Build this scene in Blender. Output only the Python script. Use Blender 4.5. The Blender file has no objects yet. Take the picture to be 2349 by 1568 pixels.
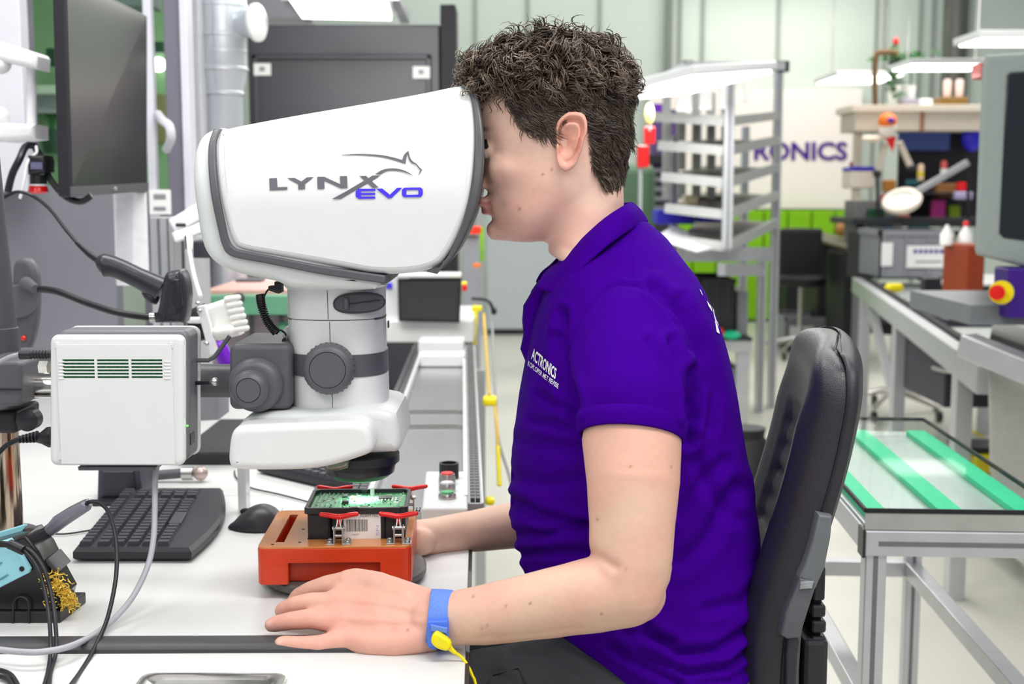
import bpy, bmesh, math, random
import numpy as np
from mathutils import Vector, Matrix, noise
from mathutils.bvhtree import BVHTree
from mathutils.geometry import tessellate_polygon
R = math.radians
random.seed(7); rng = np.random.default_rng(11)
S = bpy.context.scene
COL = S.collection
# ---------------------------------------------------------------- camera
F = 2900.0                      # focal length in pixels of the 2349 px wide frame
TILT = math.atan(344 / F)
CAMZ = 1.22
cd = bpy.data.cameras.new('camera'); cam = bpy.data.objects.new('camera', cd); COL.objects.link(cam)
cd.sensor_width = 36; cd.lens = F / 2349 * 36; cd.clip_start = 0.05; cd.clip_end = 60
cam.location = (0, 0, CAMZ); cam.rotation_euler = (R(90) - TILT, 0, 0)
cd.dof.use_dof = True; cd.dof.focus_distance = 1.40; cd.dof.aperture_fstop = 6.6
S.camera = cam
# ---------------------------------------------------------------- light
S.view_settings.view_transform = 'Standard'; S.view_settings.look = 'None'
S.view_settings.gamma = 1; S.view_settings.use_curve_mapping = False
S.view_settings.exposure = -0.52
w = bpy.data.worlds.new('world'); S.world = w; w.use_nodes = True
w.node_tree.nodes['Background'].inputs[0].default_value = (0.93, 0.97, 1.0, 1)
w.node_tree.nodes['Background'].inputs[1].default_value = 0.50
def area(name, loc, size, power, col=(1, .98, .95), rot=(0, 0, 0)):
    l = bpy.data.lights.new(name, 'AREA'); l.shape = 'RECTANGLE'; l.size, l.size_y = size
    l.energy = power; l.color = col
    o = bpy.data.objects.new(name, l); o.location = loc; o.rotation_euler = rot; COL.objects.link(o); return o
area('bench_panel_light', (-0.45, 2.0, 2.45), (1.3, 0.5), 38)
area('hall_light', (1.0, 0.5, 3.0), (2.4, 0.6), 84)
area('hall_light', (-1.6, 0.0, 3.0), (0.5, 2.4), 40)
area('hall_light', (0.3, -1.3, 2.5), (2.6, 1.2), 34, rot=(R(58), 0, R(-3)))  # unseen frontal fill behind the camera, added to brighten face and neck
area('hall_light', (1.4, 4.2, 3.2), (2.4, 0.6), 75)
area('hall_light', (-0.4, 7.2, 3.2), (3.0, 0.6), 100)
area('hall_light', (3.2, 8.6, 3.2), (2.6, 0.8), 130, (1, .96, .91))
S.cycles.use_denoising = True
# ---------------------------------------------------------------- geometry helpers
cT, sT = math.cos(TILT), math.sin(TILT)
def ray(px, py):
    u = (px - 1174.5) / F; v = (784 - py) / F
    return u, cT + v * sT, -sT + v * cT
def P(px, py, y):
    """the point of the room that lies y metres away, measured off the photograph"""
    a, b, c = ray(px, py); s = y / b
    return Vector((a * s, y, CAMZ + c * s))
def G(px, py, z):
    a, b, c = ray(px, py); s = (z - CAMZ) / c
    return Vector((a * s, b * s, z))
def rpx(r, y): return r * y / F
def C(r, g=None, b=None):
    if g is None: g = b = r
    return tuple(((c / 255 + .055) / 1.055) ** 2.4 if c > 10 else c / 255 / 12.92 for c in (r, g, b))
MATS = {}
def mat(name, col, rough=.5, metal=0, spec=.5, var=.06, scale=40, bump=0, bscale=300, emit=None, estr=0,
        trans=0, ior=1.45, alpha=1, coat=0, sheen=0, sss=0, vcol=None, aniso=0):
    if name in MATS: return MATS[name]
    m = bpy.data.materials.new(name); m.use_nodes = True; nt = m.node_tree; N = nt.nodes; L = nt.links
    b = N['Principled BSDF']; MATS[name] = m
    b.inputs['Base Color'].default_value = (*col, 1)
    b.inputs['Roughness'].default_value = rough; b.inputs['Metallic'].default_value = metal
    b.inputs['Specular IOR Level'].default_value = spec
    b.inputs['Transmission Weight'].default_value = trans; b.inputs['IOR'].default_value = ior
    b.inputs['Alpha'].default_value = alpha; b.inputs['Coat Weight'].default_value = coat
    b.inputs['Sheen Weight'].default_value = sheen
    if sss:
        b.inputs['Subsurface Weight'].default_value = sss
        b.inputs['Subsurface Radius'].default_value = (1, .35, .2); b.inputs['Subsurface Scale'].default_value = .006
    if emit:
        b.inputs['Emission Color'].default_value = (*emit, 1); b.inputs['Emission Strength'].default_value = estr
    tc = N.new('ShaderNodeTexCoord')
    if var or vcol:
        nz = N.new('ShaderNodeTexNoise'); nz.inputs['Scale'].default_value = scale; nz.inputs['Detail'].default_value = 4
        L.new(tc.outputs['Object'], nz.inputs['Vector'])
        mp = N.new('ShaderNodeMapRange'); mp.inputs['To Min'].default_value = 1 - var; mp.inputs['To Max'].default_value = 1 + var
        mp.inputs['From Min'].default_value = .25; mp.inputs['From Max'].default_value = .75
        L.new(nz.outputs['Fac'], mp.inputs['Value'])
        mx = N.new('ShaderNodeVectorMath'); mx.operation = 'SCALE'
        if vcol:
            at = N.new('ShaderNodeAttribute'); at.attribute_name = vcol; L.new(at.outputs['Color'], mx.inputs[0])
        else: mx.inputs[0].default_value = col
        L.new(mp.outputs[0], mx.inputs['Scale']); L.new(mx.outputs[0], b.inputs['Base Color'])
    if bump:
        n2 = N.new('ShaderNodeTexNoise'); n2.inputs['Scale'].default_value = bscale; n2.inputs['Detail'].default_value = 3
        L.new(tc.outputs['Object'], n2.inputs['Vector'])
        bp = N.new('ShaderNodeBump'); bp.inputs['Strength'].default_value = bump; bp.inputs['Distance'].default_value = .001
        L.new(n2.outputs['Fac'], bp.inputs['Height']); L.new(bp.outputs[0], b.inputs['Normal'])
    return m

class MB:
    """collects shapes, then links them as one mesh object"""
    def __init__(s): s.v = []; s.f = []; s.flat = set()
    def add(s, vs, fs):
        o = len(s.v); s.v += [tuple(p) for p in vs]; s.f += [tuple(i + o for i in f) for f in fs]; return s
    def box(s, a, b, M=None):
        x0, y0, z0 = (min(a[i], b[i]) for i in range(3)); x1, y1, z1 = (max(a[i], b[i]) for i in range(3))
        vs = [Vector(p) for p in ((x0,y0,z0),(x1,y0,z0),(x1,y1,z0),(x0,y1,z0),(x0,y0,z1),(x1,y0,z1),(x1,y1,z1),(x0,y1,z1))]
        if M: vs = [M @ p for p in vs]
        return s.add(vs, [(0,3,2,1),(4,5,6,7),(0,1,5,4),(1,2,6,5),(2,3,7,6),(3,0,4,7)])
    def bar(s, a, b, w, h=None, up=(0, 0, 1)):
        """rectangular bar from a to b"""
        a, b = Vector(a), Vector(b); h = h or w; d = (b - a).normalized(); up = Vector(up)
        if abs(d.dot(up)) > .95: up = Vector((0, 1, 0))
        sx = d.cross(up).normalized() * w / 2; sy = sx.cross(d).normalized() * h / 2
        vs = [a - sx - sy, a + sx - sy, a + sx + sy, a - sx + sy, b - sx - sy, b + sx - sy, b + sx + sy, b - sx + sy]
        return s.add(vs, [(0,1,2,3),(7,6,5,4),(0,4,5,1),(1,5,6,2),(2,6,7,3),(3,7,4,0)])
    def rings(s, rs, cap=True, closed=True):
        n = len(rs[0]); vs = [p for r in rs for p in r]; fs = []
        for i in range(len(rs) - 1):
            for j in range(n if closed else n - 1):
                k = (j + 1) % n; fs.append((i*n+j, i*n+k, (i+1)*n+k, (i+1)*n+j))
        if cap: fs += [tuple(range(n - 1, -1, -1)), tuple((len(rs)-1)*n + j for j in range(n))]
        return s.add(vs, fs)
    def tube(s, pts, r, n=10, smooth=True, sub=6, cap=True):
        pts = [Vector(p) for p in pts]
        rr = list(r) if hasattr(r, '__len__') else [r] * len(pts)
        if smooth and len(pts) > 2: pts, rr = spline(pts, sub, rr)
        nrm = None; rs = []
        for i, p in enumerate(pts):
            t = (pts[min(i+1, len(pts)-1)] - pts[max(i-1, 0)]).normalized()
            if nrm is None: nrm = t.orthogonal().normalized()
            else:
                nrm = nrm - t * nrm.dot(t); nrm = nrm.normalized() if nrm.length > 1e-6 else t.orthogonal().normalized()
            bn = t.cross(nrm)
            rs.append([p + (nrm * math.cos(a) + bn * math.sin(a)) * rr[i] for a in (2*math.pi*k/n for k in range(n))])
        return s.rings(rs, cap)
    def cyl(s, a, b, r, r2=None, n=24): return s.tube([a, b], [r, r2 if r2 is not None else r], n, smooth=False)
    def lathe(s, c, prof, axis=(0, 0, 1), n=32):
        c = Vector(c); ax = Vector(axis).normalized(); u = ax.orthogonal().normalized(); w_ = ax.cross(u)
        rs = [[c + ax * h + (u * math.cos(a) + w_ * math.sin(a)) * max(r, 1e-5) for a in (2*math.pi*k/n for k in range(n))] for r, h in prof]
        return s.rings(rs)
    def ball(s, c, r, n=16, m=10):
        c = Vector(c); r = r if hasattr(r, '__len__') else (r, r, r); rs = []
        for i in range(m + 1):
            t = math.pi * (i / m) ; q = max(math.sin(t), .002)
            rs.append([c + Vector((r[0]*q*math.cos(a), r[1]*q*math.sin(a), -r[2]*math.cos(t))) for a in (2*math.pi*k/n for k in range(n))])
        return s.rings(rs)
    def capsule(s, a, b, r, r2=None, n=20):
        a, b = Vector(a), Vector(b); r2 = r2 or r; s.cyl(a, b, r, r2, n); s.ball(a, r, n); return s.ball(b, r2, n)
    def chain(s, pr, n=20):
        for (a, r1), (b, r2) in zip(pr[:-1], pr[1:]): s.capsule(a, b, r1, r2, n)
        return s
    def prism(s, poly, y0, y1):
        """polygon in x,z pushed through y0..y1"""
        n = len(poly)
        return s.rings([[(x, y0, z) for x, z in poly], [(x, y1, z) for x, z in poly]])
    def prismz(s, poly, z0, z1): return s.rings([[(x, y, z0) for x, y in poly], [(x, y, z1) for x, y in poly]])
    def slab(s, poly, y0, y1, r=.01, n=4, skew=0):
        """like prism with rounded rims of radius r"""
        pl = [Vector(p) for p in poly]
        if sum(a.x*b.y - b.x*a.y for a, b in zip(pl, pl[1:] + pl[:1])) < 0: pl.reverse()
        k = len(pl); nm = []
        for i in range(k):
            e1 = (pl[i] - pl[i-1]); e2 = (pl[(i+1) % k] - pl[i]); 
            n1 = Vector((-e1.y, e1.x)).normalized(); n2 = Vector((-e2.y, e2.x)).normalized(); q = (n1 + n2)
            q = q.normalized() if q.length > 1e-6 else n1
            nm.append(q / max(.5, q.dot(n1)))
        rs = []
        for i in range(n + 1):
            a = math.pi/2 * i / n; d = r * (1 - math.sin(a)); rs.append([(p.x + q.x*d, y0 + r*(1-math.cos(a)), p.y + q.y*d) for p, q in zip(pl, nm)])
        for i in range(n, -1, -1):
            a = math.pi/2 * i / n; d = r * (1 - math.sin(a)); rs.append([(p.x + q.x*d, y1 - r*(1-math.cos(a)), p.y + q.y*d) for p, q in zip(pl, nm)])
        if skew: rs = [[(x + (y - y0)*skew, y, z) for x, y, z in q] for q in rs]
        tris = tessellate_polygon([[Vector((p[0], p[2], 0)) for p in rs[0]]]); s.rings(rs, cap=False)
        last = len(rs) - 1
        for j in (0, last):
            o = len(s.v); s.v += [tuple(p) for p in rs[j]]
            for t in tris:
                s.flat.add(len(s.f)); a, b, c = (rs[j][i] for i in t); up = (b[0]-a[0])*(c[2]-a[2]) - (b[2]-a[2])*(c[0]-a[0])
                t = tuple(t) if (up < 0) == (j == last) else tuple(t)[::-1]
                s.f.append(tuple(i + o for i in t))
        s.closed = False
        return s
    def mesh(s, name):
        me = bpy.data.meshes.new(name); me.from_pydata(s.v, [], s.f)
        if s.flat: return me
        bm = bmesh.new(); bm.from_mesh(me); bmesh.ops.recalc_face_normals(bm, faces=bm.faces); bm.to_mesh(me); bm.free(); return me
    def build(s, name, m, parent=None, smooth=False, bevel=0, seg=2, label=None):
        o = bpy.data.objects.new(name, s.mesh(name)); COL.objects.link(o); o.data.materials.append(m)
        if smooth:
            for p in o.data.polygons: p.use_smooth = len(p.vertices) < 9 and p.index not in s.flat
            if smooth != 'all': 
                try: o.data.set_sharp_from_angle(angle=R(38))
                except Exception: pass
        if bevel:
            b = o.modifiers.new('bevel', 'BEVEL'); b.width = bevel; b.segments = seg; b.limit_method = 'ANGLE'
        if parent is not None:
            o.parent = parent; o.matrix_parent_inverse = parent.matrix_basis.inverted()
        if label: o['label'] = label
        return o
def spline(pts, sub=6, rr=None):
    """Catmull-Rom through pts"""
    P0 = [pts[0]] + list(pts) + [pts[-1]]; out = []; ro = []
    r0 = [rr[0]] + list(rr) + [rr[-1]] if rr else None
    for i in range(1, len(P0) - 2):
        a, b, c, d = P0[i-1:i+3]
        for k in range(sub):
            t = k / sub
            out.append(.5 * ((2*b) + (c-a)*t + (2*a-5*b+4*c-d)*t*t + (3*b-a-3*c+d)*t**3))
            if r0: ro.append(r0[i] * (1-t) + r0[i+1] * t)
    out.append(pts[-1]); 
    if r0: ro.append(rr[-1]); return out, ro
    return out
def sp2(pp, sub=5, closed=False):
    v = [Vector(p) for p in pp]
    if closed:
        n = len(v); out = []
        for i in range(n):
            a, b, c, d = v[i-1], v[i], v[(i+1) % n], v[(i+2) % n]
            for k in range(sub):
                t = k / sub; out.append(.5 * ((2*b) + (c-a)*t + (2*a-5*b+4*c-d)*t*t + (3*b-a-3*c+d)*t**3))
        return out
    return spline(v, sub)
def soft(pp, it=2):
    """closed outline with its corners cut round"""
    v = [Vector(p) for p in pp]
    for _ in range(it):
        o = []
        for i in range(len(v)):
            a, b = v[i], v[(i+1) % len(v)]; o += [a.lerp(b, .25), a.lerp(b, .75)]
        v = o
    return v
def xz(pp, y):
    """pixel outline -> x,z outline in the plane y"""
    r = []
    for p in pp: q = P(p[0], p[1], y); r.append((q.x, q.z))
    return r
def thing(name, label, cat, loc=(0, 0, 0), group=None, kind=None):
    o = bpy.data.objects.new(name, None); COL.objects.link(o); o.empty_display_size = .05; o.location = loc
    o['label'] = label; o['category'] = cat
    if group: o['group'] = group
    if kind: o['kind'] = kind
    return o
def tag(o, label, cat, group=None, kind=None):
    o['label'] = label; o['category'] = cat
    if group: o['group'] = group
    if kind: o['kind'] = kind
    return o
def struct(o, label=None):
    o['kind'] = 'structure'
    if label: o['label'] = label
    return o
def copy_thing(o, loc=None, label=None):
    c = o.copy(); COL.objects.link(c)
    for ch in o.children:
        d = ch.copy(); COL.objects.link(d); d.parent = c
        for g in ch.children:
            e = g.copy(); COL.objects.link(e); e.parent = d
    if loc is not None: c.location = loc
    if label: c['label'] = label
    return c
def bpx(mb, x0, y0, x1, y1, y, dy, r=0):
    """a box whose near face measures x0,y0..x1,y1 pixels at distance y"""
    ym_ = (y0 + y1)/2; a = P(x0, y1, y); b = P(x1, y0, y); return mb.box((P(x0, ym_, y).x, y, a.z), (P(x1, ym_, y).x, y + dy, b.z))
def rrect(x0, x1, y0, y1, r, n=5):
    out = []
    for cx, cy, a0 in ((x1-r, y1-r, 0), (x0+r, y1-r, 90), (x0+r, y0+r, 180), (x1-r, y0+r, 270)):
        for k in range(n + 1):
            a = R(a0 + 90 * k / n); out.append((cx + r*math.cos(a), cy + r*math.sin(a)))
    return out
def fuse(mb, voxel, smooth=4, fac=.5):
    """one continuous skin around everything in mb"""
    me = mb.mesh('tmp'); o = bpy.data.objects.new('tmp', me); COL.objects.link(o)
    m = o.modifiers.new('r', 'REMESH'); m.mode = 'VOXEL'; m.voxel_size = voxel; m.use_smooth_shade = True
    if smooth: s = o.modifiers.new('s', 'SMOOTH'); s.iterations = smooth; s.factor = fac
    dg = bpy.context.evaluated_depsgraph_get(); dg.update()
    out = bpy.data.meshes.new_from_object(o.evaluated_get(dg)); bpy.data.objects.remove(o); bpy.data.meshes.remove(me)
    return out
def getco(me):
    a = np.empty(len(me.vertices) * 3); me.vertices.foreach_get('co', a); return a.reshape(-1, 3)
def getno(me):
    a = np.empty(len(me.vertices) * 3); me.vertices.foreach_get('normal', a); return a.reshape(-1, 3)
def setco(me, a): me.vertices.foreach_set('co', a.ravel()); me.update()
def link(name, me, m, parent=None, label=None):
    o = bpy.data.objects.new(name, me); COL.objects.link(o)
    me.materials.clear(); me.materials.append(m); me.polygons.foreach_set('use_smooth', [True] * len(me.polygons))
    if parent is not None: o.parent = parent; o.matrix_parent_inverse = parent.matrix_basis.inverted()
    if label: o['label'] = label
    return o
_txt = {}
def text2d(s, bold=0.0):
    """flat letters: verts (x,y) with cap height 1, faces"""
    if (s, bold) in _txt: return _txt[(s, bold)]
    cu = bpy.data.curves.new('t', 'FONT'); cu.body = s; cu.size = 1; cu.offset = bold; cu.resolution_u = 3
    o = bpy.data.objects.new('t', cu); COL.objects.link(o)
    dg = bpy.context.evaluated_depsgraph_get(); dg.update(); me = bpy.data.meshes.new_from_object(o.evaluated_get(dg))
    v = [(p.co.x, p.co.y) for p in me.vertices]; f = [tuple(p.vertices) for p in me.polygons]
    bpy.data.objects.remove(o); bpy.data.meshes.remove(me)
    x0 = min(p[0] for p in v); x1 = max(p[0] for p in v); y0 = min(p[1] for p in v); y1 = max(p[1] for p in v)
    v = [((a - x0) / (x1 - x0), (b - y0) / (y1 - y0)) for a, b in v]
    _txt[(s, bold)] = (v, f); return v, f
def letters(name, s, o, u, v, m, parent, bold=0.0, label=None):
    """flat lettering from origin o along vectors u (whole width) and v (height)"""
    vv, ff = text2d(s, bold); o, u, v = Vector(o), Vector(u), Vector(v)
    me = bpy.data.meshes.new(name); me.from_pydata([o + u*a + v*b for a, b in vv], [], ff)
    ob = bpy.data.objects.new(name, me); COL.objects.link(ob); me.materials.append(m)
    if parent is not None: ob.parent = parent; ob.matrix_parent_inverse = parent.matrix_basis.inverted()
    if label: ob['label'] = label
    return ob
def flat(name, polys, m, parent, label=None):
    """several flat polygons (world points) as one print"""
    me = bpy.data.meshes.new(name); v = []; f = []
    for p in polys: f.append(tuple(range(len(v), len(v) + len(p)))); v += [tuple(q) for q in p]
    me.from_pydata(v, [], f); ob = bpy.data.objects.new(name, me); COL.objects.link(ob); me.materials.append(m)
    if parent is not None: ob.parent = parent; ob.matrix_parent_inverse = parent.matrix_basis.inverted()
    if label: ob['label'] = label
    return ob
# ---------------------------------------------------------------- materials
white_paint = mat('white_enamel', C(228, 230, 230), .28, var=.01, coat=.15)
shell_white = mat('shell_white', C(216, 220, 219), .35, var=.012)
charcoal = mat('charcoal_plastic', C(88, 88, 94), .42, var=.05, bump=.15, bscale=900)
black_pl = mat('black_plastic', C(38, 38, 44), .38, var=.08)
black_mt = mat('black_matt', C(26, 26, 30), .6, var=.08)
rubber = mat('black_rubber', C(30, 30, 36), .42, var=.05)
alu = mat('aluminium', C(196, 198, 202), .34, metal=.55, var=.05, scale=20)
alu_d = mat('aluminium_groove', C(120, 122, 126), .5, metal=.4)
steel = mat('polished_steel', C(205, 202, 198), .16, metal=1, var=.03)
zinc = mat('zinc_plate', C(190, 190, 188), .3, metal=.9, var=.08, scale=200)
desk_m = mat('desk_laminate', C(215, 216, 215), .42, var=.02, scale=9)
red_m = mat('red_plastic', C(222, 20, 20), .3, coat=.3)
yellow_m = mat('yellow_plastic', C(240, 222, 10), .4)
grey_m = mat('light_grey_metal', C(160, 163, 170), .45, var=.03)
greyg = mat('machine_grey', C(150, 160, 156), .5, var=.03)
dark_m = mat('dark_cabinet', C(52, 50, 60), .42, var=.04)
green_s = mat('green_strip', C(0, 196, 142), .45)
bin_grey = mat('bin_grey', C(140, 142, 148), .5, var=.03)
paper = mat('paper_white', C(240, 240, 238), .7, var=.01)
ink = mat('ink_dark', C(60, 62, 68), .6, var=0)
ink_p = mat('ink_purple', C(70, 20, 140), .6, var=0)
lamp_m = mat('lamp_diffuser', C(255), .5, var=0, emit=(1, .98, .93), estr=6)
def pane_mat(name, col, gloss=1.0):
    m = bpy.data.materials.new(name); m.use_nodes = True; N = m.node_tree.nodes; L = m.node_tree.links; N.remove(N['Principled BSDF'])
    t = N.new('ShaderNodeBsdfTransparent'); t.inputs[0].default_value = (*col, 1); g = N.new('ShaderNodeBsdfGlossy'); g.inputs['Roughness'].default_value = .03
    fr = N.new('ShaderNodeLayerWeight'); pw_ = N.new('ShaderNodeMath'); pw_.operation = 'POWER'; pw_.inputs[1].default_value = 4; L.new(fr.outputs['Facing'], pw_.inputs[0]); mx = N.new('ShaderNodeMixShader'); ml = N.new('ShaderNodeMath'); ml.operation = 'MULTIPLY'; ml.inputs[1].default_value = gloss*.14
    L.new(pw_.outputs[0], ml.inputs[0]); L.new(ml.outputs[0], mx.inputs[0]); L.new(t.outputs[0], mx.inputs[1]); L.new(g.outputs[0], mx.inputs[2]); L.new(mx.outputs[0], N['Material Output'].inputs[0]); MATS[name] = m; return m
# ================================================================ the room
def floor_mat():
    m = mat('floor_epoxy', C(214, 212, 202), .3, var=.04, scale=1.4, spec=.5); return m
o = MB().box((-4, -2, -.1), (8, 12.4, 0)).build('floor', floor_mat()); struct(o, 'light grey glossy coated hall floor')
wallm = mat('wall_panel_paint', C(204, 216, 206), .6, var=.02, scale=3)
YW = 12.2
wl = MB().box((-4, YW, 0), (8, YW + .15, 4.6)).build('wall_back', wallm); struct(wl, 'pale green grey panelled back wall')
seamm = mat('seam_grey', C(150, 158, 152), .6)
for px in (1560, 1612, 1785, 2010, 2030, 2110, 2140, 2180, 2225, 1375, 1210, 1090, 700):
    q = P(px, 100, YW - .02); MB().box((q.x - .015, YW - .025, 0), (q.x + .015, YW + .005, 4.6)).build('panel_seam', seamm, wl)
q = P(1533, 0, YW); o = MB().box((q.x - .03, YW - .1, .0), (q.x + .03, YW - .02, 4.6)).build('conduit', mat('conduit', C(120, 128, 122), .5)); tag(o, 'thin dark grey conduit running up the back wall behind the man', 'conduit')
wall_l = MB().box((-3.6, 1.0, 0), (-3.5, YW, 4.6)).build('wall_left', wallm); struct(wall_l)

# white feature panel with lettering and a green strip below
wp = thing('wall_panel', 'large white wall panel with purple lettering on the back wall', 'wall panel', P(1650, 480, 12.1))
a = P(1485, 478, 12.1); b = P(1975, 205, 12.1)
MB().box((a.x, 12.05, a.z), (b.x, YW - .03, b.z)).build('board', mat('warm_board', C(252, 244, 236), .6, var=.01), wp)
o0 = P(1730, 368, 12.04); u = P(1944, 368, 12.04) - o0; v = P(1730, 325, 12.04) - o0
letters('lettering', 'RONICS', o0, u, v, ink_p, wp, .03, 'purple capital letters')
o0 = P(1800, 400, 12.04); u = P(1935, 400, 12.04) - o0; v = P(1800, 394, 12.04) - o0
gp = thing('room_divider', 'row of bright lime green low panels under the white wall panel', 'low screen', P(1700, 760, 12.0))
lime = mat('lime_felt', C(128, 190, 10), .8, var=.12, scale=30)
for i in range(9):
    x0 = P(1480 + i*54, 600, 11.9).x; x1 = P(1480 + i*54 + 51, 600, 11.9).x
    MB().box((x0, 11.85, .03), (x1, 11.95, P(1500, 482, 11.9).z)).build('panel', lime, gp, bevel=.01)
# unseen wide light, added to brighten the back wall evenly
l = bpy.data.lights.new('wall_fill', 'AREA'); l.shape = 'RECTANGLE'; l.size = 5.5; l.size_y = .2; l.energy = 60; l.color = (1, .98, .96)
o = bpy.data.objects.new('wall_fill', l); o.location = (1.3, 10.9, 3.7); o.rotation_euler = (R(38), 0, 0); COL.objects.link(o)

l = bpy.data.lights.new('board_fill', 'AREA'); l.shape = 'RECTANGLE'; l.size = 1.6; l.size_y = .15; l.energy = 11; l.color = (1, .93, .86)  # second unseen light, added only to brighten the white board
o = bpy.data.objects.new('board_fill', l); o.location = (2.5, 11.5, 2.9); o.rotation_euler = (R(28), 0, 0); COL.objects.link(o)
# hanging luminaires
def luminaire(px0, px1, py, y, w, label, ang=0, slope=0, thick=.03):
    a = P(px0, py, y); b = P(px1, py - slope, y); mid = (a + b) / 2; b.z = a.z
    t = thing('pendant_lamp', label, 'lamp', (mid.x, y, a.z))
    L = (b - a).length
    M = Matrix.Translation((mid.x, y, a.z)) @ Matrix.Rotation(R(ang), 4, 'Z')
    MB().box((-L/2, -w/2, 0), (L/2, w/2, thick), M).build('housing', white_paint, t, bevel=.004)
    MB().box((-L/2 + .02, -w/2 + .02, -.006), (L/2 - .02, w/2 - .02, .0), M).build('diffuser', lamp_m, t)
    for sx in (-.4, .4):
        p = M @ Vector((L * sx, 0, thick)); MB().cyl(p, p + Vector((0, 0, 1.6)), .004, n=6).build('cable', steel, t)
    return t
luminaire(1893, 2045, 182, 9.6, .7, 'white flat pendant lamp hanging left of the longer one on the right')
luminaire(2062, 2255, 154, 7.6, .42, 'long white flat pendant lamp above the cluttered workbench')
luminaire(2215, 2500, 96, 5.2, .3, 'white pendant lamp cut by the right edge over the grey machine')

# ---- aluminium rack behind the man
rk = thing('parts_rack', 'tall aluminium profile rack with six sloping shelves behind the man', 'rack', P(1700, 930, 7.1) * 1)
rk.location.z = 0
YR = 7.1
def post(px, y, z1, z0=.0, name='post', par=rk, w=.045, m=alu, py=400):
    q = P(px, py, y); mb = MB().box((q.x - w/2, y, z0), (q.x + w/2, y + w, z1)); o = mb.build(name, m, par, bevel=.003)
    g = MB().box((q.x - .005, y - .001, z0), (q.x + .005, y + .003, z1)); g.build('groove', alu_d, o); return o
zt = P(1790, 150, YR).z
post(1783, YR, zt); post(1672, YR - 1.2, P(1672, 150, YR - 1.2).z, P(1672, 570, YR-1.2).z); post(1600, YR + .5, zt - .25, P(1600, 520, YR).z); post(1710, YR+.6, zt-.3, .3)
post(1548, YR - .4, zt - .4, P(1548, 520, YR).z)
post(1755, YR - .15, P(1755, 580, YR).z, 0)
MB().bar(P(1575, 152, YR), P(1800, 152, YR), .045).build('top_rail', alu, rk)
MB().bar(P(1575, 152, YR), P(1485, 205, YR - 2.2), .04).build('top_rail', alu, rk)
for px in (1578, 1798):
    q = P(px, 152, YR - .01); MB().box(q - Vector((.03, .01, .03)), q + Vector((.03, .03, .03))).build('end_cap', black_pl, rk, bevel=.004)
shelf_m = mat('shelf_grey', C(150, 146, 138), .45, var=.06, scale=8)
rail_m = mat('roller_rail', C(188, 190, 188), .4, metal=.3, var=.05)
for i, py in enumerate((258, 322, 392, 462, 532)):
    zf = P(1600, py, 6.3).z
    a = P(1500 + i * 6, py + 4, 6.1); b = P(1640, py + 12, 6.1)
    x0 = P(1500 + i*8, py, 6.2).x; x1 = P(1775, py, 7.1).x
    if i == 4: x0 = P(1545, py, 6.2).x
    mb = MB(); mb.add([(x0, 6.15, zf - .03), (P(1655, py, 6.15).x, 6.0, zf - .06), (x1, 7.05, zf + .03), (P(1640, py, 7).x, 7.35, zf + .05),
                       (x0, 6.15, zf - .045), (P(1655, py, 6.15).x, 6.0, zf - .075), (x1, 7.05, zf + .015), (P(1640, py, 7).x, 7.35, zf + .035)],
                      [(0,1,2,3), (7,6,5,4), (0,4,5,1), (1,5,6,2), (2,6,7,3), (3,7,4,0)])
    s_ = mb.build('shelf', shelf_m, rk)
    MB().bar((x0, 6.14, zf - .03), (P(1655, py, 6.15).x, 5.99, zf - .06), .03, .045).build('shelf_rail', rail_m, s_)
    MB().bar((P(1655, py, 6.15).x, 5.99, zf - .06), (x1, 7.04, zf + .03), .03, .045).build('shelf_rail', rail_m, s_)
    if i < 4:
        for k in range(5):
            q = P(1530 + 34*k, py, 6.6); MB().box((q.x - .02, 6.6, zf + .01), (q.x + .02, 6.64, zf + .12)).build('divider', rail_m, s_)
# lamp on the rack
t = thing('rack_lamp', 'glowing white linear lamp fixed under the top rail of the aluminium rack', 'lamp', P(1570, 220, 5.6))
mb = MB(); a = P(1470, 205, 4.6); b = P(1674, 160, 5.5)
mb.bar(P(1470, 192, 4.6), P(1674, 176, 5.5), .42, .035, up=(0, .42, 1)).build('housing', white_paint, t, bevel=.006)
MB().bar(P(1474, 199, 4.6), P(1670, 184, 5.49), .38, .03, up=(0, .42, 1)).build('diffuser', lamp_m, t)
rl_ = bpy.data.lights.new('rack_lamp_light', 'AREA'); rl_.shape = 'RECTANGLE'; rl_.size = .5; rl_.size_y = .35; rl_.energy = 16; ro_ = bpy.data.objects.new('rack_lamp_light', rl_); ro_.location = P(1590, 196, 5.3) + Vector((0, .15, -.03)); COL.objects.link(ro_)
# white plates added to imitate the lamp's glare and reflections on the rack
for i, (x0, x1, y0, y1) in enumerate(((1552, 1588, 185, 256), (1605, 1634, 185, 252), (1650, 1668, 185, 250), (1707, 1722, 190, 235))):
    mb = MB(); bpx(mb, x0, y0, x1, y1, 5.9, .02); o = mb.build('glare_plate', mat('glare_white', C(252), .4, var=0), bevel=.004)
    tag(o, ('wide', 'second', 'third narrow', 'last slim')[i] + ' white plate imitating lamp glare on the top shelf of the rack', 'glare plate', 'glare plates on the rack')
# lower beams of the rack unit
MB().bar(P(1560, 582, 5.9), P(1760, 583, 6.5), .05, .07).build('cross_beam', alu, rk)
MB().bar(P(1655, 618, 6.0), P(1745, 618, 6.5), .04, .06).build('cross_beam', alu, rk)
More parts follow.
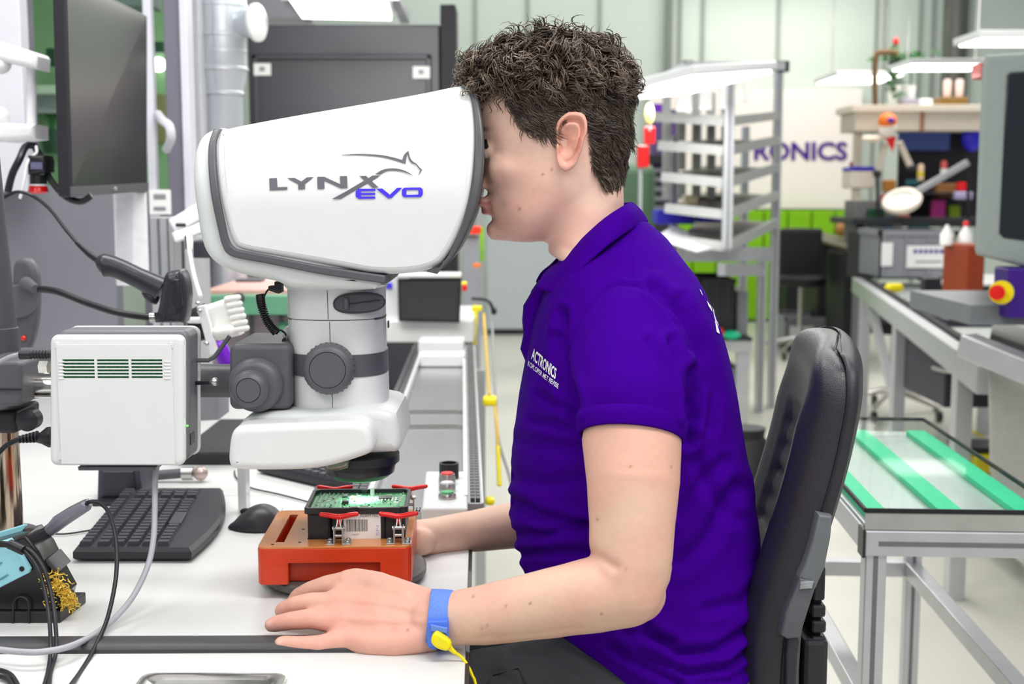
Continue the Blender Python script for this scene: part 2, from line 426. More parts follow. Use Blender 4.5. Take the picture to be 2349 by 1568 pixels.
# white sloping tray and blue crate on it
o = MB().add([P(1500, 545, 5.6), P(1600, 575, 5.4), P(1650, 565, 6.4), P(1545, 515, 6.6), P(1500, 549, 5.6), P(1600, 580, 5.4), P(1650, 570, 6.4), P(1545, 519, 6.6)],
             [(0,1,2,3), (7,6,5,4), (0,4,5,1), (1,5,6,2), (2,6,7,3), (3,7,4,0)]).build('sloping_tray', white_paint, bevel=.002); tag(o, 'white sloping tray just behind the purple collar', 'tray')
blue_m = mat('blue_plastic', C(40, 30, 190), .4)
for i, (x0, x1, y0, y1) in enumerate(((1508, 1594, 482, 514), (1600, 1668, 486, 510))):
    mb = MB(); bpx(mb, x0, y0, x1, y1, 6.5, .25); o = mb.build('blue_crate', blue_m, bevel=.01); tag(o, ('long blue crate on the lower rack shelf beside the collar', 'shorter blue crate on the lower rack shelf behind the post')[i], 'crate')
mb = MB(); bpx(mb, 1570, 447, 1602, 470, 6.4, .1); o = mb.build('tape_roll', mat('cream', C(220, 210, 180), .6), bevel=.008); tag(o, 'small cream box on the fourth rack shelf', 'box')
mb = MB(); mb.box(P(1600, 462, 6.7) , P(1665, 450, 6.9) + Vector((0, .2, 0))); o = mb.build('cardboard_box', mat('cardboard', C(150, 118, 70), .7), bevel=.004); tag(o, 'flat brown cardboard box on the fourth rack shelf', 'box')
# dark crate and little table
st = thing('side_table', 'low aluminium profile table holding the dark crate behind the shirt', 'table', P(1680, 960, 6.6)); st.location.z = 0
q0 = P(1560, 780, 6.5); q1 = P(1726, 780, 6.5)
MB().box((q0.x, 6.5, q0.z - .06), (q1.x, 7.2, q0.z)).build('table_top', alu, st, bevel=.004)
MB().box((q0.x, 6.49, q0.z), (q1.x, 7.2, q0.z + .012)).build('mat', black_mt, st)
for px in (1570, 1700, 1715):
    x = P(px, 800, 6.5).x; MB().box((x - .018, 6.52, 0), (x + .018, 6.56, q0.z - .06)).build('leg', alu, st, bevel=.002)
MB().box((q0.x, 6.53, .12), (q1.x - .02, 6.57, .16)).build('stretcher', alu, st)
def crate(name, label, x0, y0, x1, y1, y, d, m, wall=.012, rim=.02, group=None):
    a = P(x0, y1, y); b = P(x1, y0, y); t = thing(name, label, 'crate', ((a.x+b.x)/2, y, a.z), group)
    X0, X1, Z0, Z1 = a.x, b.x, a.z, b.z; ins = (X1-X0)*.03
    mb = MB()
    def w4(xa, xb, ya, yb, z0, z1, th):
        mb.box((xa, ya, z0), (xb, ya+th, z1)); mb.box((xa, yb-th, z0), (xb, yb, z1))
        mb.box((xa, ya, z0), (xa+th, yb, z1)); mb.box((xb-th, ya, z0), (xb, yb, z1))
    w4(X0+ins, X1-ins, y+ins, y+d-ins, Z0, Z1, wall); mb.box((X0+ins, y+ins, Z0), (X1-ins, y+d-ins, Z0+wall)); mb.build('body', m, t, bevel=.002)
    mb = MB(); w4(X0, X1, y, y+d, Z1-rim, Z1, wall+ins); mb.build('rim', m, t, bevel=.003)
    for k in range(4):
        x = X0 + (X1-X0)*(.08+.28*k); MB().box((x-.006, y, Z0+.01), (x+.006, y+ins, Z1-rim)).build('rib', m, t)
    return t
dcm = mat('dark_crate', C(44, 46, 52), .5)
crate('stacking_crate', 'dark grey stacking crate on the low aluminium table', 1600, 640, 1690, 768, 6.55, .55, dcm)
mb = MB(); bpx(mb, 1690, 668, 1716, 768, 6.62, .5); tag(mb.build('grey_box', bin_grey, bevel=.005), 'light grey box squeezed beside the dark stacking crate', 'box')
mb = MB(); mb.ball(P(1678, 768, 6.5), (.05, .05, .022)); tag(mb.build('green_cloth', green_s, smooth=True), 'small green pad lying in front of the dark crate', 'pad')
mb = MB(); mb.ball(P(1653, 764, 6.5), (.02, .02, .03)); tag(mb.build('red_knob', red_m, smooth=True), 'tiny red knob beside the green pad', 'knob')
crate('storage_bin', 'grey storage bin on the floor beneath the low table', 1600, 845, 1700, 910, 6.9, .35, bin_grey)

# ---- grey bin on the floor further back
gb = crate('storage_bin', 'grey storage bin on the floor below the far dark bench', 1798, 728, 1928, 795, 9.6, .55, bin_grey)
def sheet(name, par, x0, y0, x1, y1, y, m=paper, th=.002, label=None):
    mb = MB(); bpx(mb, x0, y0, x1, y1, y - th, th); return mb.build(name, m, par, label=label)
sheet('paper_label', gb, 1812, 748, 1866, 788, 9.6)
# dark bench in the back
db = thing('dark_bench', 'dark workbench with black cabinets in front of the lime green panels', 'workbench', P(1900, 780, 10.4)); db.location.z = 0
q0 = P(1800, 540, 10.3); q1 = P(1985, 540, 10.3)
MB().add([P(1800, 522, 11), P(1850, 522, 11.2), P(1990, 560, 9.2), P(1960, 575, 8.9), P(1800, 528, 11), P(1850, 528, 11.2), P(1990, 567, 9.2), P(1960, 582, 8.9)],
         [(0,1,2,3), (7,6,5,4), (0,4,5,1), (1,5,6,2), (2,6,7,3), (3,7,4,0)]).build('bench_top', mat('bench_top_dark', C(96, 90, 70), .5), db)
for i, (x0, x1, y0, y1, y) in enumerate(((1880, 1935, 550, 790, 9.9), (1938, 1975, 580, 805, 9.0), (1808, 1840, 530, 720, 10.9))):
    mb = MB(); a = P(x0, y0, y); b = P(x1, y1, y); mb.box((a.x, y, .02), (b.x, y + .5, a.z)); mb.build('cabinet', black_mt, db, bevel=.006)
mb = MB(); bpx(mb, 1970, 530, 2008, 640, 8.2, .3); tag(mb.build('equipment_case', black_mt, bevel=.01), 'black equipment case standing left of the labelled grey bin', 'case')
# lab stool at the back
def stool(px, pyseat, pyfoot, y, label, seat_r=.18, chrome=steel):
    x = P(px, pyseat, y).x; zs = P(px, pyseat, y).z
    t = thing('work_stool', label, 'stool', (x, y, 0))
    MB().lathe((x, y, zs), [(.02, -.05), (seat_r*.9, -.05), (seat_r, -.02), (seat_r, .01), (seat_r*.8, .03), (0, .03)]).build('seat', black_mt, t, smooth=True)
    MB().cyl((x, y, .1), (x, y, zs - .05), .018).build('gas_column', chrome, t, smooth=True)
    for k in range(5):
        a = R(72*k + 20); e = Vector((x + .3*math.cos(a), y + .3*math.sin(a), .075))
        MB().tube([(x, y, .14), (x + .15*math.cos(a), y + .15*math.sin(a), .11), e], [.02, .016, .012]).build('leg', chrome, t, smooth=True)
        MB().cyl(e + Vector((-.012, 0, -.045)), e + Vector((.012, 0, -.045)), .03, n=14).build('castor', black_pl, t)
    return t
s_ = stool(1838, 640, 730, 9.4, 'black stool with steel column behind the floor bin')
q = P(1838, 600, 9.5); MB().box((q.x - .16, 9.5, q.z - .12), (q.x + .16, 9.55, q.z + .25)).build('backrest', black_mt, s_, bevel=.03)
stool(2052, 740, 860, 6.9, 'black stool with chrome star base under the conveyor on the right')
# black foot stool behind the man, between table and chair
t = thing('foot_stool', 'black round pedestal stool behind the man beside the chair', 'stool', P(1712, 1120, 4.2)); q = P(1712, 1000, 4.2); t.location.z = 0
MB().lathe((q.x, 4.2, 0), [(.13, 0), (.13, .03), (.04, .06), (.03, q.z - .17), (.1, q.z - .11), (.075, q.z - .02), (.06, q.z), (.065, q.z + .03), (0, q.z + .035)]).build('pedestal', black_mt, t, smooth=True)

# ---- conveyor / bench with the labelled bin at the right
cv = thing('test_conveyor', 'long aluminium conveyor bench at the right carrying the labelled grey bin', 'conveyor', (1.75, 6, 0))
A = Vector((1.87, 6.85, .75)); B = Vector((1.27, 3.35, .75)); d = (B - A).normalized(); sd = Vector((-d.y, d.x, 0)) * 1
if sd.x < 0: sd = -sd
MB().bar(A + Vector((0, 0, -.03)), B + Vector((0, 0, -.03)), .05, .08).build('side_rail', alu, cv, bevel=.004)
MB().bar(A + sd*.62 + Vector((0, 0, -.03)), B + sd*.62 + Vector((0, 0, -.03)), .05, .08).build('side_rail', alu, cv, bevel=.004)
cmb = MB().add([A + Vector((.03, 0, -.02)), B + Vector((.03, 0, -.02)), B + sd*.6 + Vector((0, 0, -.02)), A + sd*.6 + Vector((0, 0, -.02)),
          A + Vector((.03, 0, -.04)), B + Vector((.03, 0, -.04)), B + sd*.6 + Vector((0, 0, -.04)), A + sd*.6 + Vector((0, 0, -.04))],
         [(0,1,2,3), (7,6,5,4), (0,4,5,1), (1,5,6,2), (2,6,7,3), (3,7,4,0)]); cmb.build('bed', mat('conveyor_bed', C(170, 176, 172), .35, metal=.3), cv)
for off in (.035, .33):
    mb = MB(); n = 80
    for k in range(n):
        p = A.lerp(B, (k + .5) / n) + sd*off; mb.box(p + Vector((-.012, -.016, 0)), p + Vector((.012, .012, .022)))
    o = mb.build('roller_chain', black_mt, cv); o['kind'] = 'stuff'
for k, tt in enumerate((.12, .5, .9)):
    p = A.lerp(B, tt); MB().box((p.x - .02, p.y - .02, 0), (p.x + .03, p.y + .03, .7)).build('leg', alu, cv, bevel=.003)
    p = p + sd*.6; MB().box((p.x - .02, p.y - .02, 0), (p.x + .03, p.y + .03, .7)).build('leg', alu, cv, bevel=.003)
p = A.lerp(B, .5); p2 = A.lerp(B, .18)
MB().bar((p.x, p.y, .35), (p2.x, p2.y, .70), .035).build('brace', alu, cv)
MB().bar((p.x, p.y, .18), (B.x + .3, B.y + .2, .12), .05).build('stretcher', alu, cv)
lb = crate('storage_bin', 'grey bin with white paper labels standing on the right-hand conveyor', 2012, 528, 2200, 640, 6.55, .42, bin_grey, rim=.03)
sheet('paper_label', lb, 2080, 563, 2182, 614, 6.55); sheet('paper_label', lb, 2022, 556, 2048, 610, 6.55)
for k in range(6):
    sheet('label_print', lb, 2096 + k*12, 572, 2104 + k*12, 581, 6.547, ink_p, .001)
sheet('label_print', lb, 2100, 598, 2160, 602, 6.547, bin_grey, .001)
mb = MB(); bpx(mb, 2120, 638, 2160, 676, 4.9, .05); tag(mb.build('clamp_block', black_pl, bevel=.004), 'black square stop block clamped on the right conveyor rail', 'block')
mb = MB(); q = P(2040, 660, 5.9); mb.capsule(q, q + Vector((.05, .02, 0)), .022); tag(mb.build('yellow_knob', yellow_m, smooth=True), 'yellow oval knob on the left end of the conveyor rail', 'knob')
mb = MB(); bpx(mb, 2050, 680, 2072, 712, 5.6, .04); tag(mb.build('sensor_box', paper, bevel=.004), 'small white sensor box hanging under the conveyor rail', 'sensor')
mb = MB(); mb.tube([P(2062, 712, 5.6), P(2080, 760, 5.5), P(2120, 830, 5.0), P(2200, 852, 4.2), P(2280, 820, 3.8), P(2300, 790, 3.7)], .009); tag(mb.build('grey_hose', mat('hose_grey', C(170), .5), smooth=True), 'grey hose looping below the right conveyor', 'hose')
mb = MB(); mb.box(G(2170, 655, .76), G(2230, 640, .76) + Vector((.25, .2, .012))); tag(mb.build('paper_stack', paper), 'flat stack of white papers on the right conveyor', 'papers')
mb = MB(); a = P(2215, 645, 5.4); b = P(2262, 560, 5.4); mb.box((a.x, 5.4, .75), (b.x, 5.7, b.z)); tag(mb.build('brown_crate', mat('rust_brown', C(140, 52, 20), .5), bevel=.01), 'rust brown crate behind the papers on the right conveyor', 'crate')
for i, (px, py) in enumerate(((2172, 530), (2215, 530))):
    q = P(px, py + 12, 5.6); mb = MB().lathe((q.x, q.y, q.z - .04), [(.018, 0), (.028, .004), (.028, .05), (.012, .075), (.008, .09), (0, .092)]); b_ = tag(mb.build('spray_bottle', paper, smooth=True), ('small white bottle left of the red capped one', 'small white bottle with a red cap')[i], 'bottle')
    if i: MB().ball((q.x, q.y, q.z + .055), .014).build('cap', red_m, b_, smooth=True)
# black cabinet under the conveyor
mb = MB(); x0 = P(2170, 800, 4.6).x; x1 = P(2278, 800, 4.6).x; z1 = P(2170, 732, 4.6).z; z0 = P(2170, 935, 4.6).z
kc = mb.box((x0, 4.6, z0), (x1, 5.2, z1)).build('under_cabinet', dark_m, bevel=.006); tag(kc, 'black electrical cabinet with a yellow switch under the right conveyor', 'cabinet')
mb = MB(); q = P(2208, 812, 4.58); mb.box(q - Vector((.028, 0, .03)), q + Vector((.028, .03, .03))).build('switch', mat('amber', C(235, 170, 10), .4), kc, bevel=.004)
# ---- grey machine with black screen at the right edge
gm = thing('grey_machine', 'grey green machine with large black window cut by the right edge', 'machine', (1.5, 3.2, 0))
ym = 3.25
a = P(2240, 600, ym); b = P(2700, 120, ym)
MB().slab(xz([(2253, 150), (2262, 125), (2700, 100), (2700, 690), (2400, 625), (2240, 585), (2236, 570)], ym), ym, ym + .8, .012, skew=.37).build('hood', greyg, gm, smooth=True)
MB().slab(xz([(2308, 172), (2316, 166), (2700, 140), (2700, 600), (2300, 545), (2290, 535)], ym), ym - .006, ym + .05, .004, skew=.37).build('window', mat('dark_window', C(34, 38, 46), .15), gm, smooth=True)
q = P(2272, 172, ym); 
tw = thing('signal_light', 'red and yellow signal light on the corner of the grey machine', 'signal light', q)
MB().box(P(2250, 178, ym + .05), P(2262, 150, ym + .12)).build('red_lens', red_m, tw, bevel=.003); MB().box(P(2263, 176, ym + .05), P(2273, 148, ym + .12)).build('yellow_lens', yellow_m, tw, bevel=.003)
MB().slab(xz([(2265, 800), (2700, 930), (2700, 1500), (2290, 1150), (2270, 1080)], ym), ym, ym + .9, .01, skew=.4).build('lower_cabinet', mat('cab_grey', C(168, 168, 162), .5), gm, smooth=True)
MB().bar(P(2215, 790, ym), P(2500, 905, ym - .3), .06, .06).build('front_rail', alu, gm, bevel=.004)
MB().box(P(2225, 745, ym), P(2700, 700, ym) + Vector((0, .5, 0))).build('deck', mat('deck_grey', C(120, 124, 128), .4), gm)
mb = MB(); bpx(mb, 2312, 615, 2480, 730, ym - .05, .1); tag(mb.build('purple_box', mat('purple_box', C(58, 14, 130), .4), bevel=.005), 'dark purple control box below the grey machine hood', 'control box')
es = thing('emergency_stop', 'red mushroom emergency stop on a yellow ring at the right edge', 'switch', P(2290, 670, ym - .1))
MB().lathe(P(2298, 670, ym - .05), [(.03, 0), (.03, -.008), (0, -.008)], axis=(.6, 1, 0)).build('ring', yellow_m, es, smooth=True)
MB().lathe(P(2290, 670, ym - .07), [(.008, .03), (.008, 0), (.019, -.006), (.019, -.018), (0, -.02)], axis=(.6, 1, 0)).build('button', red_m, es, smooth=True)
# yellow floor things behind glass table
o = MB().box(G(2190, 970, .002), G(2260, 1000, .004)).build('floor_marking', yellow_m); tag(o, 'yellow tape marking on the floor beyond the glass table', 'floor tape')
mb = MB(); q = G(2235, 1090, 0); mb.box((q.x, q.y, .0), (q.x + .25, q.y + .16, .09)); tag(mb.build('pallet_truck', yellow_m, bevel=.02, seg=3), 'yellow foot pedal guard on the floor beyond the glass table', 'pedal')
mb = MB(); mb.box((q.x - .05, q.y + .02, .09), (q.x + .2, q.y + .22, .12)); tag(mb.build('black_pedal', black_pl, bevel=.01), 'black plate lying on the yellow pedal guard', 'pedal')
mb = MB(); q = G(2338, 1275, 0); mb.lathe((q.x, q.y, 0), [(.035, 0), (.035, .01), (.012, .02), (.01, .1), (0, .1)]); tag(mb.build('levelling_foot', black_pl, smooth=True), 'small black levelling foot on the floor at the right edge', 'foot')

# ---- workbench with clutter at the back right
wb = thing('cluttered_bench', 'workbench with beige overhead shelf full of tools at the back right', 'workbench', P(2100, 800, 8.8)); wb.location.z = 0
YB = 8.8
beige = mat('beige_panel', C(206, 196, 180), .6)
def wbox(name, x0, y0, x1, y1, y, d, m, par=wb, bev=.004):
    mb = MB(); bpx(mb, x0, y0, x1, y1, y, d); return mb.build(name, m, par, bevel=bev)
wbox('overhead_shelf', 1962, 250, 2270, 300, YB, .4, beige); wbox('shelf_lip', 1955, 240, 2270, 256, YB - .02, .45, mat('shelf_cream', C(226, 216, 200), .6))
wbox('divider_bar', 2112, 252, 2120, 300, YB - .01, .02, mat('div', C(150, 90, 70), .6))
wbox('back_board', 2060, 300, 2260, 520, YB + .3, .03, mat('tool_board', C(22, 22, 30), .5)); 
wbox('side_post', 1958, 300, 1975, 500, YB + .1, .05, beige); wbox('side_panel', 1962, 460, 2070, 560, YB, .3, mat('gp2', C(120, 118, 118), .6))
wbox('bench_surface', 1955, 500, 2280, 515, YB - .3, .6, mat('dark_top', C(40, 42, 48), .5))
wbox('tool_shelf', 2062, 441, 2240, 446, YB - .05, .36, MATS['dark_top'])
for px in (1962, 2240):
    x = P(px, 600, YB).x; MB().box((x, YB, 0), (x + .05, YB + .05, P(px, 510, YB).z)).build('leg', alu_d, wb)
def bit(name, label, cat, x0, y0, x1, y1, y, d, m, bev=.01):
    mb = MB(); bpx(mb, x0, y0, x1, y1, y, d); return tag(mb.build(name, m, bevel=bev), label, cat)
def bm_(n, r, g, b): return mat(n, C(r, g, b), .5)
bit('monitor', 'dark monitor with blue lit display under the beige shelf', 'monitor', 2062, 300, 2180, 345, 9.03, .04, mat('blue_display', C(40, 50, 90), .3, emit=C(70, 90, 160), estr=.3))
bit('white_bin', 'cream bin with blue rim at the left end of the cluttered bench', 'bin', 1952, 392, 2008, 432, 8.88, .25, bm_('cream_bin', 226, 214, 200))
bit('blue_tray', 'flat blue tray lying on the cream bin of the cluttered bench', 'tray', 1952, 382, 2008, 392, 8.88, .25, blue_m)
bit('parts_box', 'small dark red box on the blue tray', 'box', 1956, 370, 1972, 382, 8.92, .1, bm_('dark_red', 150, 30, 25))
mb = MB(); q = P(2230, 315, 8.95); mb.ball(q, (.075, .05, .1)); tag(mb.build('blue_bag', mat('blue_bag', C(50, 45, 215), .4), smooth=True), 'bright blue bag hanging at the right of the tool board', 'bag')
bit('cleaning_cloth', 'magenta cloth hanging below the magnifier arm', 'cloth', 2138, 458, 2170, 505, 8.80, .05, bm_('magenta', 165, 40, 120))
bit('folder', 'lime green folder right of the magenta cloth', 'folder', 2178, 470, 2204, 512, 8.84, .05, bm_('lime2', 130, 160, 20))
bit('tan_box', 'tan wooden tool block behind the magnifier arm', 'tool block', 2150, 420, 2196, 452, 8.88, .1, bm_('tan', 170, 120, 70))
bit('tape_roll', 'red tape roll beside the tan tool block', 'tape roll', 2198, 418, 2222, 438, 8.80, .06, red_m)
bit('tool_case', 'white and blue case under the red tape roll', 'case', 2194, 440, 2232, 458, 8.70, .1, bm_('wb', 190, 180, 220))
bit('teal_box', 'teal box on the dark bench surface behind the labelled bin', 'box', 2090, 500, 2134, 524, 8.70, .1, bm_('teal', 20, 80, 90))
bit('dark_green_box', 'dark green box on the bench behind the labelled bin', 'box', 1995, 478, 2030, 520, 8.65, .1, bm_('dgreen', 10, 70, 40))
bit('blue_white_jar', 'blue jar with white lid on the bench behind the labelled bin', 'jar', 2026, 498, 2050, 524, 8.62, .06, bm_('bluej', 20, 60, 100))
bit('brown_cup', 'pinkish brown cup between the jar and the teal box', 'cup', 2066, 490, 2088, 504, 8.65, .06, bm_('cup', 190, 130, 110))
bit('amber_bottle', 'amber bottle on the bench under the coloured ball', 'bottle', 2030, 412, 2056, 440, 8.80, .08, bm_('amber2', 170, 110, 40))
bit('pouch', 'crimson pouch under the amber bottle', 'pouch', 2024, 446, 2052, 470, 8.80, .06, bm_('crimson', 170, 10, 50))
bit('tool_roll', 'teal tool roll in front of the dark tool board', 'tool roll', 2082, 412, 2110, 426, 8.88, .05, bm_('teal2', 40, 110, 120))
for i, (px, py, c, lab) in enumerate(((2111, 392, (226, 200, 170), 'tall cream spray can with lime band before the tool board'), (2164, 385, (190, 80, 80), 'red spray bottle with white top before the tool board'))):
    q = P(px, py + 22, 8.84); b_ = MB().lathe(q, [(.022, 0), (.022, .1), (.012, .115), (0, .116)]).build('spray_can', bm_('can%s' % i if False else ('can_a', 'can_b')[i], *c), smooth=True); tag(b_, lab, 'bottle')
    MB().lathe(q + Vector((0, 0, .03)), [(.0225, 0), (.0225, .03)]).build('band', (yellow_m, paper)[i], b_, smooth=True)
# ball on stand = head of a round lamp with orange and white
bl = thing('coloured_balloon', 'small orange, blue and white balloon tied with a red ribbon over the bench', 'balloon', P(2037, 290, 8.60))
MB().ball(P(2037, 290, 8.60), (.062, .05, .075)).build('lower_half', bm_('wh_ball', 245, 235, 225), bl, smooth=True)
MB().ball(P(2036, 278, 8.59), (.064, .052, .055)).build('top_half', bm_('or_ball', 250, 120, 30), bl, smooth=True)
MB().ball(P(2043, 276, 8.55), (.028, .02, .02)).build('blue_patch', bm_('bl_ball', 60, 20, 160), bl, smooth=True)
MB().add([P(2028, 312, 8.60), P(2056, 312, 8.60), P(2048, 350, 8.60), P(2028, 312, 8.62), P(2056, 312, 8.62), P(2048, 350, 8.62)], [(0,1,2), (5,4,3), (0,3,4,1), (1,4,5,2), (2,5,3,0)]).build('ribbon', red_m, bl)
# two arm desk lamps
t = thing('jointed_lamp', 'white jointed lamp with two spread arms under the balloon', 'lamp', P(2045, 400, 8.65))
for pts in ([(2031, 330), (2012, 398)], [(2062, 325), (2090, 385)]):
    MB().bar(P(*pts[0], 8.65), P(*pts[1], 8.65), .037).build('arm', beige, t, bevel=.004); MB().ball(P(*pts[1], 8.65), .03).build('joint', black_pl, t, smooth=True)
MB().cyl(P(2012, 398, 8.65), P(2014, 505, 8.65), .012).build('post', black_pl, t)
t = thing('disc_lamp', 'flat round white lamp head left of the balloon', 'lamp', P(2000, 318, 8.65)); MB().lathe(P(2002, 318, 8.65), [(0, -.02), (.055, -.02), (.075, 0), (.06, .02), (0, .02)]).build('shade', bm_('cream_sh', 250, 235, 215), t, smooth=True)
# plants and bits on top of the overhead shelf
pm = mat('leaf_green', C(46, 96, 48), .6, var=.25, scale=60)
for i, (px, py, lab) in enumerate(((2050, 200, 'tall green plant with red bloom on the overhead shelf'), (2085, 150, 'green trailing plant hanging above the overhead shelf'))):
    t = thing('potted_plant', lab, 'plant', P(px, 236, YB + .2)); q = P(px, 236, YB + .2)
    MB().lathe(q, [(.03, 0), (.045, .12), (.04, .12), (0, .1)]).build('pot', paper, t, smooth=True)
    MB().tube([q + Vector((0, 0, .1)), P(px + 5, (py + 200)/2, YB + .2), P(px, py - 50 + i*20, YB + .2)], .006, n=6).build('stem', pm, t)
    mb = MB(); random.seed(i)
    for k in range(70):
        if i == 0: c_ = P(px + random.gauss(0, 8), random.uniform(100, 225), YB + .2 + random.gauss(0, .05))
        else: c_ = P(px + random.gauss(0, 30), 135 + random.gauss(0, 9), YB + .2 + random.gauss(0, .05))
        dd = Vector((random.gauss(0, 1), random.gauss(0, 1), random.gauss(0, .7))).normalized() * .075; s2 = dd.orthogonal().normalized() * .022
        mb.add([c_ - dd*.5, c_ + s2, c_ + dd*.6, c_ - s2], [(0,1,2), (0,2,3)])
    o = mb.build('leaves', pm, t); o['kind'] = 'stuff'
    if i == 0: MB().ball(P(2055, 96, YB + .2), (.022, .022, .03)).build('bloom', red_m, t, smooth=True)
mb = MB(); mb.tube([P(2008, 245, YB), P(2008, 135, YB), P(2030, 120, YB), P(2060, 122, YB)], .02, n=8); tag(mb.build('rope_hook', bm_('rope', 110, 84, 50), smooth=True), 'brown wooden hook hanging left of the plants', 'hook')
bit('basket', 'brown woven basket on the overhead shelf', 'basket', 2155, 222, 2222, 242, YB + .1, .2, bm_('basket', 120, 92, 40))
for i, px in enumerate((2172, 2200)):
    q = P(px, 222, YB + .15); tag(MB().lathe(q, [(.025, 0), (.028, .1), (.02, .12), (0, .12)]).build('candle', bm_('pinkish', 235, 205, 195), smooth=True), ('left pale bottle standing behind the basket', 'right pale bottle standing behind the basket')[i], 'bottle')
bit('shelf_box', 'white carton on the overhead shelf between plant and basket', 'carton', 2112, 226, 2140, 242, YB + .1, .15, paper)
bit('grey_binder', 'grey binder leaning on the overhead shelf beside the carton', 'binder', 2072, 226, 2108, 242, YB + .1, .15, bm_('gbinder', 150, 146, 160))
# dark column above
q = P(2190, 100, 11.5); o = MB().cyl((q.x, 11.5, 1.2), (q.x, 11.5, 4.6), .11).build('exhaust_pipe', mat('pipe_dark', C(96, 98, 92), .4, metal=.4), smooth=True); tag(o, 'thick dark grey exhaust pipe rising above the overhead shelf', 'pipe')
# magnifier lamp
mg = thing('magnifier_lamp', 'round magnifier lamp on a slanting grey arm before the cluttered bench', 'lamp', P(2080, 460, 8.5))
MB().cyl(P(2220, 372, 8.55), P(2222, 505, 8.55), .012).build('post', MATS['tool_board'], mg)
MB().bar(P(2105, 438, 8.5), P(2220, 372, 8.5), .041, .041).build('arm', alu, mg, bevel=.004)
ax = Vector((-.42, -.62, 1)).normalized(); c_ = P(2069, 460, 8.5)
MB().lathe(c_, [(.085, -.015), (.125, -.02), (.132, 0), (.123, .018), (.084, .02), (.085, -.015)], axis=ax).build('lamp_ring', bm_('ring_cream', 235, 225, 210), mg, smooth=True)
MB().lathe(c_, [(0, -.006), (.087, -.006), (.087, .006), (0, .006)], axis=ax).build('lens', mat('lens_pale', C(225, 235, 228), .1), mg, smooth=True)
# plastic cup tower & tan things near lime panels
q = P(1962, 520, 9.6); tag(MB().lathe(q, [(.05, 0), (.085, .15), (.08, .15), (0, .02)]).build('paper_cup', bm_('cupw', 226, 216, 200), smooth=True), 'large cream cup standing on the dark bench', 'cup')
bit('cream_box', 'cream box lying right of the large cup on the dark bench', 'box', 1958, 508, 2004, 526, 9.2, .15, bm_('cream3', 226, 214, 180))
q = P(1930, 525, 9.8); tag(MB().ball(q, (.05, .05, .06)).build('tan_bag', bm_('tan2', 180, 130, 70), smooth=True), 'tan bag left of the large cream cup', 'bag')
# parts cabinet behind the head
pcb_ = thing('parts_cabinet', 'dark purple parts cabinet partly hidden behind the back of the head', 'cabinet', P(1525, 400, 8.4)); pcb_.location.z = 0
q0 = P(1498, 290, 8.4); q1 = P(1558, 290, 8.4)
MB().box((q0.x, 8.4, .0), (q1.x, 8.8, P(1525, 385, 8.4).z)).build('shelf_section', bm_('partsd', 60, 58, 66), pcb_, bevel=.01)
MB().box((q0.x, 8.42, P(1525, 383, 8.4).z), (q1.x, 8.8, P(1525, 250, 8.4).z)).build('upper_section', bm_('dpurp', 92, 70, 120), pcb_, bevel=.01)
for k in range(5):
    zk = P(1525, 395 + 22*k, 8.4).z; MB().box((q0.x + .01, 8.385, zk), (q1.x - .01, 8.41, zk + .03)).build('drawer', bm_('drawer_pale', 130, 126, 140), pcb_, bevel=.004)
MB().box((q0.x - .05, 8.36, P(1525, 376, 8.4).z), (q1.x - .03, 8.42, P(1525, 354, 8.4).z)).build('black_device', black_pl, pcb_, bevel=.006)
MB().box((q0.x, 8.39, P(1510, 260, 8.4).z), (q0.x + .06, 8.43, P(1510, 238, 8.4).z)).build('violet_sign', bm_('violet', 110, 30, 180), pcb_, bevel=.002)
t = thing('signal_tower', 'red and white signal tower on a thin pole behind the head', 'signal light', P(1470, 500, 5.4))
MB().box(P(1478, 330, 5.4), P(1500, 292, 5.45)).build('upper_lens', red_m, t, bevel=.005); MB().box(P(1462, 384, 5.3), P(1486, 335, 5.36)).build('lower_lens', red_m, t, bevel=.005)
MB().cyl(P(1469, 384, 5.33), (P(1469, 384, 5.33).x, 5.33, 0), .009).build('pole', alu, t)
q = P(1490, 262, 5.4); MB().ball(q, (.02, .02, .045)).build('yellow_lens', bm_('pyel', 240, 245, 150), t, smooth=True); MB().cyl(q, P(1490, 300, 5.4), .006).build('stem', alu, t)
q = P(1450, 440, 7.5); tag(MB().box((q.x - .18, 7.5, 0), q + Vector((.14, .3, .16))).build('green_drum', bm_('ggreen', 96, 130, 100), bevel=.05, seg=4), 'dull green rounded machine hood behind the nape', 'machine')
# ================================================================ desk
DZ = .75
desk = thing('work_desk', 'white laminate workbench under the microscope with a black inlaid strip', 'desk', (-.6, 1.7, .72))
def dx(y): return -.0455 - (y - 1.169) * .0248      # right-hand edge of the desk
MB().prismz([(-1.5, .75), (dx(.75), .75), (dx(1.93), 1.93), (-1.5, 1.93)], .722, DZ).build('desk_top', desk_m, desk, bevel=.0015)
MB().prismz([(-1.5, 1.932), (dx(1.932) - .25, 1.932), (dx(3.2) - .25, 3.2), (-1.5, 3.2)], .722, DZ).build('desk_top', desk_m, desk, bevel=.0015)
MB().prismz([(dx(.75), .75), (dx(.75) + .004, .75), (dx(1.9) + .004, 1.9), (dx(1.9), 1.9)], .72, DZ - .0005).build('edge_band', black_pl, desk)
for x, y in ((-.16, .95), (-.16, 1.85), (-1.4, .95), (-1.4, 3.1), (-.45, 3.1)):
    MB().box((x - .03, y - .03, 0), (x + .03, y + .03, .722)).build('leg', alu, desk, bevel=.003)
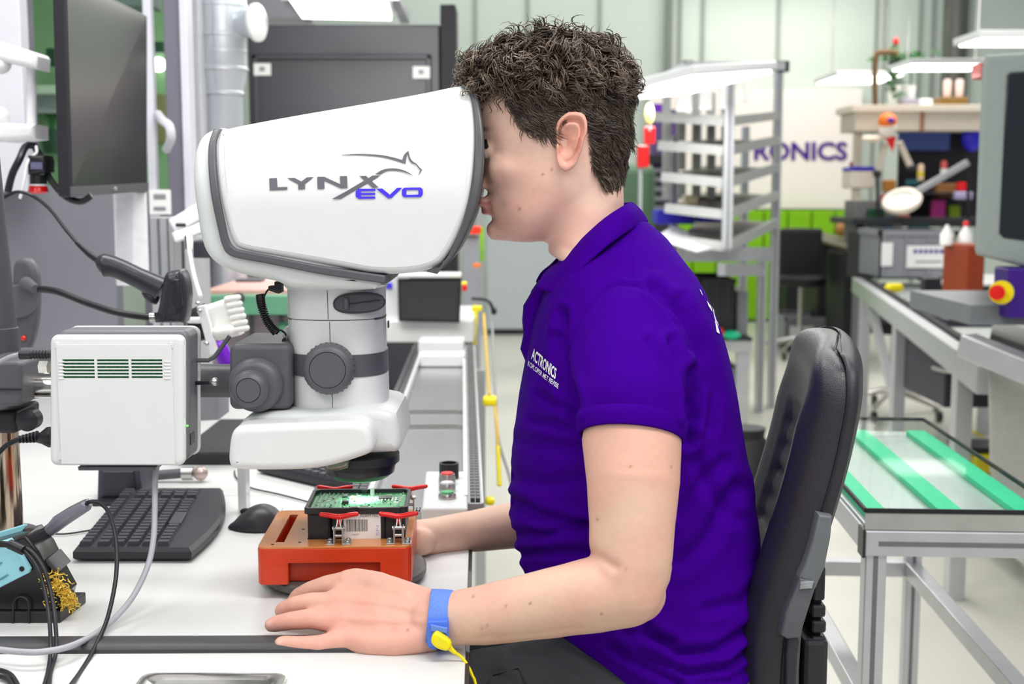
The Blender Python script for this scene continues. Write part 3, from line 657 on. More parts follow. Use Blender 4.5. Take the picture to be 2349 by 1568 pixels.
# the black profile let into the top: rises 6 mm
a = G(-200, 1490, DZ); b = G(985, 1480, DZ)
strip = MB(); n = 9
rs = []
for p in (Vector((-1.2, a.y - .0, 0)), Vector((b.x, b.y, 0))):
    rs.append([Vector((p.x, p.y + .020*math.cos(t), DZ - .001 + .010*max(0, math.sin(t))**.7)) for t in [math.pi*k/n for k in range(n + 1)]])
o = strip.rings(rs).build('cable_cover', mat('cover_black', C(62, 60, 64), .45, var=.05), desk, smooth=True, label='black rounded strip across the front of the desk')
# ================================================================ conveyor behind the desk (its rails run away from the camera)
def cl(px_far, px_near):   # line on the conveyor plane between the far end and the near end
    return G(px_far, 790, .775), G(px_near, 1152, .775)
cvy = thing('board_conveyor', 'long narrow belt conveyor with black chain rails running away behind the desk', 'conveyor', (-.15, 2.9, 0))
CZ = .775
L0, L1 = G(948, 792, CZ), G(790, 1152, CZ); L2, L3 = G(974, 792, CZ), G(846, 1152, CZ)
Ri0, Ri1 = G(1064, 792, CZ), G(1068, 1152, CZ); Ro0, Ro1 = G(1090, 792, CZ), G(1110, 1152, CZ)
def plate(mb, A, B, C_, D, t):
    vs = [A, B, C_, D] + [p - Vector((0, 0, t)) for p in (A, B, C_, D)]
    return mb.add(vs, [(0,1,2,3), (7,6,5,4), (0,4,5,1), (1,5,6,2), (2,6,7,3), (3,7,4,0)])
dn = Vector((0, 0, .012))
plate(MB(), L2 - dn, L3 - dn, Ri1 - dn, Ri0 - dn, .02).build('bed', mat('steel_bed', C(176, 178, 180), .25, metal=.6, var=.05, scale=6), cvy)
plate(MB(), L0, L1, L3, L2, .05).build('left_rail', alu, cvy, bevel=.002); plate(MB(), Ri0, Ri1, Ro1, Ro0, .05).build('right_rail', alu, cvy, bevel=.002)
for nm, (a, b, a2, b2) in (('left', (L0, L1, L2, L3)), ('right', (Ri0, Ri1, Ro0, Ro1))):
    mb = MB(); N_ = 95
    f0, f1 = (.12, .72) if nm == 'left' else (.28, .8)
    for k in range(N_):
        t = (k + .5) / N_; p = a.lerp(b, t); q = a2.lerp(b2, t); u0 = p.lerp(q, f0); u1 = p.lerp(q, f1)
        for uu in ((u0, u0.lerp(u1, .44)), (u0.lerp(u1, .56), u1)):
            mb.box(uu[0] + Vector((0, -.0085, 0)), uu[1] + Vector((0, .0065, .006)))
    o = mb.build('chain_links', mat('chain_dark', C(88, 88, 92), .35, metal=.3, var=.15), cvy); o['kind'] = 'stuff'
    p = MB().bar((a2 if nm == 'left' else a) + Vector((0, 0, .005)), (b2 if nm == 'left' else b) + Vector((0, 0, .005)), .006, .012).build('guide_edge', white_paint, cvy)
for y in (2.0, 3.5):
    for x in (-.22, -.09): MB().box((x - .015, y, 0), (x + .015, y + .03, CZ - .05)).build('leg', alu, cvy)
for i, py in enumerate((935, 968)):
    a = G(905, py, CZ); b = G(1066, py, CZ); MB().box(a + Vector((0, 0, -.011)), b + Vector((0, .012, -.007))).build('cross_bar', steel, cvy)
MB().box(G(968, 830, CZ - .01), G(1064, 838, CZ) + Vector((0, .05, .02))).build('stopper', white_paint, cvy, bevel=.003)
MB().box(G(966, 812, CZ - .01), G(1062, 820, CZ) + Vector((0, .04, .04))).build('stopper', white_paint, cvy, bevel=.003)
# operator control box
cb = thing('push_button_box', 'grey control box with red, grey and green buttons beside the conveyor', 'control box', G(1020, 1165, DZ))
za = .785; p = [G(967, 1165, za), G(1073, 1165, za), G(1073, 1080, za), G(977, 1080, za)]
MB().add(p + [Vector((q.x, q.y, DZ)) for q in p], [(0,1,2,3), (7,6,5,4), (0,4,5,1), (1,5,6,2), (2,6,7,3), (3,7,4,0)]).build('housing', shell_white, cb, bevel=.004, seg=3)
for nm, py, cm, r, h, hc in (('green_button', 1138, mat('button_green', C(70, 170, 110), .35, var=0), 21, .008, .003), ('grey_button', 1122, white_paint, 20, .012, .0), ('red_button', 1106, mat('button_red', C(240, 60, 60), .35, var=0), 20, .016, .003)):
    q = G(1026, py + 4, za); rr = rpx(r, q.y)
    o = MB().lathe(q, [(rr, 0), (rr, h * .6), (rr * .86, h), (0, h)]).build(nm, zinc, cb, smooth=True)
    MB().lathe(q + Vector((0, 0, h)), [(rr * .75, 0), (rr * .7, .002), (0, .002)]).build('cap', cm, o, smooth=True)
q = G(1030, 1096, za); rr = rpx(23, q.y)
MB().lathe(q, [(rr, 0), (rr, .024), (rr * .8, .024), (rr * .8, .01), (0, .01)]).build('key_collar', black_pl, cb, smooth=True)
# ================================================================ machine at the conveyor's far end
fm = thing('reflow_machine', 'white cabinet machine with a black monitor at the far end of the conveyor', 'machine', P(990, 785, 3.8)); ym = 3.72
def fb(name, x0, y0, x1, y1, y, d, m, par, bev=.004, label=None):
    mb = MB(); bpx(mb, x0, y0, x1, y1, y, d); return mb.build(name, m, par, bevel=bev, label=label)
fb('body', 885, 735, 1086, 785, ym, .5, white_paint, fm); fb('side_panel', 880, 628, 914, 735, ym + .02, .4, white_paint, fm); fb('body_gap', 905, 785, 1084, 792, ym + .02, .4, charcoal, fm)
mn = thing('flat_monitor', 'black flat monitor on the white machine behind the microscope', 'monitor', P(985, 738, 3.7))
MB().slab(xz([(912, 640), (1058, 637), (1054, 740), (914, 737)], 3.68), 3.68, 3.71, .004).build('casing', black_pl, mn, smooth=True)
MB().slab(xz([(918, 645), (1052, 643), (1049, 733), (920, 731)], 3.676), 3.676, 3.683, .001).build('screen', mat('screen_off', C(56, 54, 58), .3), mn)
fb('top_bar', 905, 626, 1058, 637, 3.66, .06, white_paint, mn)
letters('badge', 'OK', P(884, 662, ym + .015), P(900, 662, ym + .015) - P(884, 662, ym + .015), P(884, 648, ym + .015) - P(884, 662, ym + .015), mat('blue_ink', C(70, 60, 220), .5, var=0), fm) if False else fb('badge', 884, 648, 900, 662, ym + .012, .004, mat('blue_ink', C(70, 60, 220), .5, var=0), fm)
# stack beacon & cables behind
bc = thing('safety_post', 'yellow safety post with warning switches beside the white machine', 'post', P(1092, 780, 3.6))
MB().bar(P(1088, 790, 3.9), P(1092, 700, 3.9), .012, .012).build('post', yellow_m, bc)
MB().box(P(1082, 714, 3.6), P(1106, 700, 3.64)).build('bracket', yellow_m, bc, bevel=.003)
MB().box(P(1060, 668, 3.6), P(1072, 650, 3.64)).build('emergency_button', red_m, bc, bevel=.004); MB().box(P(1058, 655, 3.62), P(1072, 645, 3.66)).build('switch_ring', yellow_m, bc, bevel=.004)
MB().box(P(1126, 722, 3.7), P(1140, 704, 3.75)).build('socket', black_pl, bc, bevel=.006)
MB().tube([P(1084, 685, 3.8), P(1120, 690, 3.7), P(1132, 715, 3.7)], .005, n=6).build('cable', black_mt, bc)
t = thing('beacon', 'bright red round beacon on a grey pole below the microscope eyepiece', 'beacon', P(1080, 540, 4.6))
MB().lathe(P(1080, 536, 4.6), [(.036, 0), (.038, .004), (.038, .024), (.034, .028), (0, .028)]).build('red_disc', mat('beacon_red', C(250, 60, 40), .4), t, smooth=True)
q = P(1080, 540, 4.6); MB().box((q.x - .032, 4.6, 0), (q.x + .032, 4.66, q.z)).build('pole', bin_grey, t, bevel=.004)
MB().lathe(P(1094, 612, 4.5), [(.014, 0), (.016, .012), (0, .014)]).build('orange_button', mat('orange', C(250, 130, 40), .4), t, smooth=True)
o = MB().box(P(1100, 600, 4.8), P(1110, 520, 4.82)).build('green_stripe', lime); o.parent = t; o.matrix_parent_inverse = t.matrix_basis.inverted()
gc = thing('grey_cabinet', 'large light grey cabinet standing behind the chin and shirt collar', 'cabinet', P(1190, 760, 6.4)); gc.location.z = 0
a = P(1117, 760, 10.8); b = P(1330, 470, 10.8); MB().box((a.x, 10.8, .05), (b.x, 11.4, b.z)).build('body', mat('cabinet_grey', C(196, 204, 208), .5, var=.015), gc, bevel=.006)
MB().box((a.x + .01, 10.82, 0), (b.x, 11.38, .06)).build('plinth', black_pl, gc)
MB().bar((a.x - .06, 10.82, 0), (a.x - .06, 10.82, 1.35), .07).build('post', alu, gc)
ys = thing('esd_cable_stand', 'yellow cable brackets and hanging yellow rods right of the conveyor', 'stand', P(1125, 920, 2.9))
MB().box(P(1107, 932, 2.9), P(1140, 905, 2.95)).build('bracket', yellow_m, ys, bevel=.006)
MB().tube([P(1122, 905, 2.93), P(1118, 840, 3.2), P(1110, 720, 3.6)], .004, n=6).build('cord', mat('ochre', C(205, 170, 60), .5), ys)
MB().tube([P(1136, 932, 2.9), P(1140, 980, 2.8), P(1142, 1025, 2.75)], .004, n=6).build('cord', mat('ochre'  , C(205, 170, 60), .5), ys)
MB().bar(P(1142, 1022, 2.75), P(1146, 1115, 2.7), .010, .010).build('rod', yellow_m, ys, bevel=.003)
MB().box(P(1113, 1160, 2.3), P(1135, 1136, 2.33)).build('yellow_block', yellow_m, ys, bevel=.005)
o = MB().tube([P(1128, 730, 3.7), P(1136, 900, 3.0), P(1142, 1000, 2.85), P(1168, 1090, 2.7), P(1180, 1150, 2.6)], .004, n=6).build('grey_cable', mat('cable_grey', C(140), .5), smooth=True); tag(o, 'thin grey cable hanging between the yellow rods and the shirt', 'cable')
# ================================================================ black cabinet, duct
bc = thing('black_cabinet', 'tall black cabinet with two white stickers behind the microscope', 'cabinet', P(800, 600, 4.8)); bc.location.z = 0; yb = 4.8
a = P(566, 42, yb); b = P(1046, 50, yb)
dkm = mat('cabinet_black', C(50, 48, 58), .42, var=.03, spec=.8)
MB().box((a.x, yb, 0), (b.x - .06, yb + .6, b.z - .01)).build('body', dkm, bc, bevel=.006)
fb('pillar', 1012, 10, 1047, 800, yb - .03, .2, black_mt, bc)
x0, x1 = P(580, 200, yb).x, P(990, 200, yb).x; z1 = P(800, 125, yb).z
for n_, bx_ in (('top_frame', ((x0, yb - .012, z1 - .02), (x1, yb, z1))), ('left_frame', ((x0, yb - .012, 1), (x0 + .02, yb, z1))), ('right_frame', ((x1 - .02, yb - .012, 1), (x1, yb, z1)))):
    MB().box(*bx_).build(n_, dkm, bc, bevel=.005)
for x0_, x1_, y0_, y1_ in ((582, 621, 145, 173), (947, 986, 152, 180)):
    s_ = fb('sticker', x0_, y0_, x1_, y1_, yb - .014, .004, paper, bc, bev=.001); fb('print', (x0_+x1_)//2 - 6, y0_ + 8, (x0_+x1_)//2 + 6, y1_ - 10, yb - .016, .002, bin_grey, s_, bev=0)
du = thing('ventilation_duct', 'shiny galvanised spiral duct hanging above the microscope', 'duct', P(510, 280, 3.4)); yd = 3.4
galv = mat('galvanised', C(205, 210, 216), .3, metal=.55, var=.06, scale=8)
zz = lambda py: P(500, py, yd).z; xc = P(512, 150, yd).x; c0 = Vector((xc, yd, 0))
MB().lathe(c0, [(rpx(58, yd), zz(300) - .5), (rpx(42, yd), zz(300) - .5), (rpx(42, yd), zz(215)), (rpx(54, yd), zz(165)), (rpx(54, yd), zz(80)), (rpx(57, yd), zz(-250))]).build('pipe', galv, du, smooth=True)
for py, r in ((160, 57), (82, 57), (215, 46), (14, 57), (120, 55)): MB().lathe(c0, [(rpx(r-3, yd), zz(py) - .006), (rpx(r, yd), zz(py) - .003), (rpx(r, yd), zz(py) + .003), (rpx(r-3, yd), zz(py) + .006)]).build('band', galv, du, smooth=True)
yv = yd; a = P(540, 52, yd); MB().cyl(a, P(588, 52, yd - .05), rpx(32, yd)).build('outlet', galv, du, smooth=True)
MB().lathe(P(586, 52, yd - .05), [(0, 0), (rpx(42, yd), 0), (rpx(42, yd), .008), (rpx(36, yd), .012), (0, .012)], axis=(1, -.35, 0)).build('end_cap', white_paint, du, smooth=True)
# big bright bench luminaire above the black cabinet
t = thing('bench_luminaire', 'large bright square luminaire above the black cabinet', 'lamp', P(800, 30, 4.2))
mb = MB(); q_lum = q = [P(690, 42, 4.4), P(905, 46, 4.4), P(850, -130, 3.0), P(570, -130, 3.0)]
plate(MB(), *[p + Vector((0, 0, .04)) for p in q], .035).build('housing', white_paint, t, bevel=.004); plate(MB(), *[p + (sum(q, Vector())/4 - p)*.06 for p in q], .006).build('diffuser', lamp_m, t)
MB().bar(P(655, -10, 4.2), P(712, 42, 4.45), .03).build('frame_arm', alu, t); MB().bar(P(905, -10, 4.2), P(930, 44, 4.45), .03).build('frame_arm', alu, t)
mb = MB(); bpx(mb, 565, -10, 700, 44, 5.6, .3); tag(mb.build('grey_cabinet', mat('mid_grey2', C(168, 166, 176), .5), bevel=.01), 'grey steel box on top of the black cabinet, left of the luminaire', 'box')
bl_l = bpy.data.lights.new('bench_luminaire_light', 'AREA'); bl_l.shape = 'RECTANGLE'; bl_l.size = .6; bl_l.size_y = .6; bl_l.energy = 16
bl_o = bpy.data.objects.new('bench_luminaire_light', bl_l); bl_o.location = sum(q_lum, Vector())/4 - Vector((0, 0, .02)); bl_o.rotation_euler = (R(40), 0, 0); COL.objects.link(bl_o)
# ================================================================ grey machine with windows on the left
lm = thing('machine_enclosure', 'light grey machine enclosure with tall windows along the left side', 'machine', (-1.2, 3, 0))
lav = mat('lavender_grey', C(178, 178, 192), .4, var=.02); lavd = mat('lavender_dark', C(120, 118, 132), .42, var=.02); ivory = mat('ivory_frame', C(222, 222, 232), .4, var=.01)
def lb_(name, x0, y0, x1, y1, y, d, m, bev=.003, par=lm): return fb(name, x0, y0, x1, y1, y, d, m, par, bev)
lb_('body_panel', -900, 425, 270, 1000, 3.0, .05, mat('brushed_panel', C(150, 150, 160), .3, metal=.35, var=.05, scale=3)); lb_('upper_panel', -900, -60, 52, 440, 2.9, .05, ivory)
lb_('window_post', 333, -60, 352, 520, 3.15, .03, ivory); lb_('window_post', 380, -60, 418, 520, 3.2, .05, lavd); lb_('window_post', 416, -60, 434, 520, 3.18, .06, ivory)
lb_('window_post', 434, -60, 462, 560, 3.3, .2, mat('pale_column', C(200, 202, 208), .4)); lb_('window_post', 52, -60, 62, 430, 3.0, .06, lavd)
lb_('base_panel', 330, 440, 420, 800, 3.24, .3, lavd); lb_('top_beam', 240, -60, 345, 15, 3.3, .1, lavd)
lb_('lower_body', -900, 950, 470, 1400, 3.25, .3, white_paint)
MB().box(P(60, 432, 3.28), P(385, -60, 3.285)).build('pane', pane_mat('tinted_glass', (.86, .96, .88)), lm)
bd = thing('green_backdrop', 'green board with shelves seen through the machine window', 'board', P(200, 420, 4.2))
MB().box(P(20, 440, 4.3), P(470, -80, 4.32)).build('board', mat('sage_green', C(118, 148, 112), .6, var=.12, scale=5), bd)
lb_('shelf_strip', 56, 195, 150, 215, 4.1, .05, mat('pale_sage', C(178, 188, 176), .5), par=bd); lb_('shelf_strip', 56, 200, 150, 260, 4.2, .04, bin_grey, par=bd)
lb_('brown_strip', 355, 215, 378, 330, 4.2, .04, mat('olive_brown', C(110, 104, 70), .6), par=bd); lb_('dark_square', 350, 95, 375, 120, 4.15, .05, mat('deep_green', C(20, 60, 40), .5), par=bd); lb_('dark_square', 105, 110, 135, 150, 4.1, .05, mat('deep_green', C(20, 60, 40), .5), par=bd)
t = thing('potted_plant', 'small plant in a dark green pot behind the left window', 'plant', P(122, 350, 4.24)); q = P(122, 352, 4.24)
MB().lathe(q, [(.03, 0), (.04, .08), (.035, .08), (0, .06)]).build('pot', mat('pot_green', C(30, 60, 44), .5), t, smooth=True)
mb = MB(); random.seed(3)
for k in range(9): a_ = random.uniform(0, 6.28); mb.tube([q + Vector((0, 0, .07)), q + Vector((.02*math.cos(a_), .02*math.sin(a_), .13)), q + Vector((.05*math.cos(a_), .05*math.sin(a_), .14 + random.uniform(-.03, .05)))], [.003, .006, .001], n=5)
o = mb.build('leaves', pm, t, smooth=True); o['kind'] = 'stuff'
t = thing('round_lamp', 'small glowing round lamp behind the left window', 'lamp', P(363, 148, 4.27)); MB().ball(P(363, 148, 4.27), (.027, .02, .024)).build('bulb', lamp_m, t, smooth=True)
t = thing('door_handle', 'white curved machine door handle right of the monitor', 'handle', P(375, 300, 3.1))
MB().tube([P(362, 262, 3.15), P(372, 276, 3.05), P(388, 290, 3.03), P(392, 318, 3.04), P(382, 342, 3.1)], .011, n=8).build('grip', ivory, t, smooth=True)
# white-looking white arm at far left
t = thing('lamp_bracket', 'white articulated lamp bracket at the upper left edge', 'bracket', P(40, 250, 2.4))
w2 = mat('bracket_white', C(240, 240, 244), .35)
MB().slab(xz([(-60, 92), (0, 95), (78, 120), (84, 128), (82, 158), (0, 140), (-60, 136)], 2.4), 2.4, 2.48, .01).build('upper_arm', w2, t, smooth=True)
MB().slab(xz([(-60, 285), (20, 282), (78, 285), (80, 318), (10, 325), (-60, 320)], 2.38), 2.38, 2.46, .01).build('lower_arm', w2, t, smooth=True)
MB().cyl(P(72, 290, 2.44), P(72, 150, 2.44), rpx(11, 2.4)).build('cylinder', w2, t, smooth=True)
MB().ball(P(0, 148, 2.42), (.02, .02, .018)).build('knob', w2, t, smooth=True); MB().ball(P(2, 270, 2.4), (.016, .016, .02)).build('knob', w2, t, smooth=True)
# plugs and cables at the left
cp = thing('black_cable_bundle', 'thick black cables hanging below the white lamp bracket', 'cable', P(50, 400, 2.3))
MB().tube([P(82, 335, 2.3), P(60, 335, 2.28), P(45, 365, 2.25), P(28, 400, 2.25), P(18, 440, 2.25)], .0065, n=8).build('cable', rubber, cp, smooth=True)
MB().tube([P(80, 340, 2.3), P(95, 360, 2.3), P(115, 410, 2.28), P(150, 450, 2.25), P(185, 462, 2.25), P(210, 448, 2.25)], .006, n=8).build('cable', rubber, cp, smooth=True)
MB().tube([P(80, 330, 2.3), P(84, 350, 2.28), P(64, 370, 2.26), P(56, 410, 2.25), P(46, 455, 2.25)], .0028, n=8).build('white_wire', w2, cp, smooth=True)
t = thing('plug_adapter', 'black plug adapter with a red ring hanging at the left', 'plug', P(85, 400, 2.28))
MB().slab(xz([(62, 356), (100, 356), (104, 368), (104, 395), (62, 400)], 2.26), 2.26, 2.31, .006).build('adapter_body', black_pl, t, smooth=True)
MB().cyl(P(88, 400, 2.285), P(88, 424, 2.285), rpx(19, 2.28)).build('neck', black_pl, t, smooth=True)
MB().lathe(P(88, 442, 2.285), [(rpx(13, 2.28), -.002), (rpx(23, 2.28), .002), (rpx(20, 2.28), .012), (rpx(17, 2.28), .014)]).build('red_ring', red_m, t, smooth=True)
MB().lathe(P(88, 430, 2.285), [(rpx(19, 2.28), 0), (rpx(20, 2.28), .006)]).build('white_ring', w2, t, smooth=True)
MB().box(P(70, 388, 2.257), P(98, 372, 2.26)).build('type_label', mat('type_label', C(104, 104, 140), .5, var=.3, scale=300), t)
# monitor seen from the side
mo = thing('large_monitor', 'large black monitor seen obliquely at the upper left, switched off', 'monitor', (-.78, 2.45, 1.2))
pts = [P(163, 452, 2.20), P(338, 438, 2.72), P(338, 36, 2.72), P(148, -62, 2.20)]
A_, B_, C_, D_ = pts; nrm_ = (B_ - A_).cross(D_ - A_).normalized()
if nrm_.x < 0: nrm_ = -nrm_
def sheetm(mb, q, off, th): 
    f = [p + nrm_*off for p in q]; b = [p + nrm_*(off - th) for p in q]
    return mb.add(f + b, [(0,1,2,3), (7,6,5,4), (0,4,5,1), (1,5,6,2), (2,6,7,3), (3,7,4,0)])
sheetm(MB(), pts, 0, .022).build('casing', black_pl, mo, bevel=.003)
mid = sum(pts, Vector())/4
scr = [A_.lerp(B_, .015) + (D_ - A_)*.05, A_.lerp(B_, .985) + (C_ - B_)*.05, C_ + (D_ - C_)*.015 + (B_ - C_)*.015, D_ + (C_ - D_)*.015 + (A_ - D_)*.015]
sheetm(MB(), scr, .0008, .002).build('screen', mat('monitor_screen', C(50, 48, 54), .16, spec=.6, var=.02), mo)
bz = [A_ + nrm_*.001, B_ + nrm_*.001, B_ + (C_ - B_)*.048 + nrm_*.001, A_ + (D_ - A_)*.048 + nrm_*.001]; sheetm(MB(), bz, .002, .004).build('chin', mat('chin_grey', C(92, 90, 96), .35), mo)
inn = [p + (mid - p)*.45 for p in pts]; sheetm(MB(), inn, -.022, .03).build('rear_bulge', black_pl, mo, bevel=.006)
MB().tube([mid - nrm_*.04, mid - nrm_*.07 + Vector((0, .05, 0)), mid - nrm_*.06 + Vector((0, .30, 0))], .018).build('arm', black_mt, mo, smooth=True)
q = A_.lerp(B_, .5) + (D_ - A_)*.024 + nrm_*.003; MB().ball(q, .005).build('logo_dot', mat('dot_grey', C(150), .4), mo)
# perforated white panel, calendar sheet and posts
t = thing('perforated_panel', 'white perforated metal panel below the large monitor', 'panel', P(300, 600, 2.75))
lb_('sheet', 262, 440, 338, 655, 2.7, .01, w2, par=t)
mb = MB()
for r in range(34):
    for c in range(9):
        x = 268 + c*4.2; y = 447 + r*6; mb.box(P(x, y + 2.4, 2.6985), P(x + 2, y, 2.6995))
o = mb.build('slots', mat('slot_grey', C(186, 186, 196), .6), t); o['kind'] = 'stuff'
t = thing('rating_label', 'white rating label with grey print right of the perforated panel', 'label', P(365, 440, 2.8)); lb_('card', 342, 435, 392, 492, 3.1, .003, paper, par=t); lb_('print', 352, 445, 380, 456, 3.097, .002, bin_grey, par=t); lb_('print', 352, 474, 380, 482, 3.097, .002, bin_grey, par=t)
t = thing('profile_post', 'short aluminium profile post with a grey rail clamp behind the scanner', 'post', P(380, 740, 2.5))
lb_('column', 348, 497, 402, 862, 2.5, .06, alu, par=t); lb_('groove', 364, 500, 370, 800, 2.497, .004, alu_d, par=t); lb_('groove', 386, 500, 390, 800, 2.497, .004, alu_d, par=t)
lb_('second_column', 426, 540, 472, 850, 2.7, .05, mat('pale_col', C(186, 188, 190), .5), par=t); lb_('dark_column', 404, 530, 426, 800, 2.75, .05, charcoal, par=t)
t = thing('rail_clamp', 'white clamp rail with dark block reaching towards the microscope', 'clamp', P(430, 520, 2.45))
MB().bar(P(398, 520, 2.45), P(470, 478, 2.45), .03, .03).build('rail', w2, t, bevel=.004); MB().bar(P(400, 545, 2.42), P(470, 520, 2.42), .02, .02).build('lower_rail', w2, t, bevel=.003)
lb_('slot', 402, 512, 426, 520, 2.428, .004, black_pl, par=t); lb_('dark_block', 442, 552, 500, 592, 2.4, .05, dark_m, par=t)
MB().tube([P(433, 545, 2.38), P(434, 570, 2.36), P(445, 630, 2.3), P(460, 680, 2.2)], .0035, n=8).build('white_tube', w2, t, smooth=True); MB().cyl(P(432, 545, 2.38), P(434, 575, 2.36), .008).build('fitting', steel, t, smooth=True)
# green-topped bench behind and pink board
t = thing('green_bench', 'green topped bench with a pink board behind the coiled cable', 'bench', P(570, 760, 3.0))
lb_('green_front', 470, 678, 690, 722, 3.0, .4, mat('bench_green', C(96, 156, 124), .5), par=t); lb_('pink_board', 470, 664, 690, 678, 3.05, .4, mat('pink_board', C(214, 170, 160), .5), par=t)
lb_('back_part', 520, 560, 690, 664, 3.6, .1, mat('warm_grey', C(140, 134, 136), .5), par=t); lb_('lower_box', 470, 722, 690, 860, 3.1, .3, mat('mauve_grey', C(150, 134, 140), .5), par=t); lb_('dark_strip', 540, 640, 600, 660, 3.3, .05, charcoal, par=t)
lb_('grey_side', 478, 570, 530, 668, 3.4, .1, bin_grey, par=t)
for px in (572, 640): lb_('divider', px, 725, px + 8, 790, 3.09, .01, charcoal, par=t)
MB().ball(P(650, 760, 3.05), (.018, .018, .025)).build('green_knob', mat('bench_green', C(96, 156, 124)), t, smooth=True)
# pneumatic manifold
t = thing('valve_manifold', 'white pneumatic valve manifold with a comb of plugs behind the arm', 'manifold', P(500, 740, 1.95)); ym = 1.95
sq = mat('cream_plastic', C(238, 238, 234), .35)
MB().slab(xz([(462, 704), (520, 684), (534, 700), (548, 770), (500, 782), (478, 776)], ym), ym, ym + .05, .008).build('block', sq, t, smooth=True)
MB().bar(P(462, 700, ym - .01), P(492, 812, ym - .01), .014, .01).build('plate', w2, t, bevel=.002); q = P(450, 755, ym + .06); MB().cyl(q, q + Vector((-.06, .6, 0)), .012).build('mounting_rod', black_mt, t)
for k in range(6): MB().capsule(P(520 + k*4, 686 + k*14, ym), P(546 + k*4, 682 + k*14, ym), rpx(7, ym)).build('plug', sq, t, smooth=True)
MB().capsule(P(500, 762, ym - .01), P(526, 758, ym - .01), rpx(13, ym)).build('gauge', sq, t, smooth=True)
for px, py in ((454, 696), (458, 713), (474, 788)): MB().ball(P(px, py, ym - .02), rpx(6, ym)).build('screw', steel, t, smooth=True)
MB().slab(xz([(425, 715), (455, 700), (462, 745), (470, 780), (430, 790)], ym + .03), ym + .03, ym + .08, .008).build('solenoid', black_pl, t, smooth=True); lb_('spacer', 428, 728, 462, 742, ym + .02, .05, w2, par=t)
o = MB().capsule(P(505, 800, 2.1), P(520, 830, 2.1), .014).build('purple_grip', mat('violet_grip', C(110, 20, 190), .4), smooth=True); tag(o, 'violet grip poking out under the white manifold', 'grip')
o = MB().slab(xz([(432, 900), (450, 870), (480, 862), (498, 880), (498, 965), (440, 968)], 2.1), 2.1, 2.2, .01).build('bench_clamp', bin_grey, smooth=True); tag(o, 'grey bench clamp on the desk left of the focus block', 'clamp')
mb = MB(); mb.box(G(505, 985, DZ), (P(600, 985, 2.0).x, 2.15, DZ + .022)); tag(mb.build('black_tray', black_pl, bevel=.003), 'flat black box on the desk behind the microscope base', 'box')
# barcode scanner & its wall plate
t = thing('scanner_holder', 'dark oval holder plate with a flexible gooseneck at the left', 'holder', P(50, 700, 1.9)); yh = 1.95
MB().lathe(P(48, 690, yh), [(0, -.006), (rpx(36, yh), -.006), (rpx(40, yh), 0), (rpx(36, yh), .006), (0, .006)], axis=(.35, -1, .1)).build('disc_core', charcoal, t, smooth=True)
q = xz(sp2([(28, 612), (45, 592), (66, 596), (82, 625), (85, 670), (82, 740), (70, 790), (54, 820), (40, 800), (28, 700)], 5, True), yh); MB().slab(q, yh, yh + .025, .008).build('oval_plate', charcoal, t, smooth=True)
MB().cyl(P(60, 650, yh - .01), P(82, 662, yh - .04), rpx(16, yh), rpx(9, yh)).build('boss', charcoal, t, smooth=True)
MB().tube([P(80, 662, yh - .03), P(130, 668, 1.9), P(200, 695, 1.88), P(270, 717, 1.86), P(345, 728, 1.86)], rpx(8, 1.9), n=10).build('gooseneck', rubber, t, smooth=True)
MB().ball(P(54, 775, yh - .005), .004).build('red_dot', red_m, t)
sc = thing('barcode_scanner', 'black handheld barcode scanner hanging in its holder', 'scanner', P(380, 700, 1.8)); ysx = 1.82
bkg = mat('scanner_black', C(48, 47, 56), .32, var=.04)
MB().tube([P(228, 612, ysx), P(240, 608, ysx), P(270, 615, ysx), P(320, 638, ysx), P(372, 664, ysx)], [rpx(17, ysx), rpx(27, ysx), rpx(24, ysx), rpx(24, ysx), rpx(30, ysx)], n=18).build('handle', bkg, sc, smooth=True)
MB().slab(xz(sp2([(372, 632), (392, 622), (410, 622), (421, 650), (424, 690), (418, 738), (405, 742), (362, 742), (350, 738), (362, 690)], 4, True), ysx - .03), ysx - .03, ysx + .03, .016).build('head', bkg, sc, smooth=True)
MB().slab(xz([(398, 640), (410, 640), (418, 700), (406, 712), (396, 690)], ysx - .033), ysx - .033, ysx - .02, .003).build('gloss_panel', black_pl, sc, smooth=True)
MB().tube([P(335, 668, ysx), P(345, 682, ysx - .005), P(360, 688, ysx)], .007, n=10).build('trigger', bkg, sc, smooth=True)
MB().lathe(P(345, 728, 1.86), [(rpx(12, 1.86), 0), (rpx(12, 1.86), .025), (0, .025)], axis=(1, 0, 0)).build('socket_ring', steel, sc, smooth=True)
MB().tube([P(228, 598, ysx), P(205, 582, ysx), P(175, 555, ysx)], [rpx(9, ysx), rpx(8, ysx), rpx(5, ysx)], n=10).build('strain_relief', rubber, sc, smooth=True)
MB().tube([P(180, 560, ysx), P(150, 525, 1.85), P(115, 480, 1.9), P(80, 452, 1.95), P(45, 440, 1.95), P(18, 448, 1.95), P(-40, 480, 1.95)], rpx(4.5, 1.85), n=8).build('cord', rubber, sc, smooth=True)
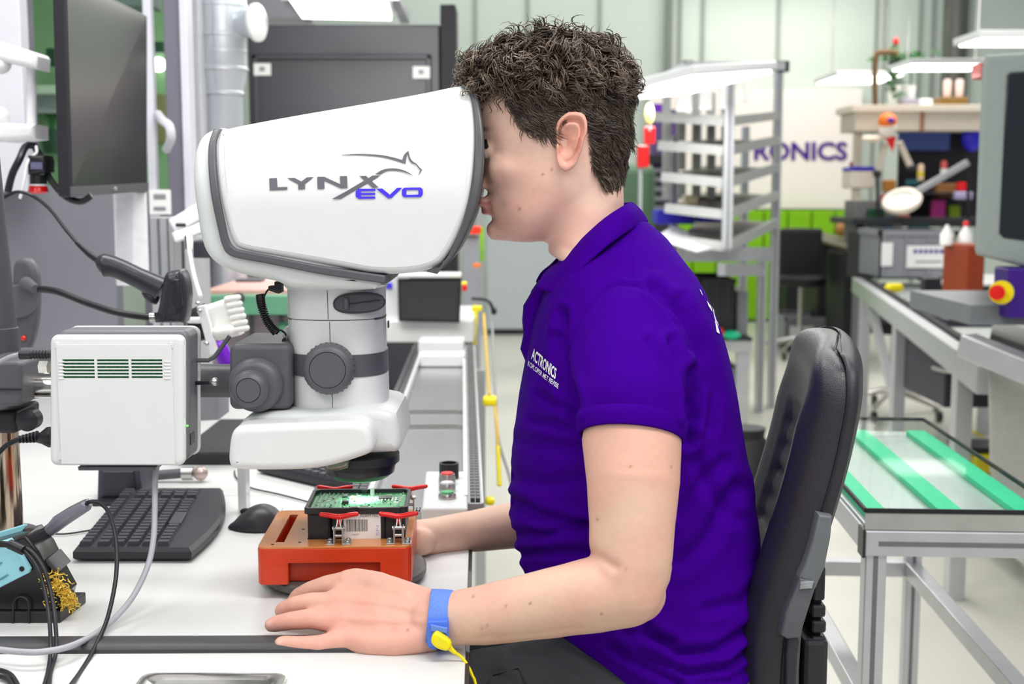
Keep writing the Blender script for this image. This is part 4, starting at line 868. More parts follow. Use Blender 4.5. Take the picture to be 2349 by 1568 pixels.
# ================================================================ stereo microscope
ms = thing('stereo_microscope', 'large white inspection microscope with charcoal trim on a boom arm', 'microscope', (-.2, 1.5, .95))
Y0, Y1 = 1.405, 1.60
_t0, _t1 = P(480, 287, Y0), P(1055, 187, Y0); _b0, _b1 = P(480, 575, Y0), P(1055, 620, Y0)
def bulge(x, z):
    """how far the side face leans back from its lowest, flattest part"""
    f = (x - _t0.x)/(_t1.x - _t0.x); f = min(1.08, max(-.05, f)); zt = _t0.z + f*(_t1.z - _t0.z); H = zt - (_b0.z + f*(_b1.z - _b0.z))
    s = min(1, max(0, 1 - (zt - z)/(.68*H))); return .050*s**2.1
def curved(mb):
    v = []
    for x, y, z in mb.v:
        b = bulge(x, z); v.append((x, y + b if y < (Y0 + Y1)/2 else y - b, z))
    mb.v = v; return mb
def grid_side(poly, y0, nx=46, nz=26):
    """a dense side skin filling the outline"""
    mb = MB(); xs = [p[0] for p in poly]; a, b = min(xs) + .0004, max(xs) - .0004; cols = []
    for i in range(nx + 1):
        x = a + (b - a)*i/nx; hits = []
        for p, q in zip(poly, list(poly[1:]) + [poly[0]]):
            if (p[0] <= x) != (q[0] <= x): hits.append(p[1] + (q[1] - p[1])*(x - p[0])/(q[0] - p[0]))
        cols.append([Vector((x, y0, min(hits) + (max(hits) - min(hits))*j/nz)) for j in range(nz + 1)])
    return mb.rings(cols, cap=False, closed=False)
right_edge = [(1055, 187), (1078, 192), (1092, 210), (1103, 260), (1109, 330), (1107, 400), (1094, 470), (1072, 530), (1050, 575), (1030, 603), (1008, 619), (990, 622)]
mo = xz(soft([(489, 290), (640, 261), (800, 234), (960, 206), (1040, 188), (1062, 187), (1080, 196), (1090, 240), (1096, 310), (1095, 390), (1083, 465), (1060, 525), (1035, 575), (1000, 620), (880, 633), (770, 612), (640, 590), (548, 575), (528, 555), (512, 500), (492, 410), (479, 330), (479, 300)], 2), Y0)
hh = MB().slab(mo, Y0, Y1, .010, 6); hh.f = [f for k, f in enumerate(hh.f) if k not in hh.flat]; hh.flat = set()
_c = sum((Vector(p) for p in mo), Vector((0, 0)))/len(mo)
def inset_(poly, d):
    out = []
    for i in range(len(poly)):
        a, b, c = (Vector(poly[(i + k) % len(poly)]) for k in (-1, 0, 1)); t = (c - a).normalized(); nn_ = Vector((-t.y, t.x)); 
        if nn_.dot(_c - b) < 0: nn_ = -nn_
        out.append(tuple(b + nn_*d))
    return out
mi_ = inset_(mo, .0078)
for yy in (Y0, Y1): g_ = grid_side(mi_, yy); hh.add(g_.v, g_.f)
curved(hh).build('head_housing', white_paint, ms, smooth='all')
# rear shell, follows the left and the lower side
sh = xz(soft([(470, 288), (450, 296), (436, 312), (430, 345), (434, 400), (447, 480), (456, 540), (466, 575), (488, 603), (525, 622), (575, 635), (630, 645), (650, 655), (668, 665), (880, 668), (882, 640), (760, 600), (620, 560), (560, 540), (540, 480), (520, 380), (508, 310), (495, 287)], 3), Y0 + .004)
curved(MB().slab(sh, Y0 + .005, Y1 - .005, .012, 6)).build('rear_shell', shell_white, ms, smooth=True)
# charcoal trim strip: runs down the left side and along the bottom
st_o = [(465, 290), (462, 320), (466, 355), (483, 450), (500, 530), (509, 563), (520, 581), (545, 592), (620, 606), (740, 630), (884, 651)]
st_i = [(884, 632), (745, 611), (625, 588), (553, 574), (534, 566), (523, 548), (514, 510), (498, 430), (483, 350), (479, 318), (482, 290)]
curved(MB().slab(xz(sp2(st_o, 8) + sp2(st_i, 8), Y0 - .002), Y0 - .0015, Y1 + .002, .002, 3)).build('trim_strip', charcoal, ms, smooth=True)
# charcoal eyepiece rim
ri_in = [(1000, 622), (1026, 588), (1050, 540), (1070, 475), (1082, 410), (1087, 340), (1086, 280), (1080, 230), (1070, 203), (1052, 187)]
curved(MB().slab(xz(sp2(right_edge, 8) + sp2(ri_in, 8), Y0 - .003), Y0 - .003, Y1 + .003, .003, 4)).build('eyepiece_rim', mat('rim_grey', C(84, 84, 88), .32, var=.03), ms, smooth=True)
MB().slab(xz([(1096, 440), (1101, 440), (1093, 472), (1086, 474)], Y0 + .01), Y0 + .01, Y1 - .01, .002).build('brow_rest', charcoal, ms, smooth=True)
# printed emblem, traced in the near side face
YL = Y0 - .0006
K = 2071 / 700
def cr(pp):
    out = []
    for x, y in pp:
        p = P(420 + x / K, 150 + y / K, YL)
        for _ in range(4): p = P(420 + x / K, 150 + y / K, YL - .0006 + bulge(p.x, p.z))
        out.append(p)
    return out
inkg = mat('emblem_grey', C(100, 102, 110), .45, var=0); inkb = mat('emblem_blue', C(66, 44, 236), .45, var=0)
def bandp(a, b): return cr(sp2(a, 5) + sp2(b, 5)[::-1])
flat('lettering', [cr([(585, 766), (636, 764), (640, 826), (708, 824), (708, 842), (588, 846)]),
  cr([(706, 764), (755, 762), (803, 787), (840, 759), (886, 757), (827, 802), (828, 838), (782, 840), (781, 804)]),
  cr([(910, 756), (958, 755), (1068, 806), (1063, 751), (1112, 750), (1116, 831), (1070, 832), (957, 780), (960, 836), (913, 837)]),
  cr([(1196, 749), (1240, 748), (1328, 828), (1287, 829)]),
  cr([(1286, 747), (1340, 746), (1262, 792), (1070, 904), (1010, 906), (1110, 852)])], inkg, ms, 'grey capital letters on the side')
flat('cat_emblem', [bandp([(1078, 606), (1200, 600), (1330, 606), (1420, 622), (1490, 642)], [(1078, 609), (1200, 608), (1320, 616), (1410, 634), (1510, 666)]),
  cr(sp2([(1488, 642), (1500, 606), (1530, 580), (1516, 620), (1510, 666)], 4)),
  bandp([(1530, 582), (1540, 624), (1558, 650), (1582, 665), (1600, 686), (1622, 708)], [(1524, 596), (1532, 634), (1550, 660), (1578, 672), (1594, 692), (1612, 712)]),
  cr([(1622, 708), (1612, 724), (1597, 745), (1604, 724), (1611, 711)]),
  bandp([(1303, 737), (1360, 706), (1430, 698), (1500, 712), (1556, 743)], [(1342, 737), (1380, 716), (1430, 712), (1490, 720), (1556, 745)])], inkg, ms, 'grey cat outline above the letters')
flat('blue_lettering', [cr([(1190, 836), (1306, 836), (1306, 852), (1206, 853), (1206, 865), (1304, 864), (1304, 878), (1206, 879), (1207, 890), (1304, 889), (1305, 903), (1192, 905), (1172, 890), (1171, 852)]),
  cr([(1310, 836), (1352, 835), (1403, 877), (1452, 831), (1487, 830), (1414, 899), (1390, 900)]),
  cr([(1500, 830), (1556, 828), (1556, 844), (1515, 845), (1515, 878), (1556, 877), (1556, 893), (1498, 893), (1486, 880), (1486, 842)]),
  cr([(1556, 828), (1612, 828), (1626, 840), (1627, 876), (1613, 892), (1556, 893), (1556, 877), (1597, 876), (1597, 844), (1556, 844)])], inkb, ms, 'blue capital letters under the grey ones')
# column under the head
YC = 1.50
def oval(px0, px1, py, hy, e=2.6, n=48, yf=1.44):
    a = P(px0, py, YC); b = P(px1, py, YC); cx = (a.x + b.x)/2; rx = (b.x - a.x)/2; z = P(0, py, yf).z
    return [Vector((cx + rx*math.copysign(abs(math.cos(t))**(2/e), math.cos(t)), YC + hy*math.copysign(abs(math.sin(t))**(2/e), math.sin(t)), z)) for t in (2*math.pi*k/n for k in range(n))]
MB().rings([oval(600, 902, 600, .06), oval(640, 893, 645, .058), oval(662, 886, 668, .057)]).build('neck', shell_white, ms, smooth=True)
MB().rings([oval(663, 884, 664, .0575), oval(664, 884, 734, .0575)]).build('upper_body', white_paint, ms, smooth=True)
MB().rings([oval(665, 884, 736, .0575), oval(667, 886, 812, .0575), oval(672, 890, 860, .0578), oval(677, 893, 962, .058)]).build('zoom_body', white_paint, ms, smooth=True)
MB().rings([oval(664, 885, 733, .0565), oval(664, 885, 738, .0565)]).build('seam', charcoal, ms)
MB().rings([oval(664, 889, 815, .0592), oval(670, 891, 866, .0592)]).build('dark_band', charcoal, ms, smooth=True)
for x0, y0, x1, y1 in ((750, 666, 752, 732), (755, 738, 757, 790), (761, 900, 763, 962)): mb = MB(); mb.add([P(x0, y0, 1.4420), P(x0 + 1.4, y0, 1.4420), P(x1 + 1.4, y1, 1.4415), P(x1, y1, 1.4415)], [(0,1,2,3)]); mb.build('panel_gap', charcoal, ms)
kc = P(757, 843, 1.44)
MB().lathe(kc, [(0, 0), (rpx(60, 1.42), 0), (rpx(60, 1.42), .012), (rpx(57, 1.42), .016), (rpx(50, 1.42), .02), (rpx(43, 1.42), .021), (rpx(42, 1.42), .0195), (rpx(41, 1.42), .021), (0, .021)], axis=(0, -1, 0), n=48).build('zoom_knob', charcoal, ms, smooth=True)
kn = [c for c in ms.children if c.name.startswith('zoom_knob')][0]
mb = MB()
for k in range(30):
    a = 2*math.pi*k/30; c_ = kc + Vector((math.cos(a)*rpx(60, 1.42), -.007, math.sin(a)*rpx(60, 1.42))); mb.ball(c_, (.0012, .006, .0012), 6, 4)
o = mb.build('grip_ribs', charcoal, kn); o['kind'] = 'stuff'
MB().slab(xz(soft([(764, 672), (884, 668), (884, 716), (764, 722)], 3), 1.4415), 1.4405, 1.4475, .001).build('slot_frame', mat('slot_rim', C(60, 60, 66), .35), ms, smooth=True)
MB().slab(xz(soft([(768, 677), (881, 673), (881, 711), (768, 717)], 3), 1.4400), 1.4398, 1.4475, .001).build('slot', mat('slot_dark', C(84, 84, 90), .25), ms, smooth=True)
MB().capsule(P(794, 688, 1.437), P(795, 704, 1.437), rpx(6, 1.44)).build('slide_lever', charcoal, ms, smooth=True)
MB().bar(P(800, 697, 1.4392), P(872, 688, 1.4392), .001, .0012).build('slot_line', black_pl, ms)
MB().box(P(889, 752, 1.50), P(893, 734, 1.51)).build('lock_screw', black_pl, ms)
# wide lower flange
MB().rings([[Vector((p.x, p.y, q)) for p in oval(660, 905, 950, .066, 2.4)] for q in (P(800, 962, 1.44).z, P(800, 1035, 1.44).z)]).build('lower_ring', shell_white, ms, smooth=True)
top = [(540, 978), (574, 950), (700, 942), (900, 930), (918, 985), (921, 1038), (880, 1040), (700, 1050), (540, 1050)]
MB().slab(xz(soft(top, 2), 1.43), 1.43, 1.58, .012, 6).build('flange', shell_white, ms, smooth=True)
fr = [(531, 988), (552, 976), (600, 974), (780, 966), (832, 968), (850, 985), (858, 1012), (856, 1038), (820, 1052), (760, 1070), (700, 1079), (600, 1080), (535, 1078), (522, 1066), (524, 1020)]
MB().slab(xz(soft(fr, 2), 1.385), 1.385, 1.50, .009, 6).build('illuminator_cover', white_paint, ms, smooth=True)
# objective
oc = P(826, 1060, 1.47); r_ = lambda p: rpx(p, 1.47); zz = lambda py: P(826, py, 1.47).z - oc.z
MB().lathe(oc, [(0, zz(1038)), (r_(92), zz(1038)), (r_(92), zz(1056)), (r_(84), zz(1059)), (r_(84), zz(1064)), (0, zz(1064))], n=48).build('lens_mount', black_pl, ms, smooth=True)
MB().lathe(oc, [(0, zz(1060)), (r_(80), zz(1060)), (r_(82), zz(1068)), (r_(80), zz(1080)), (r_(66), zz(1090)), (r_(60), zz(1093)), (r_(56), zz(1093)), (r_(50), zz(1086)), (0, zz(1084))], n=48).build('objective', mat('lens_black', C(36, 35, 38), .3, spec=.7, var=.04), ms, smooth=True)
MB().slab(xz([(742, 1056), (808, 1044), (800, 1072), (775, 1079), (746, 1078)], 1.41), 1.405, 1.43, .005).build('lamp_reflector', mat('reflector', C(120, 122, 110), .2, metal=.8), ms, smooth=True)
MB().lathe(P(826, 1088, 1.47), [(0, 0), (r_(48), 0), (r_(48), -.001), (0, -.001)]).build('ring_light', mat('ring_led', C(255), .4, var=0, emit=(.9, 1, .92), estr=8), ms)
sl = bpy.data.lights.new('microscope_led', 'SPOT'); sl.energy = 9; sl.spot_size = R(46); sl.spot_blend = .6; sl.shadow_soft_size = .02; sl.color = (.92, 1, .95)
so = bpy.data.objects.new('microscope_led', sl); so.location = P(820, 1094, 1.475) + Vector((0, .03, 0)) ; COL.objects.link(so)
# focus block with coaxial knobs
MB().slab(xz(rrect(525, 668, 788, 940, 18), 1.44), 1.44, 1.56, .007, 5).build('focus_block', charcoal, ms, smooth=True)
MB().box(P(652, 968, 1.46), P(674, 760, 1.54)).build('focus_rail', mat('rail_dk', C(70, 70, 78), .4), ms, bevel=.004)
MB().ball(P(661, 766, 1.5), (.006, .02, .01)).build('rail_cap', shell_white, ms, smooth=True)
fk = P(590, 880, 1.445)
MB().lathe(fk, [(0, 0), (r_(62), 0), (r_(62), .009), (r_(58), .014), (r_(50), .018), (r_(44), .019), (0, .019)], axis=(0, -1, 0), n=48).build('coarse_knob', charcoal, ms, smooth=True)
MB().lathe(fk + Vector((-.003, -.018, -.002)), [(0, 0), (r_(42), 0), (r_(42), .010), (r_(38), .015), (r_(28), .018), (r_(27), .0165), (r_(26), .018), (0, .018)], axis=(0, -1, 0), n=48).build('fine_knob', charcoal, ms, smooth=True)
MB().cyl(P(535, 873, 1.50), P(418, 872, 1.50), rpx(39, 1.5)).build('boom_collar', charcoal, ms, smooth=True)
MB().lathe(P(440, 872, 1.50), [(rpx(39, 1.5), 0), (rpx(44, 1.5), .002), (rpx(44, 1.5), .01), (rpx(39, 1.5), .012)], axis=(-1, 0, 0)).build('collar_ring', charcoal, ms, smooth=True)
MB().tube([P(424, 826, 1.46), P(478, 826, 1.46), P(492, 818, 1.46), P(527, 770, 1.46)], rpx(5, 1.46), n=8, smooth=False).build('clamp_lever', charcoal, ms, smooth=True)
MB().capsule(P(450, 878, 1.455), P(482, 877, 1.44), .0025).build('lock_pin', black_pl, ms, smooth=True); MB().ball(P(492, 875, 1.44), rpx(10, 1.44)).build('wing_nut', zinc, ms, smooth=True)
# boom tube, clamp, stand
MB().cyl(P(420, 887, 1.55), P(30, 887, 1.55), rpx(26, 1.55)).build('boom_tube', steel, ms, smooth=True)
MB().slab(xz(rrect(-60, 50, 828, 932, 14), 1.5), 1.50, 1.64, .005).build('boom_clamp', charcoal, ms, smooth=True)
MB().cyl(P(92, 842, 1.50), P(112, 842, 1.5), rpx(16, 1.5), n=6).build('hex_nut', steel, ms)
MB().bar(P(-60, 893, 1.498), P(50, 893, 1.498), .001, .002).build('clamp_gap', black_pl, ms)
yp = 1.60; zf = lambda py: P(0, py, yp).z; xp = P(-12, 700, yp).x
MB().lathe((xp, yp, 0), [(rpx(23, yp), zf(356)), (rpx(26, yp), zf(356)), (rpx(35, yp), zf(540)), (rpx(46, yp), zf(750)), (rpx(50, yp), zf(752)), (rpx(52, yp), zf(835))], n=40).build('upper_column', mat('column_grey', C(78, 77, 84), .4, var=.03), ms, smooth=True)
MB().lathe((xp - .003, yp, 0), [(0, zf(930)), (rpx(44, yp), zf(930)), (rpx(46, yp), DZ + .02)], n=40).build('chrome_column', mat('chrome_col', C(200, 180, 160), .12, metal=1, var=0), ms, smooth=True)
MB().lathe((xp, yp, DZ), [(0, 0), (rpx(76, yp), 0), (rpx(76, yp), .026), (rpx(70, yp), .034), (rpx(50, yp), .036), (0, .036)], n=48).build('stand_base', charcoal, ms, smooth=True)
MB().slab(xz(rrect(-50, 52, 935, 988, 10), 1.56), 1.54, 1.62, .006).build('height_clamp', black_pl, ms, smooth=True)
MB().lathe(P(60, 965, 1.52), [(.003, -.001), (.0085, 0), (.0135, .002), (.0135, .02), (0, .02)], axis=(0, 1, 0)).build('hex_socket', black_pl, ms, smooth=True)
# coiled cable
cb = thing('coiled_cable', 'short black coiled cable between microscope head and column', 'cable', P(610, 700, 1.45))
MB().slab(xz([(630, 646), (646, 646), (647, 670), (640, 673), (630, 670), (616, 665), (616, 656), (630, 655)], 1.45), 1.445, 1.465, .003).build('connector', rubber, cb, smooth=True)
ctr = spline([P(597, 676, 1.455), P(600, 700, 1.455), P(614, 738, 1.455), P(634, 762, 1.455)], 40)
L_ = [0]
for a, b in zip(ctr, ctr[1:]): L_.append(L_[-1] + (b - a).length)
pts = []; turns = 23
for i, p in enumerate(ctr):
    t = (ctr[min(i+1, len(ctr)-1)] - ctr[max(i-1, 0)]).normalized(); u = t.cross(Vector((0, 1, 0))).normalized(); v = Vector((0, 1, 0))
    pts.append((p, u, v, L_[i] / L_[-1]))
coil = []
NN = turns * 12
for k in range(NN + 1):
    s_ = k / NN; j = min(int(s_ * (len(pts) - 1)), len(pts) - 2); f = s_ * (len(pts) - 1) - j; p = pts[j][0].lerp(pts[j+1][0], f); a = 2*math.pi*turns*s_
    coil.append(p + (pts[j][1]*math.cos(a) + pts[j][2]*math.sin(a)) * rpx(9, 1.45))
MB().tube(coil, .0011, n=6, smooth=False).build('coil', mat('coil_black', C(16, 16, 18), .25), cb, smooth='all')
MB().tube([P(620, 660, 1.455), P(612, 668, 1.45), P(606, 680, 1.448)], .0012, n=6).build('lead', rubber, cb, smooth=True)
MB().tube([P(634, 766, 1.455), P(642, 757, 1.455), P(652, 762, 1.46), P(656, 768, 1.48)], .0012, n=6).build('lead', rubber, cb, smooth=True)
# ================================================================ control unit in front of the boom
cu = thing('control_unit', 'white rounded control unit with vent slots and a green board inside', 'control unit', P(270, 1070, 1.43)); yc = 1.42
MB().slab(xz(rrect(124, 431, 759, 1062, 20), yc), yc + .006, yc + .05, .006).build('back_half', mat('edge_grey', C(108, 110, 116), .4), cu, smooth=True)
MB().slab(xz(rrect(122, 434, 758, 1064, 20), yc), yc + .05, yc + .056, .002).build('rear_flange', white_paint, cu, smooth=True)
# front shell with three columns of slots cut through
x0, x1, y0, y1 = 113, 424, 768, 1069
cols = [(148, 221), (227, 299), (305, 376)]; rows = [(823.0 + 7.7*k, 827.6 + 7.7*k) for k in range(6)]
MB().slab(xz(rrect(x0, x1, y0, y1, 18), yc), yc, yc + .012, .006, 5).build('rim_shell', white_paint, cu, smooth=True)
pan = MB(); ux = lambda q: P(q, 900, yc).x; uz = lambda q: P(250, q, yc).z
xs = [136] + [v for c in cols for v in c] + [398]; ys_ = [790] + [v for r in rows for v in r] + [1062]
for i in range(len(xs) - 1):
    for j in range(len(ys_) - 1):
        if i % 2 == 1 and j % 2 == 1: continue
        pan.box((ux(xs[i]), yc - .003, uz(ys_[j+1])), (ux(xs[i+1]), yc, uz(ys_[j])))
pan.build('vent_panel', white_paint, cu)
for c in cols:
    for r in rows: mb = MB(); mb.box((ux(c[0]) - .0005, yc - .0004, uz(r[1]) - .0004), (ux(c[1]) + .0005, yc + .0002, uz(r[0]) + .0004)); mb.build('circuit_board', mat('pcb_dark', C(14, 100, 52), .4, var=.8, scale=260), cu)
for r in rows:
    for xa, xb in ((136, 146), (378, 390)): mb = MB(); mb.capsule(P(xa, r[1] + 1.5, yc - .003), P(xb, r[1] + 1.5, yc - .003), .0011, n=8); mb.build('louvre', white_paint, cu, smooth=True)
for px, py in ((131, 791), (393, 791), (139, 1047), (398, 1046)): MB().bar(P(px, py + 7, yc - .0005), P(px + .1, py - 7, yc - .0005), .005, .0025, up=(0, 1, 0)).build('corner_mark', white_paint, cu, bevel=.0006)
MB().box(P(426, 1050, yc + .004), P(433, 810, yc + .045)).build('side_panel', mat('side_dark', C(60, 62, 66), .4), cu, bevel=.002)
MB().ball(P(430, 976, yc + .003), .0012).build('green_led', mat('green_led', C(60, 255, 60), .4, var=0, emit=(.1, 1, .1), estr=3), cu)
MB().cyl(P(424, 822, yc + .02), P(441, 822, yc + .02), rpx(14, yc)).build('dial', charcoal, cu, smooth=True); 
MB().slab(xz([(433, 988), (438, 998), (438, 1020), (432, 1024)], yc + .01), yc + .01, yc + .03, .001).build('rocker_switch', black_pl, cu)
MB().slab(xz([(178, 1071), (358, 1071), (356, 1079), (180, 1079)], yc + .004), yc + .004, yc + .05, .001).build('bracket_plate', charcoal, cu)
# connector plug left, power plug
pl = thing('grey_signal_cable', 'grey cable with a black ribbed connector entering the control unit', 'cable', P(80, 812, 1.45))
MB().cyl(P(46, 813, 1.45), P(72, 813, 1.45), rpx(11, 1.45)).build('sleeve', black_pl, pl, smooth=True); MB().cyl(P(72, 812, 1.45), P(120, 812, 1.45), rpx(10, 1.45)).build('plug', black_pl, pl, smooth=True)
for k in range(5): MB().lathe(P(78 + 7*k, 812, 1.45), [(rpx(10, 1.45), 0), (rpx(11.5, 1.45), .0006), (rpx(10, 1.45), .0014)], axis=(1, 0, 0)).build('ring', black_pl, pl, smooth=True)
MB().tube([P(48, 813, 1.45), P(25, 818, 1.45), P(0, 830, 1.45), P(-40, 850, 1.45)], rpx(6, 1.45), n=10).build('cord', mat('cord_grey', C(160, 158, 168), .4), pl, smooth=True)
pw = thing('power_cable', 'black power plug and cord entering the left side of the control unit', 'cable', P(100, 1000, 1.45))
MB().lathe(P(122, 1001, 1.45), [(0, 0), (rpx(24, 1.45), 0), (rpx(24, 1.45), .006), (rpx(14, 1.45), .014), (rpx(11, 1.45), .018), (0, .018)], axis=(-1, 0, -.12)).build('plug', rubber, pw, smooth=True)
for k in range(6): MB().lathe(P(88 - 8*k, 1001 + k*1.2, 1.45), [(.003, 0), (rpx(14 - k, 1.45), .0005), (rpx(14 - k, 1.45), .0022), (.003, .003)], axis=(-1, 0, -.1)).build('strain_rib', rubber, pw, smooth=True)
MB().tube([P(90, 1001, 1.45), P(50, 1005, 1.45), P(20, 1018, 1.45), P(0, 1035, 1.45), P(-40, 1080, 1.45)], rpx(6, 1.45), n=10).build('cord', rubber, pw, smooth=True)
def carve(mb, cutters, name, m, parent=None, bevel=0, label=None):
    """mb with the closed shapes in cutters cut away"""
    o = bpy.data.objects.new('c', mb.mesh('c')); COL.objects.link(o); tmp = []
    for c in cutters:
        q = bpy.data.objects.new('k', c.mesh('k')); COL.objects.link(q); tmp.append(q)
        b = o.modifiers.new('b', 'BOOLEAN'); b.object = q; b.operation = 'DIFFERENCE'; b.solver = 'EXACT'
    dg = bpy.context.evaluated_depsgraph_get(); dg.update(); me = bpy.data.meshes.new_from_object(o.evaluated_get(dg))
    bpy.data.objects.remove(o)
    for q in tmp: bpy.data.objects.remove(q)
    me.name = name; ob = bpy.data.objects.new(name, me); COL.objects.link(ob); me.materials.clear(); me.materials.append(m)
    if bevel: b = ob.modifiers.new('bevel', 'BEVEL'); b.width = bevel; b.segments = 3; b.limit_method = 'ANGLE'
    if parent is not None: ob.parent = parent; ob.matrix_parent_inverse = parent.matrix_basis.inverted()
    if label: ob['label'] = label
    return ob
def lbox(M, u0, v0, z0, u1, v1, z1, mb=None):
    return (mb or MB()).box((u0, v0, z0), (u1, v1, z1), M)
# ---- keyboard in front
def keyboard(name, label, O, U, V, rows, cols, wrist=True, curve=.02):
    """O near corner on the desk, U along the short side, V along the long side"""
    t = thing(name, label, 'keyboard', O); W = U.length; L = V.length
    X = U.normalized(); Z = Vector((0, 0, 1)); Yv = Z.cross(X); sgn = 1
    sh_ = V.dot(X) / max(V.dot(Yv), 1e-6)
    M = Matrix(((X.x, Yv.x + X.x*sh_, 0, O.x), (X.y, Yv.y + X.y*sh_, 0, O.y), (0, 0, 1, O.z), (0, 0, 0, 1)))
    Lv = V.dot(Yv)
    def outline(ins, top):
        pts = []
        for k in range(9): pts.append((W*(1) + curve*math.sin(math.pi*k/8) - ins, ins + (Lv - 2*ins)*k/8))
        pts += [(W*.9, Lv - ins), (ins, Lv - ins), (ins, ins), (W*.9, ins)]
        return pts
    rs = [[M @ Vector((x, y, z)) for x, y in outline(i_, 0)] for i_, z in ((.003, 0.003), (0, .006), (0, .014), (.004, .019))]
    MB().rings(rs).build('base', mat('keyboard_black', C(46, 45, 52), .45, var=.04), t, smooth=True)
    km = mat('key_cap', C(66, 66, 74), .38, var=.05)
    pu = W * .76 / rows; pv = Lv * .94 / cols; me = MB()
    a, b, h = pu*.88, pv*.86, .007
    me.add([(0,0,0),(a,0,0),(a,b,0),(0,b,0),(a*.12,b*.12,h),(a*.88,b*.12,h),(a*.88,b*.88,h),(a*.12,b*.88,h)], [(0,3,2,1),(4,5,6,7),(0,1,5,4),(1,2,6,5),(2,3,7,6),(3,0,4,7)])
    k0 = None
    for i in range(rows):
        for j in range(cols):
            if i == rows - 1 and j in (6, 7, 8, 9): continue
            if j in (15, 19 if cols > 19 else 99) : continue
            if k0 is None: k0 = o = me.build('key', km, None)
            else: o = k0.copy(); COL.objects.link(o)
            o.parent = t; o.matrix_parent_inverse = t.matrix_basis.inverted()
            o.matrix_basis = M @ Matrix.Translation((W*.04 + pu*i + (.003 if i > 0 else -.001), Lv*.03 + pv*j, .0175))
    lbox(M, W*.04 + pu*(rows-1) + .003, Lv*.03 + pv*6, .018, W*.04 + pu*(rows-.12) + .003, Lv*.03 + pv*9.8, .0245).build('space_bar', km, t, bevel=.001)
    return t
O = G(168, 1290, DZ); keyboard('keyboard', 'black keyboard pointing away from the camera below the control unit', O, G(440, 1290, DZ) - O, G(286, 1145, DZ) - O, 6, 20)
O = G(800, 1136, DZ); keyboard('keyboard', 'second black keyboard half hidden behind the microscope objective', O, (G(885, 1108, DZ) - O) * 1.0, (G(590, 1086, DZ) - O), 5, 12, curve=.0)
# mouse
t = thing('computer_mouse', 'black mouse lying left of the orange fixture', 'mouse', G(575, 1220, DZ))
a = G(522, 1215, DZ); b = G(668, 1205, DZ); c = (a + b) / 2; L = (b - a).length
rs = []
for k in range(13):
    s = k / 12; q = math.sin(math.pi * min(max(s, .03), .97)) ** .5; x = a.x + (b.x - a.x) * s
    h = .006 + .026 * math.sin(math.pi * min(.96, s**1.15)) ** .9; h *= min(1, q*1.3); w_ = .031 * q
    rs.append([Vector((x, c.y + w_*math.cos(g), DZ + .002 + (h*max(0, math.sin(g))**.8 if math.sin(g) > 0 else 0))) for g in (2*math.pi*j/20 for j in range(20))])
MB().rings(rs).build('body', mat('mouse_black', C(50, 49, 55), .4, var=.04), t, smooth=True)
MB().ball((a.x + .024, c.y - .002, DZ + .024), (.008, .003, .005)).build('scroll_wheel', black_mt, t, smooth=True)
# black dock, bracket
t = thing('docking_station', 'dark upright docking station behind the keyboard', 'docking station', G(275, 1150, DZ)); q = G(275, 1150, DZ)
MB().slab(xz([(222, 1150), (224, 1075), (318, 1075), (330, 1150)], q.y), q.y, q.y + .08, .004).build('upright', mat('dock_dark', C(66, 64, 78), .4), t, smooth=True)
MB().slab(xz([(234, 1140), (236, 1080), (306, 1080), (314, 1140)], q.y - .002), q.y - .003, q.y + .01, .003).build('inset', mat('dock_dark2', C(54, 52, 64), .35), t, smooth=True)
MB().box((q.x - .033, q.y - .03, DZ), (q.x + .033, q.y + .07, DZ + .006)).build('foot', black_pl, t, bevel=.002)
t = thing('angle_bracket', 'white metal angle bracket standing behind the mouse', 'bracket', G(560, 1178, DZ)); q = G(556, 1178, DZ)
MB().box((q.x - .006, q.y, DZ), (q.x + .006, q.y + .03, DZ + .075)).build('upright', white_paint, t, bevel=.001)
MB().box((q.x, q.y - .012, DZ), (q.x + .055, q.y + .03, DZ + .003)).build('foot_plate', shell_white, t, bevel=.001)
MB().lathe((q.x + .022, q.y + .01, DZ + .003), [(.004, 0), (.003, .003), (0, .003)]).build('screw', zinc, t, smooth=True)
# small fittings on the desk behind the control unit
t = thing('hose_fitting', 'small steel hose fitting lying on the desk right of the control unit', 'fitting', G(420, 1085, DZ)); q = G(418, 1085, DZ + .015)
MB().cyl(q - Vector((.05, 0, .004)), q, .008).build('body', charcoal, t, smooth=True); MB().cyl(q, q + Vector((.018, 0, 0)), .011).build('nut', zinc, t, smooth=True); MB().ball(q + Vector((.03, 0, .0)), .012).build('ball_end', mat('copperish', C(190, 170, 165), .3, metal=.5), t, smooth=True)
def cable(name, label, pts, r, m, n=10, **k):
    o = MB().tube(pts, r, n=n).build(name, m, smooth='all'); tag(o, label, 'cable', **k); return o
cable('thin_cable', 'thin black mouse cable curving on the desk under the microscope flange', [G(538, 1080, DZ + .003), G(543, 1096, DZ + .003), G(575, 1118, DZ + .003), G(640, 1133, DZ + .003), G(705, 1150, DZ + .003)], .0013, rubber)
cable('thin_cable', 'thin black cable on the desk right of the control unit', [G(436, 1024, DZ + .003), G(465, 1016, DZ + .003), G(520, 1014, DZ + .003), G(600, 1012, DZ + .003)], .0025, rubber)
cable('thin_cable', 'thin dark cable between soldering iron and keyboard', [G(100, 1222, DZ + .003), G(150, 1224, DZ + .003), G(216, 1214, DZ + .003)], .0013, rubber)
cable('thin_cable', 'short black cable under the focus block', [P(588, 955, 1.62), P(620, 950, 1.6), P(645, 940, 1.58)], .002, rubber)
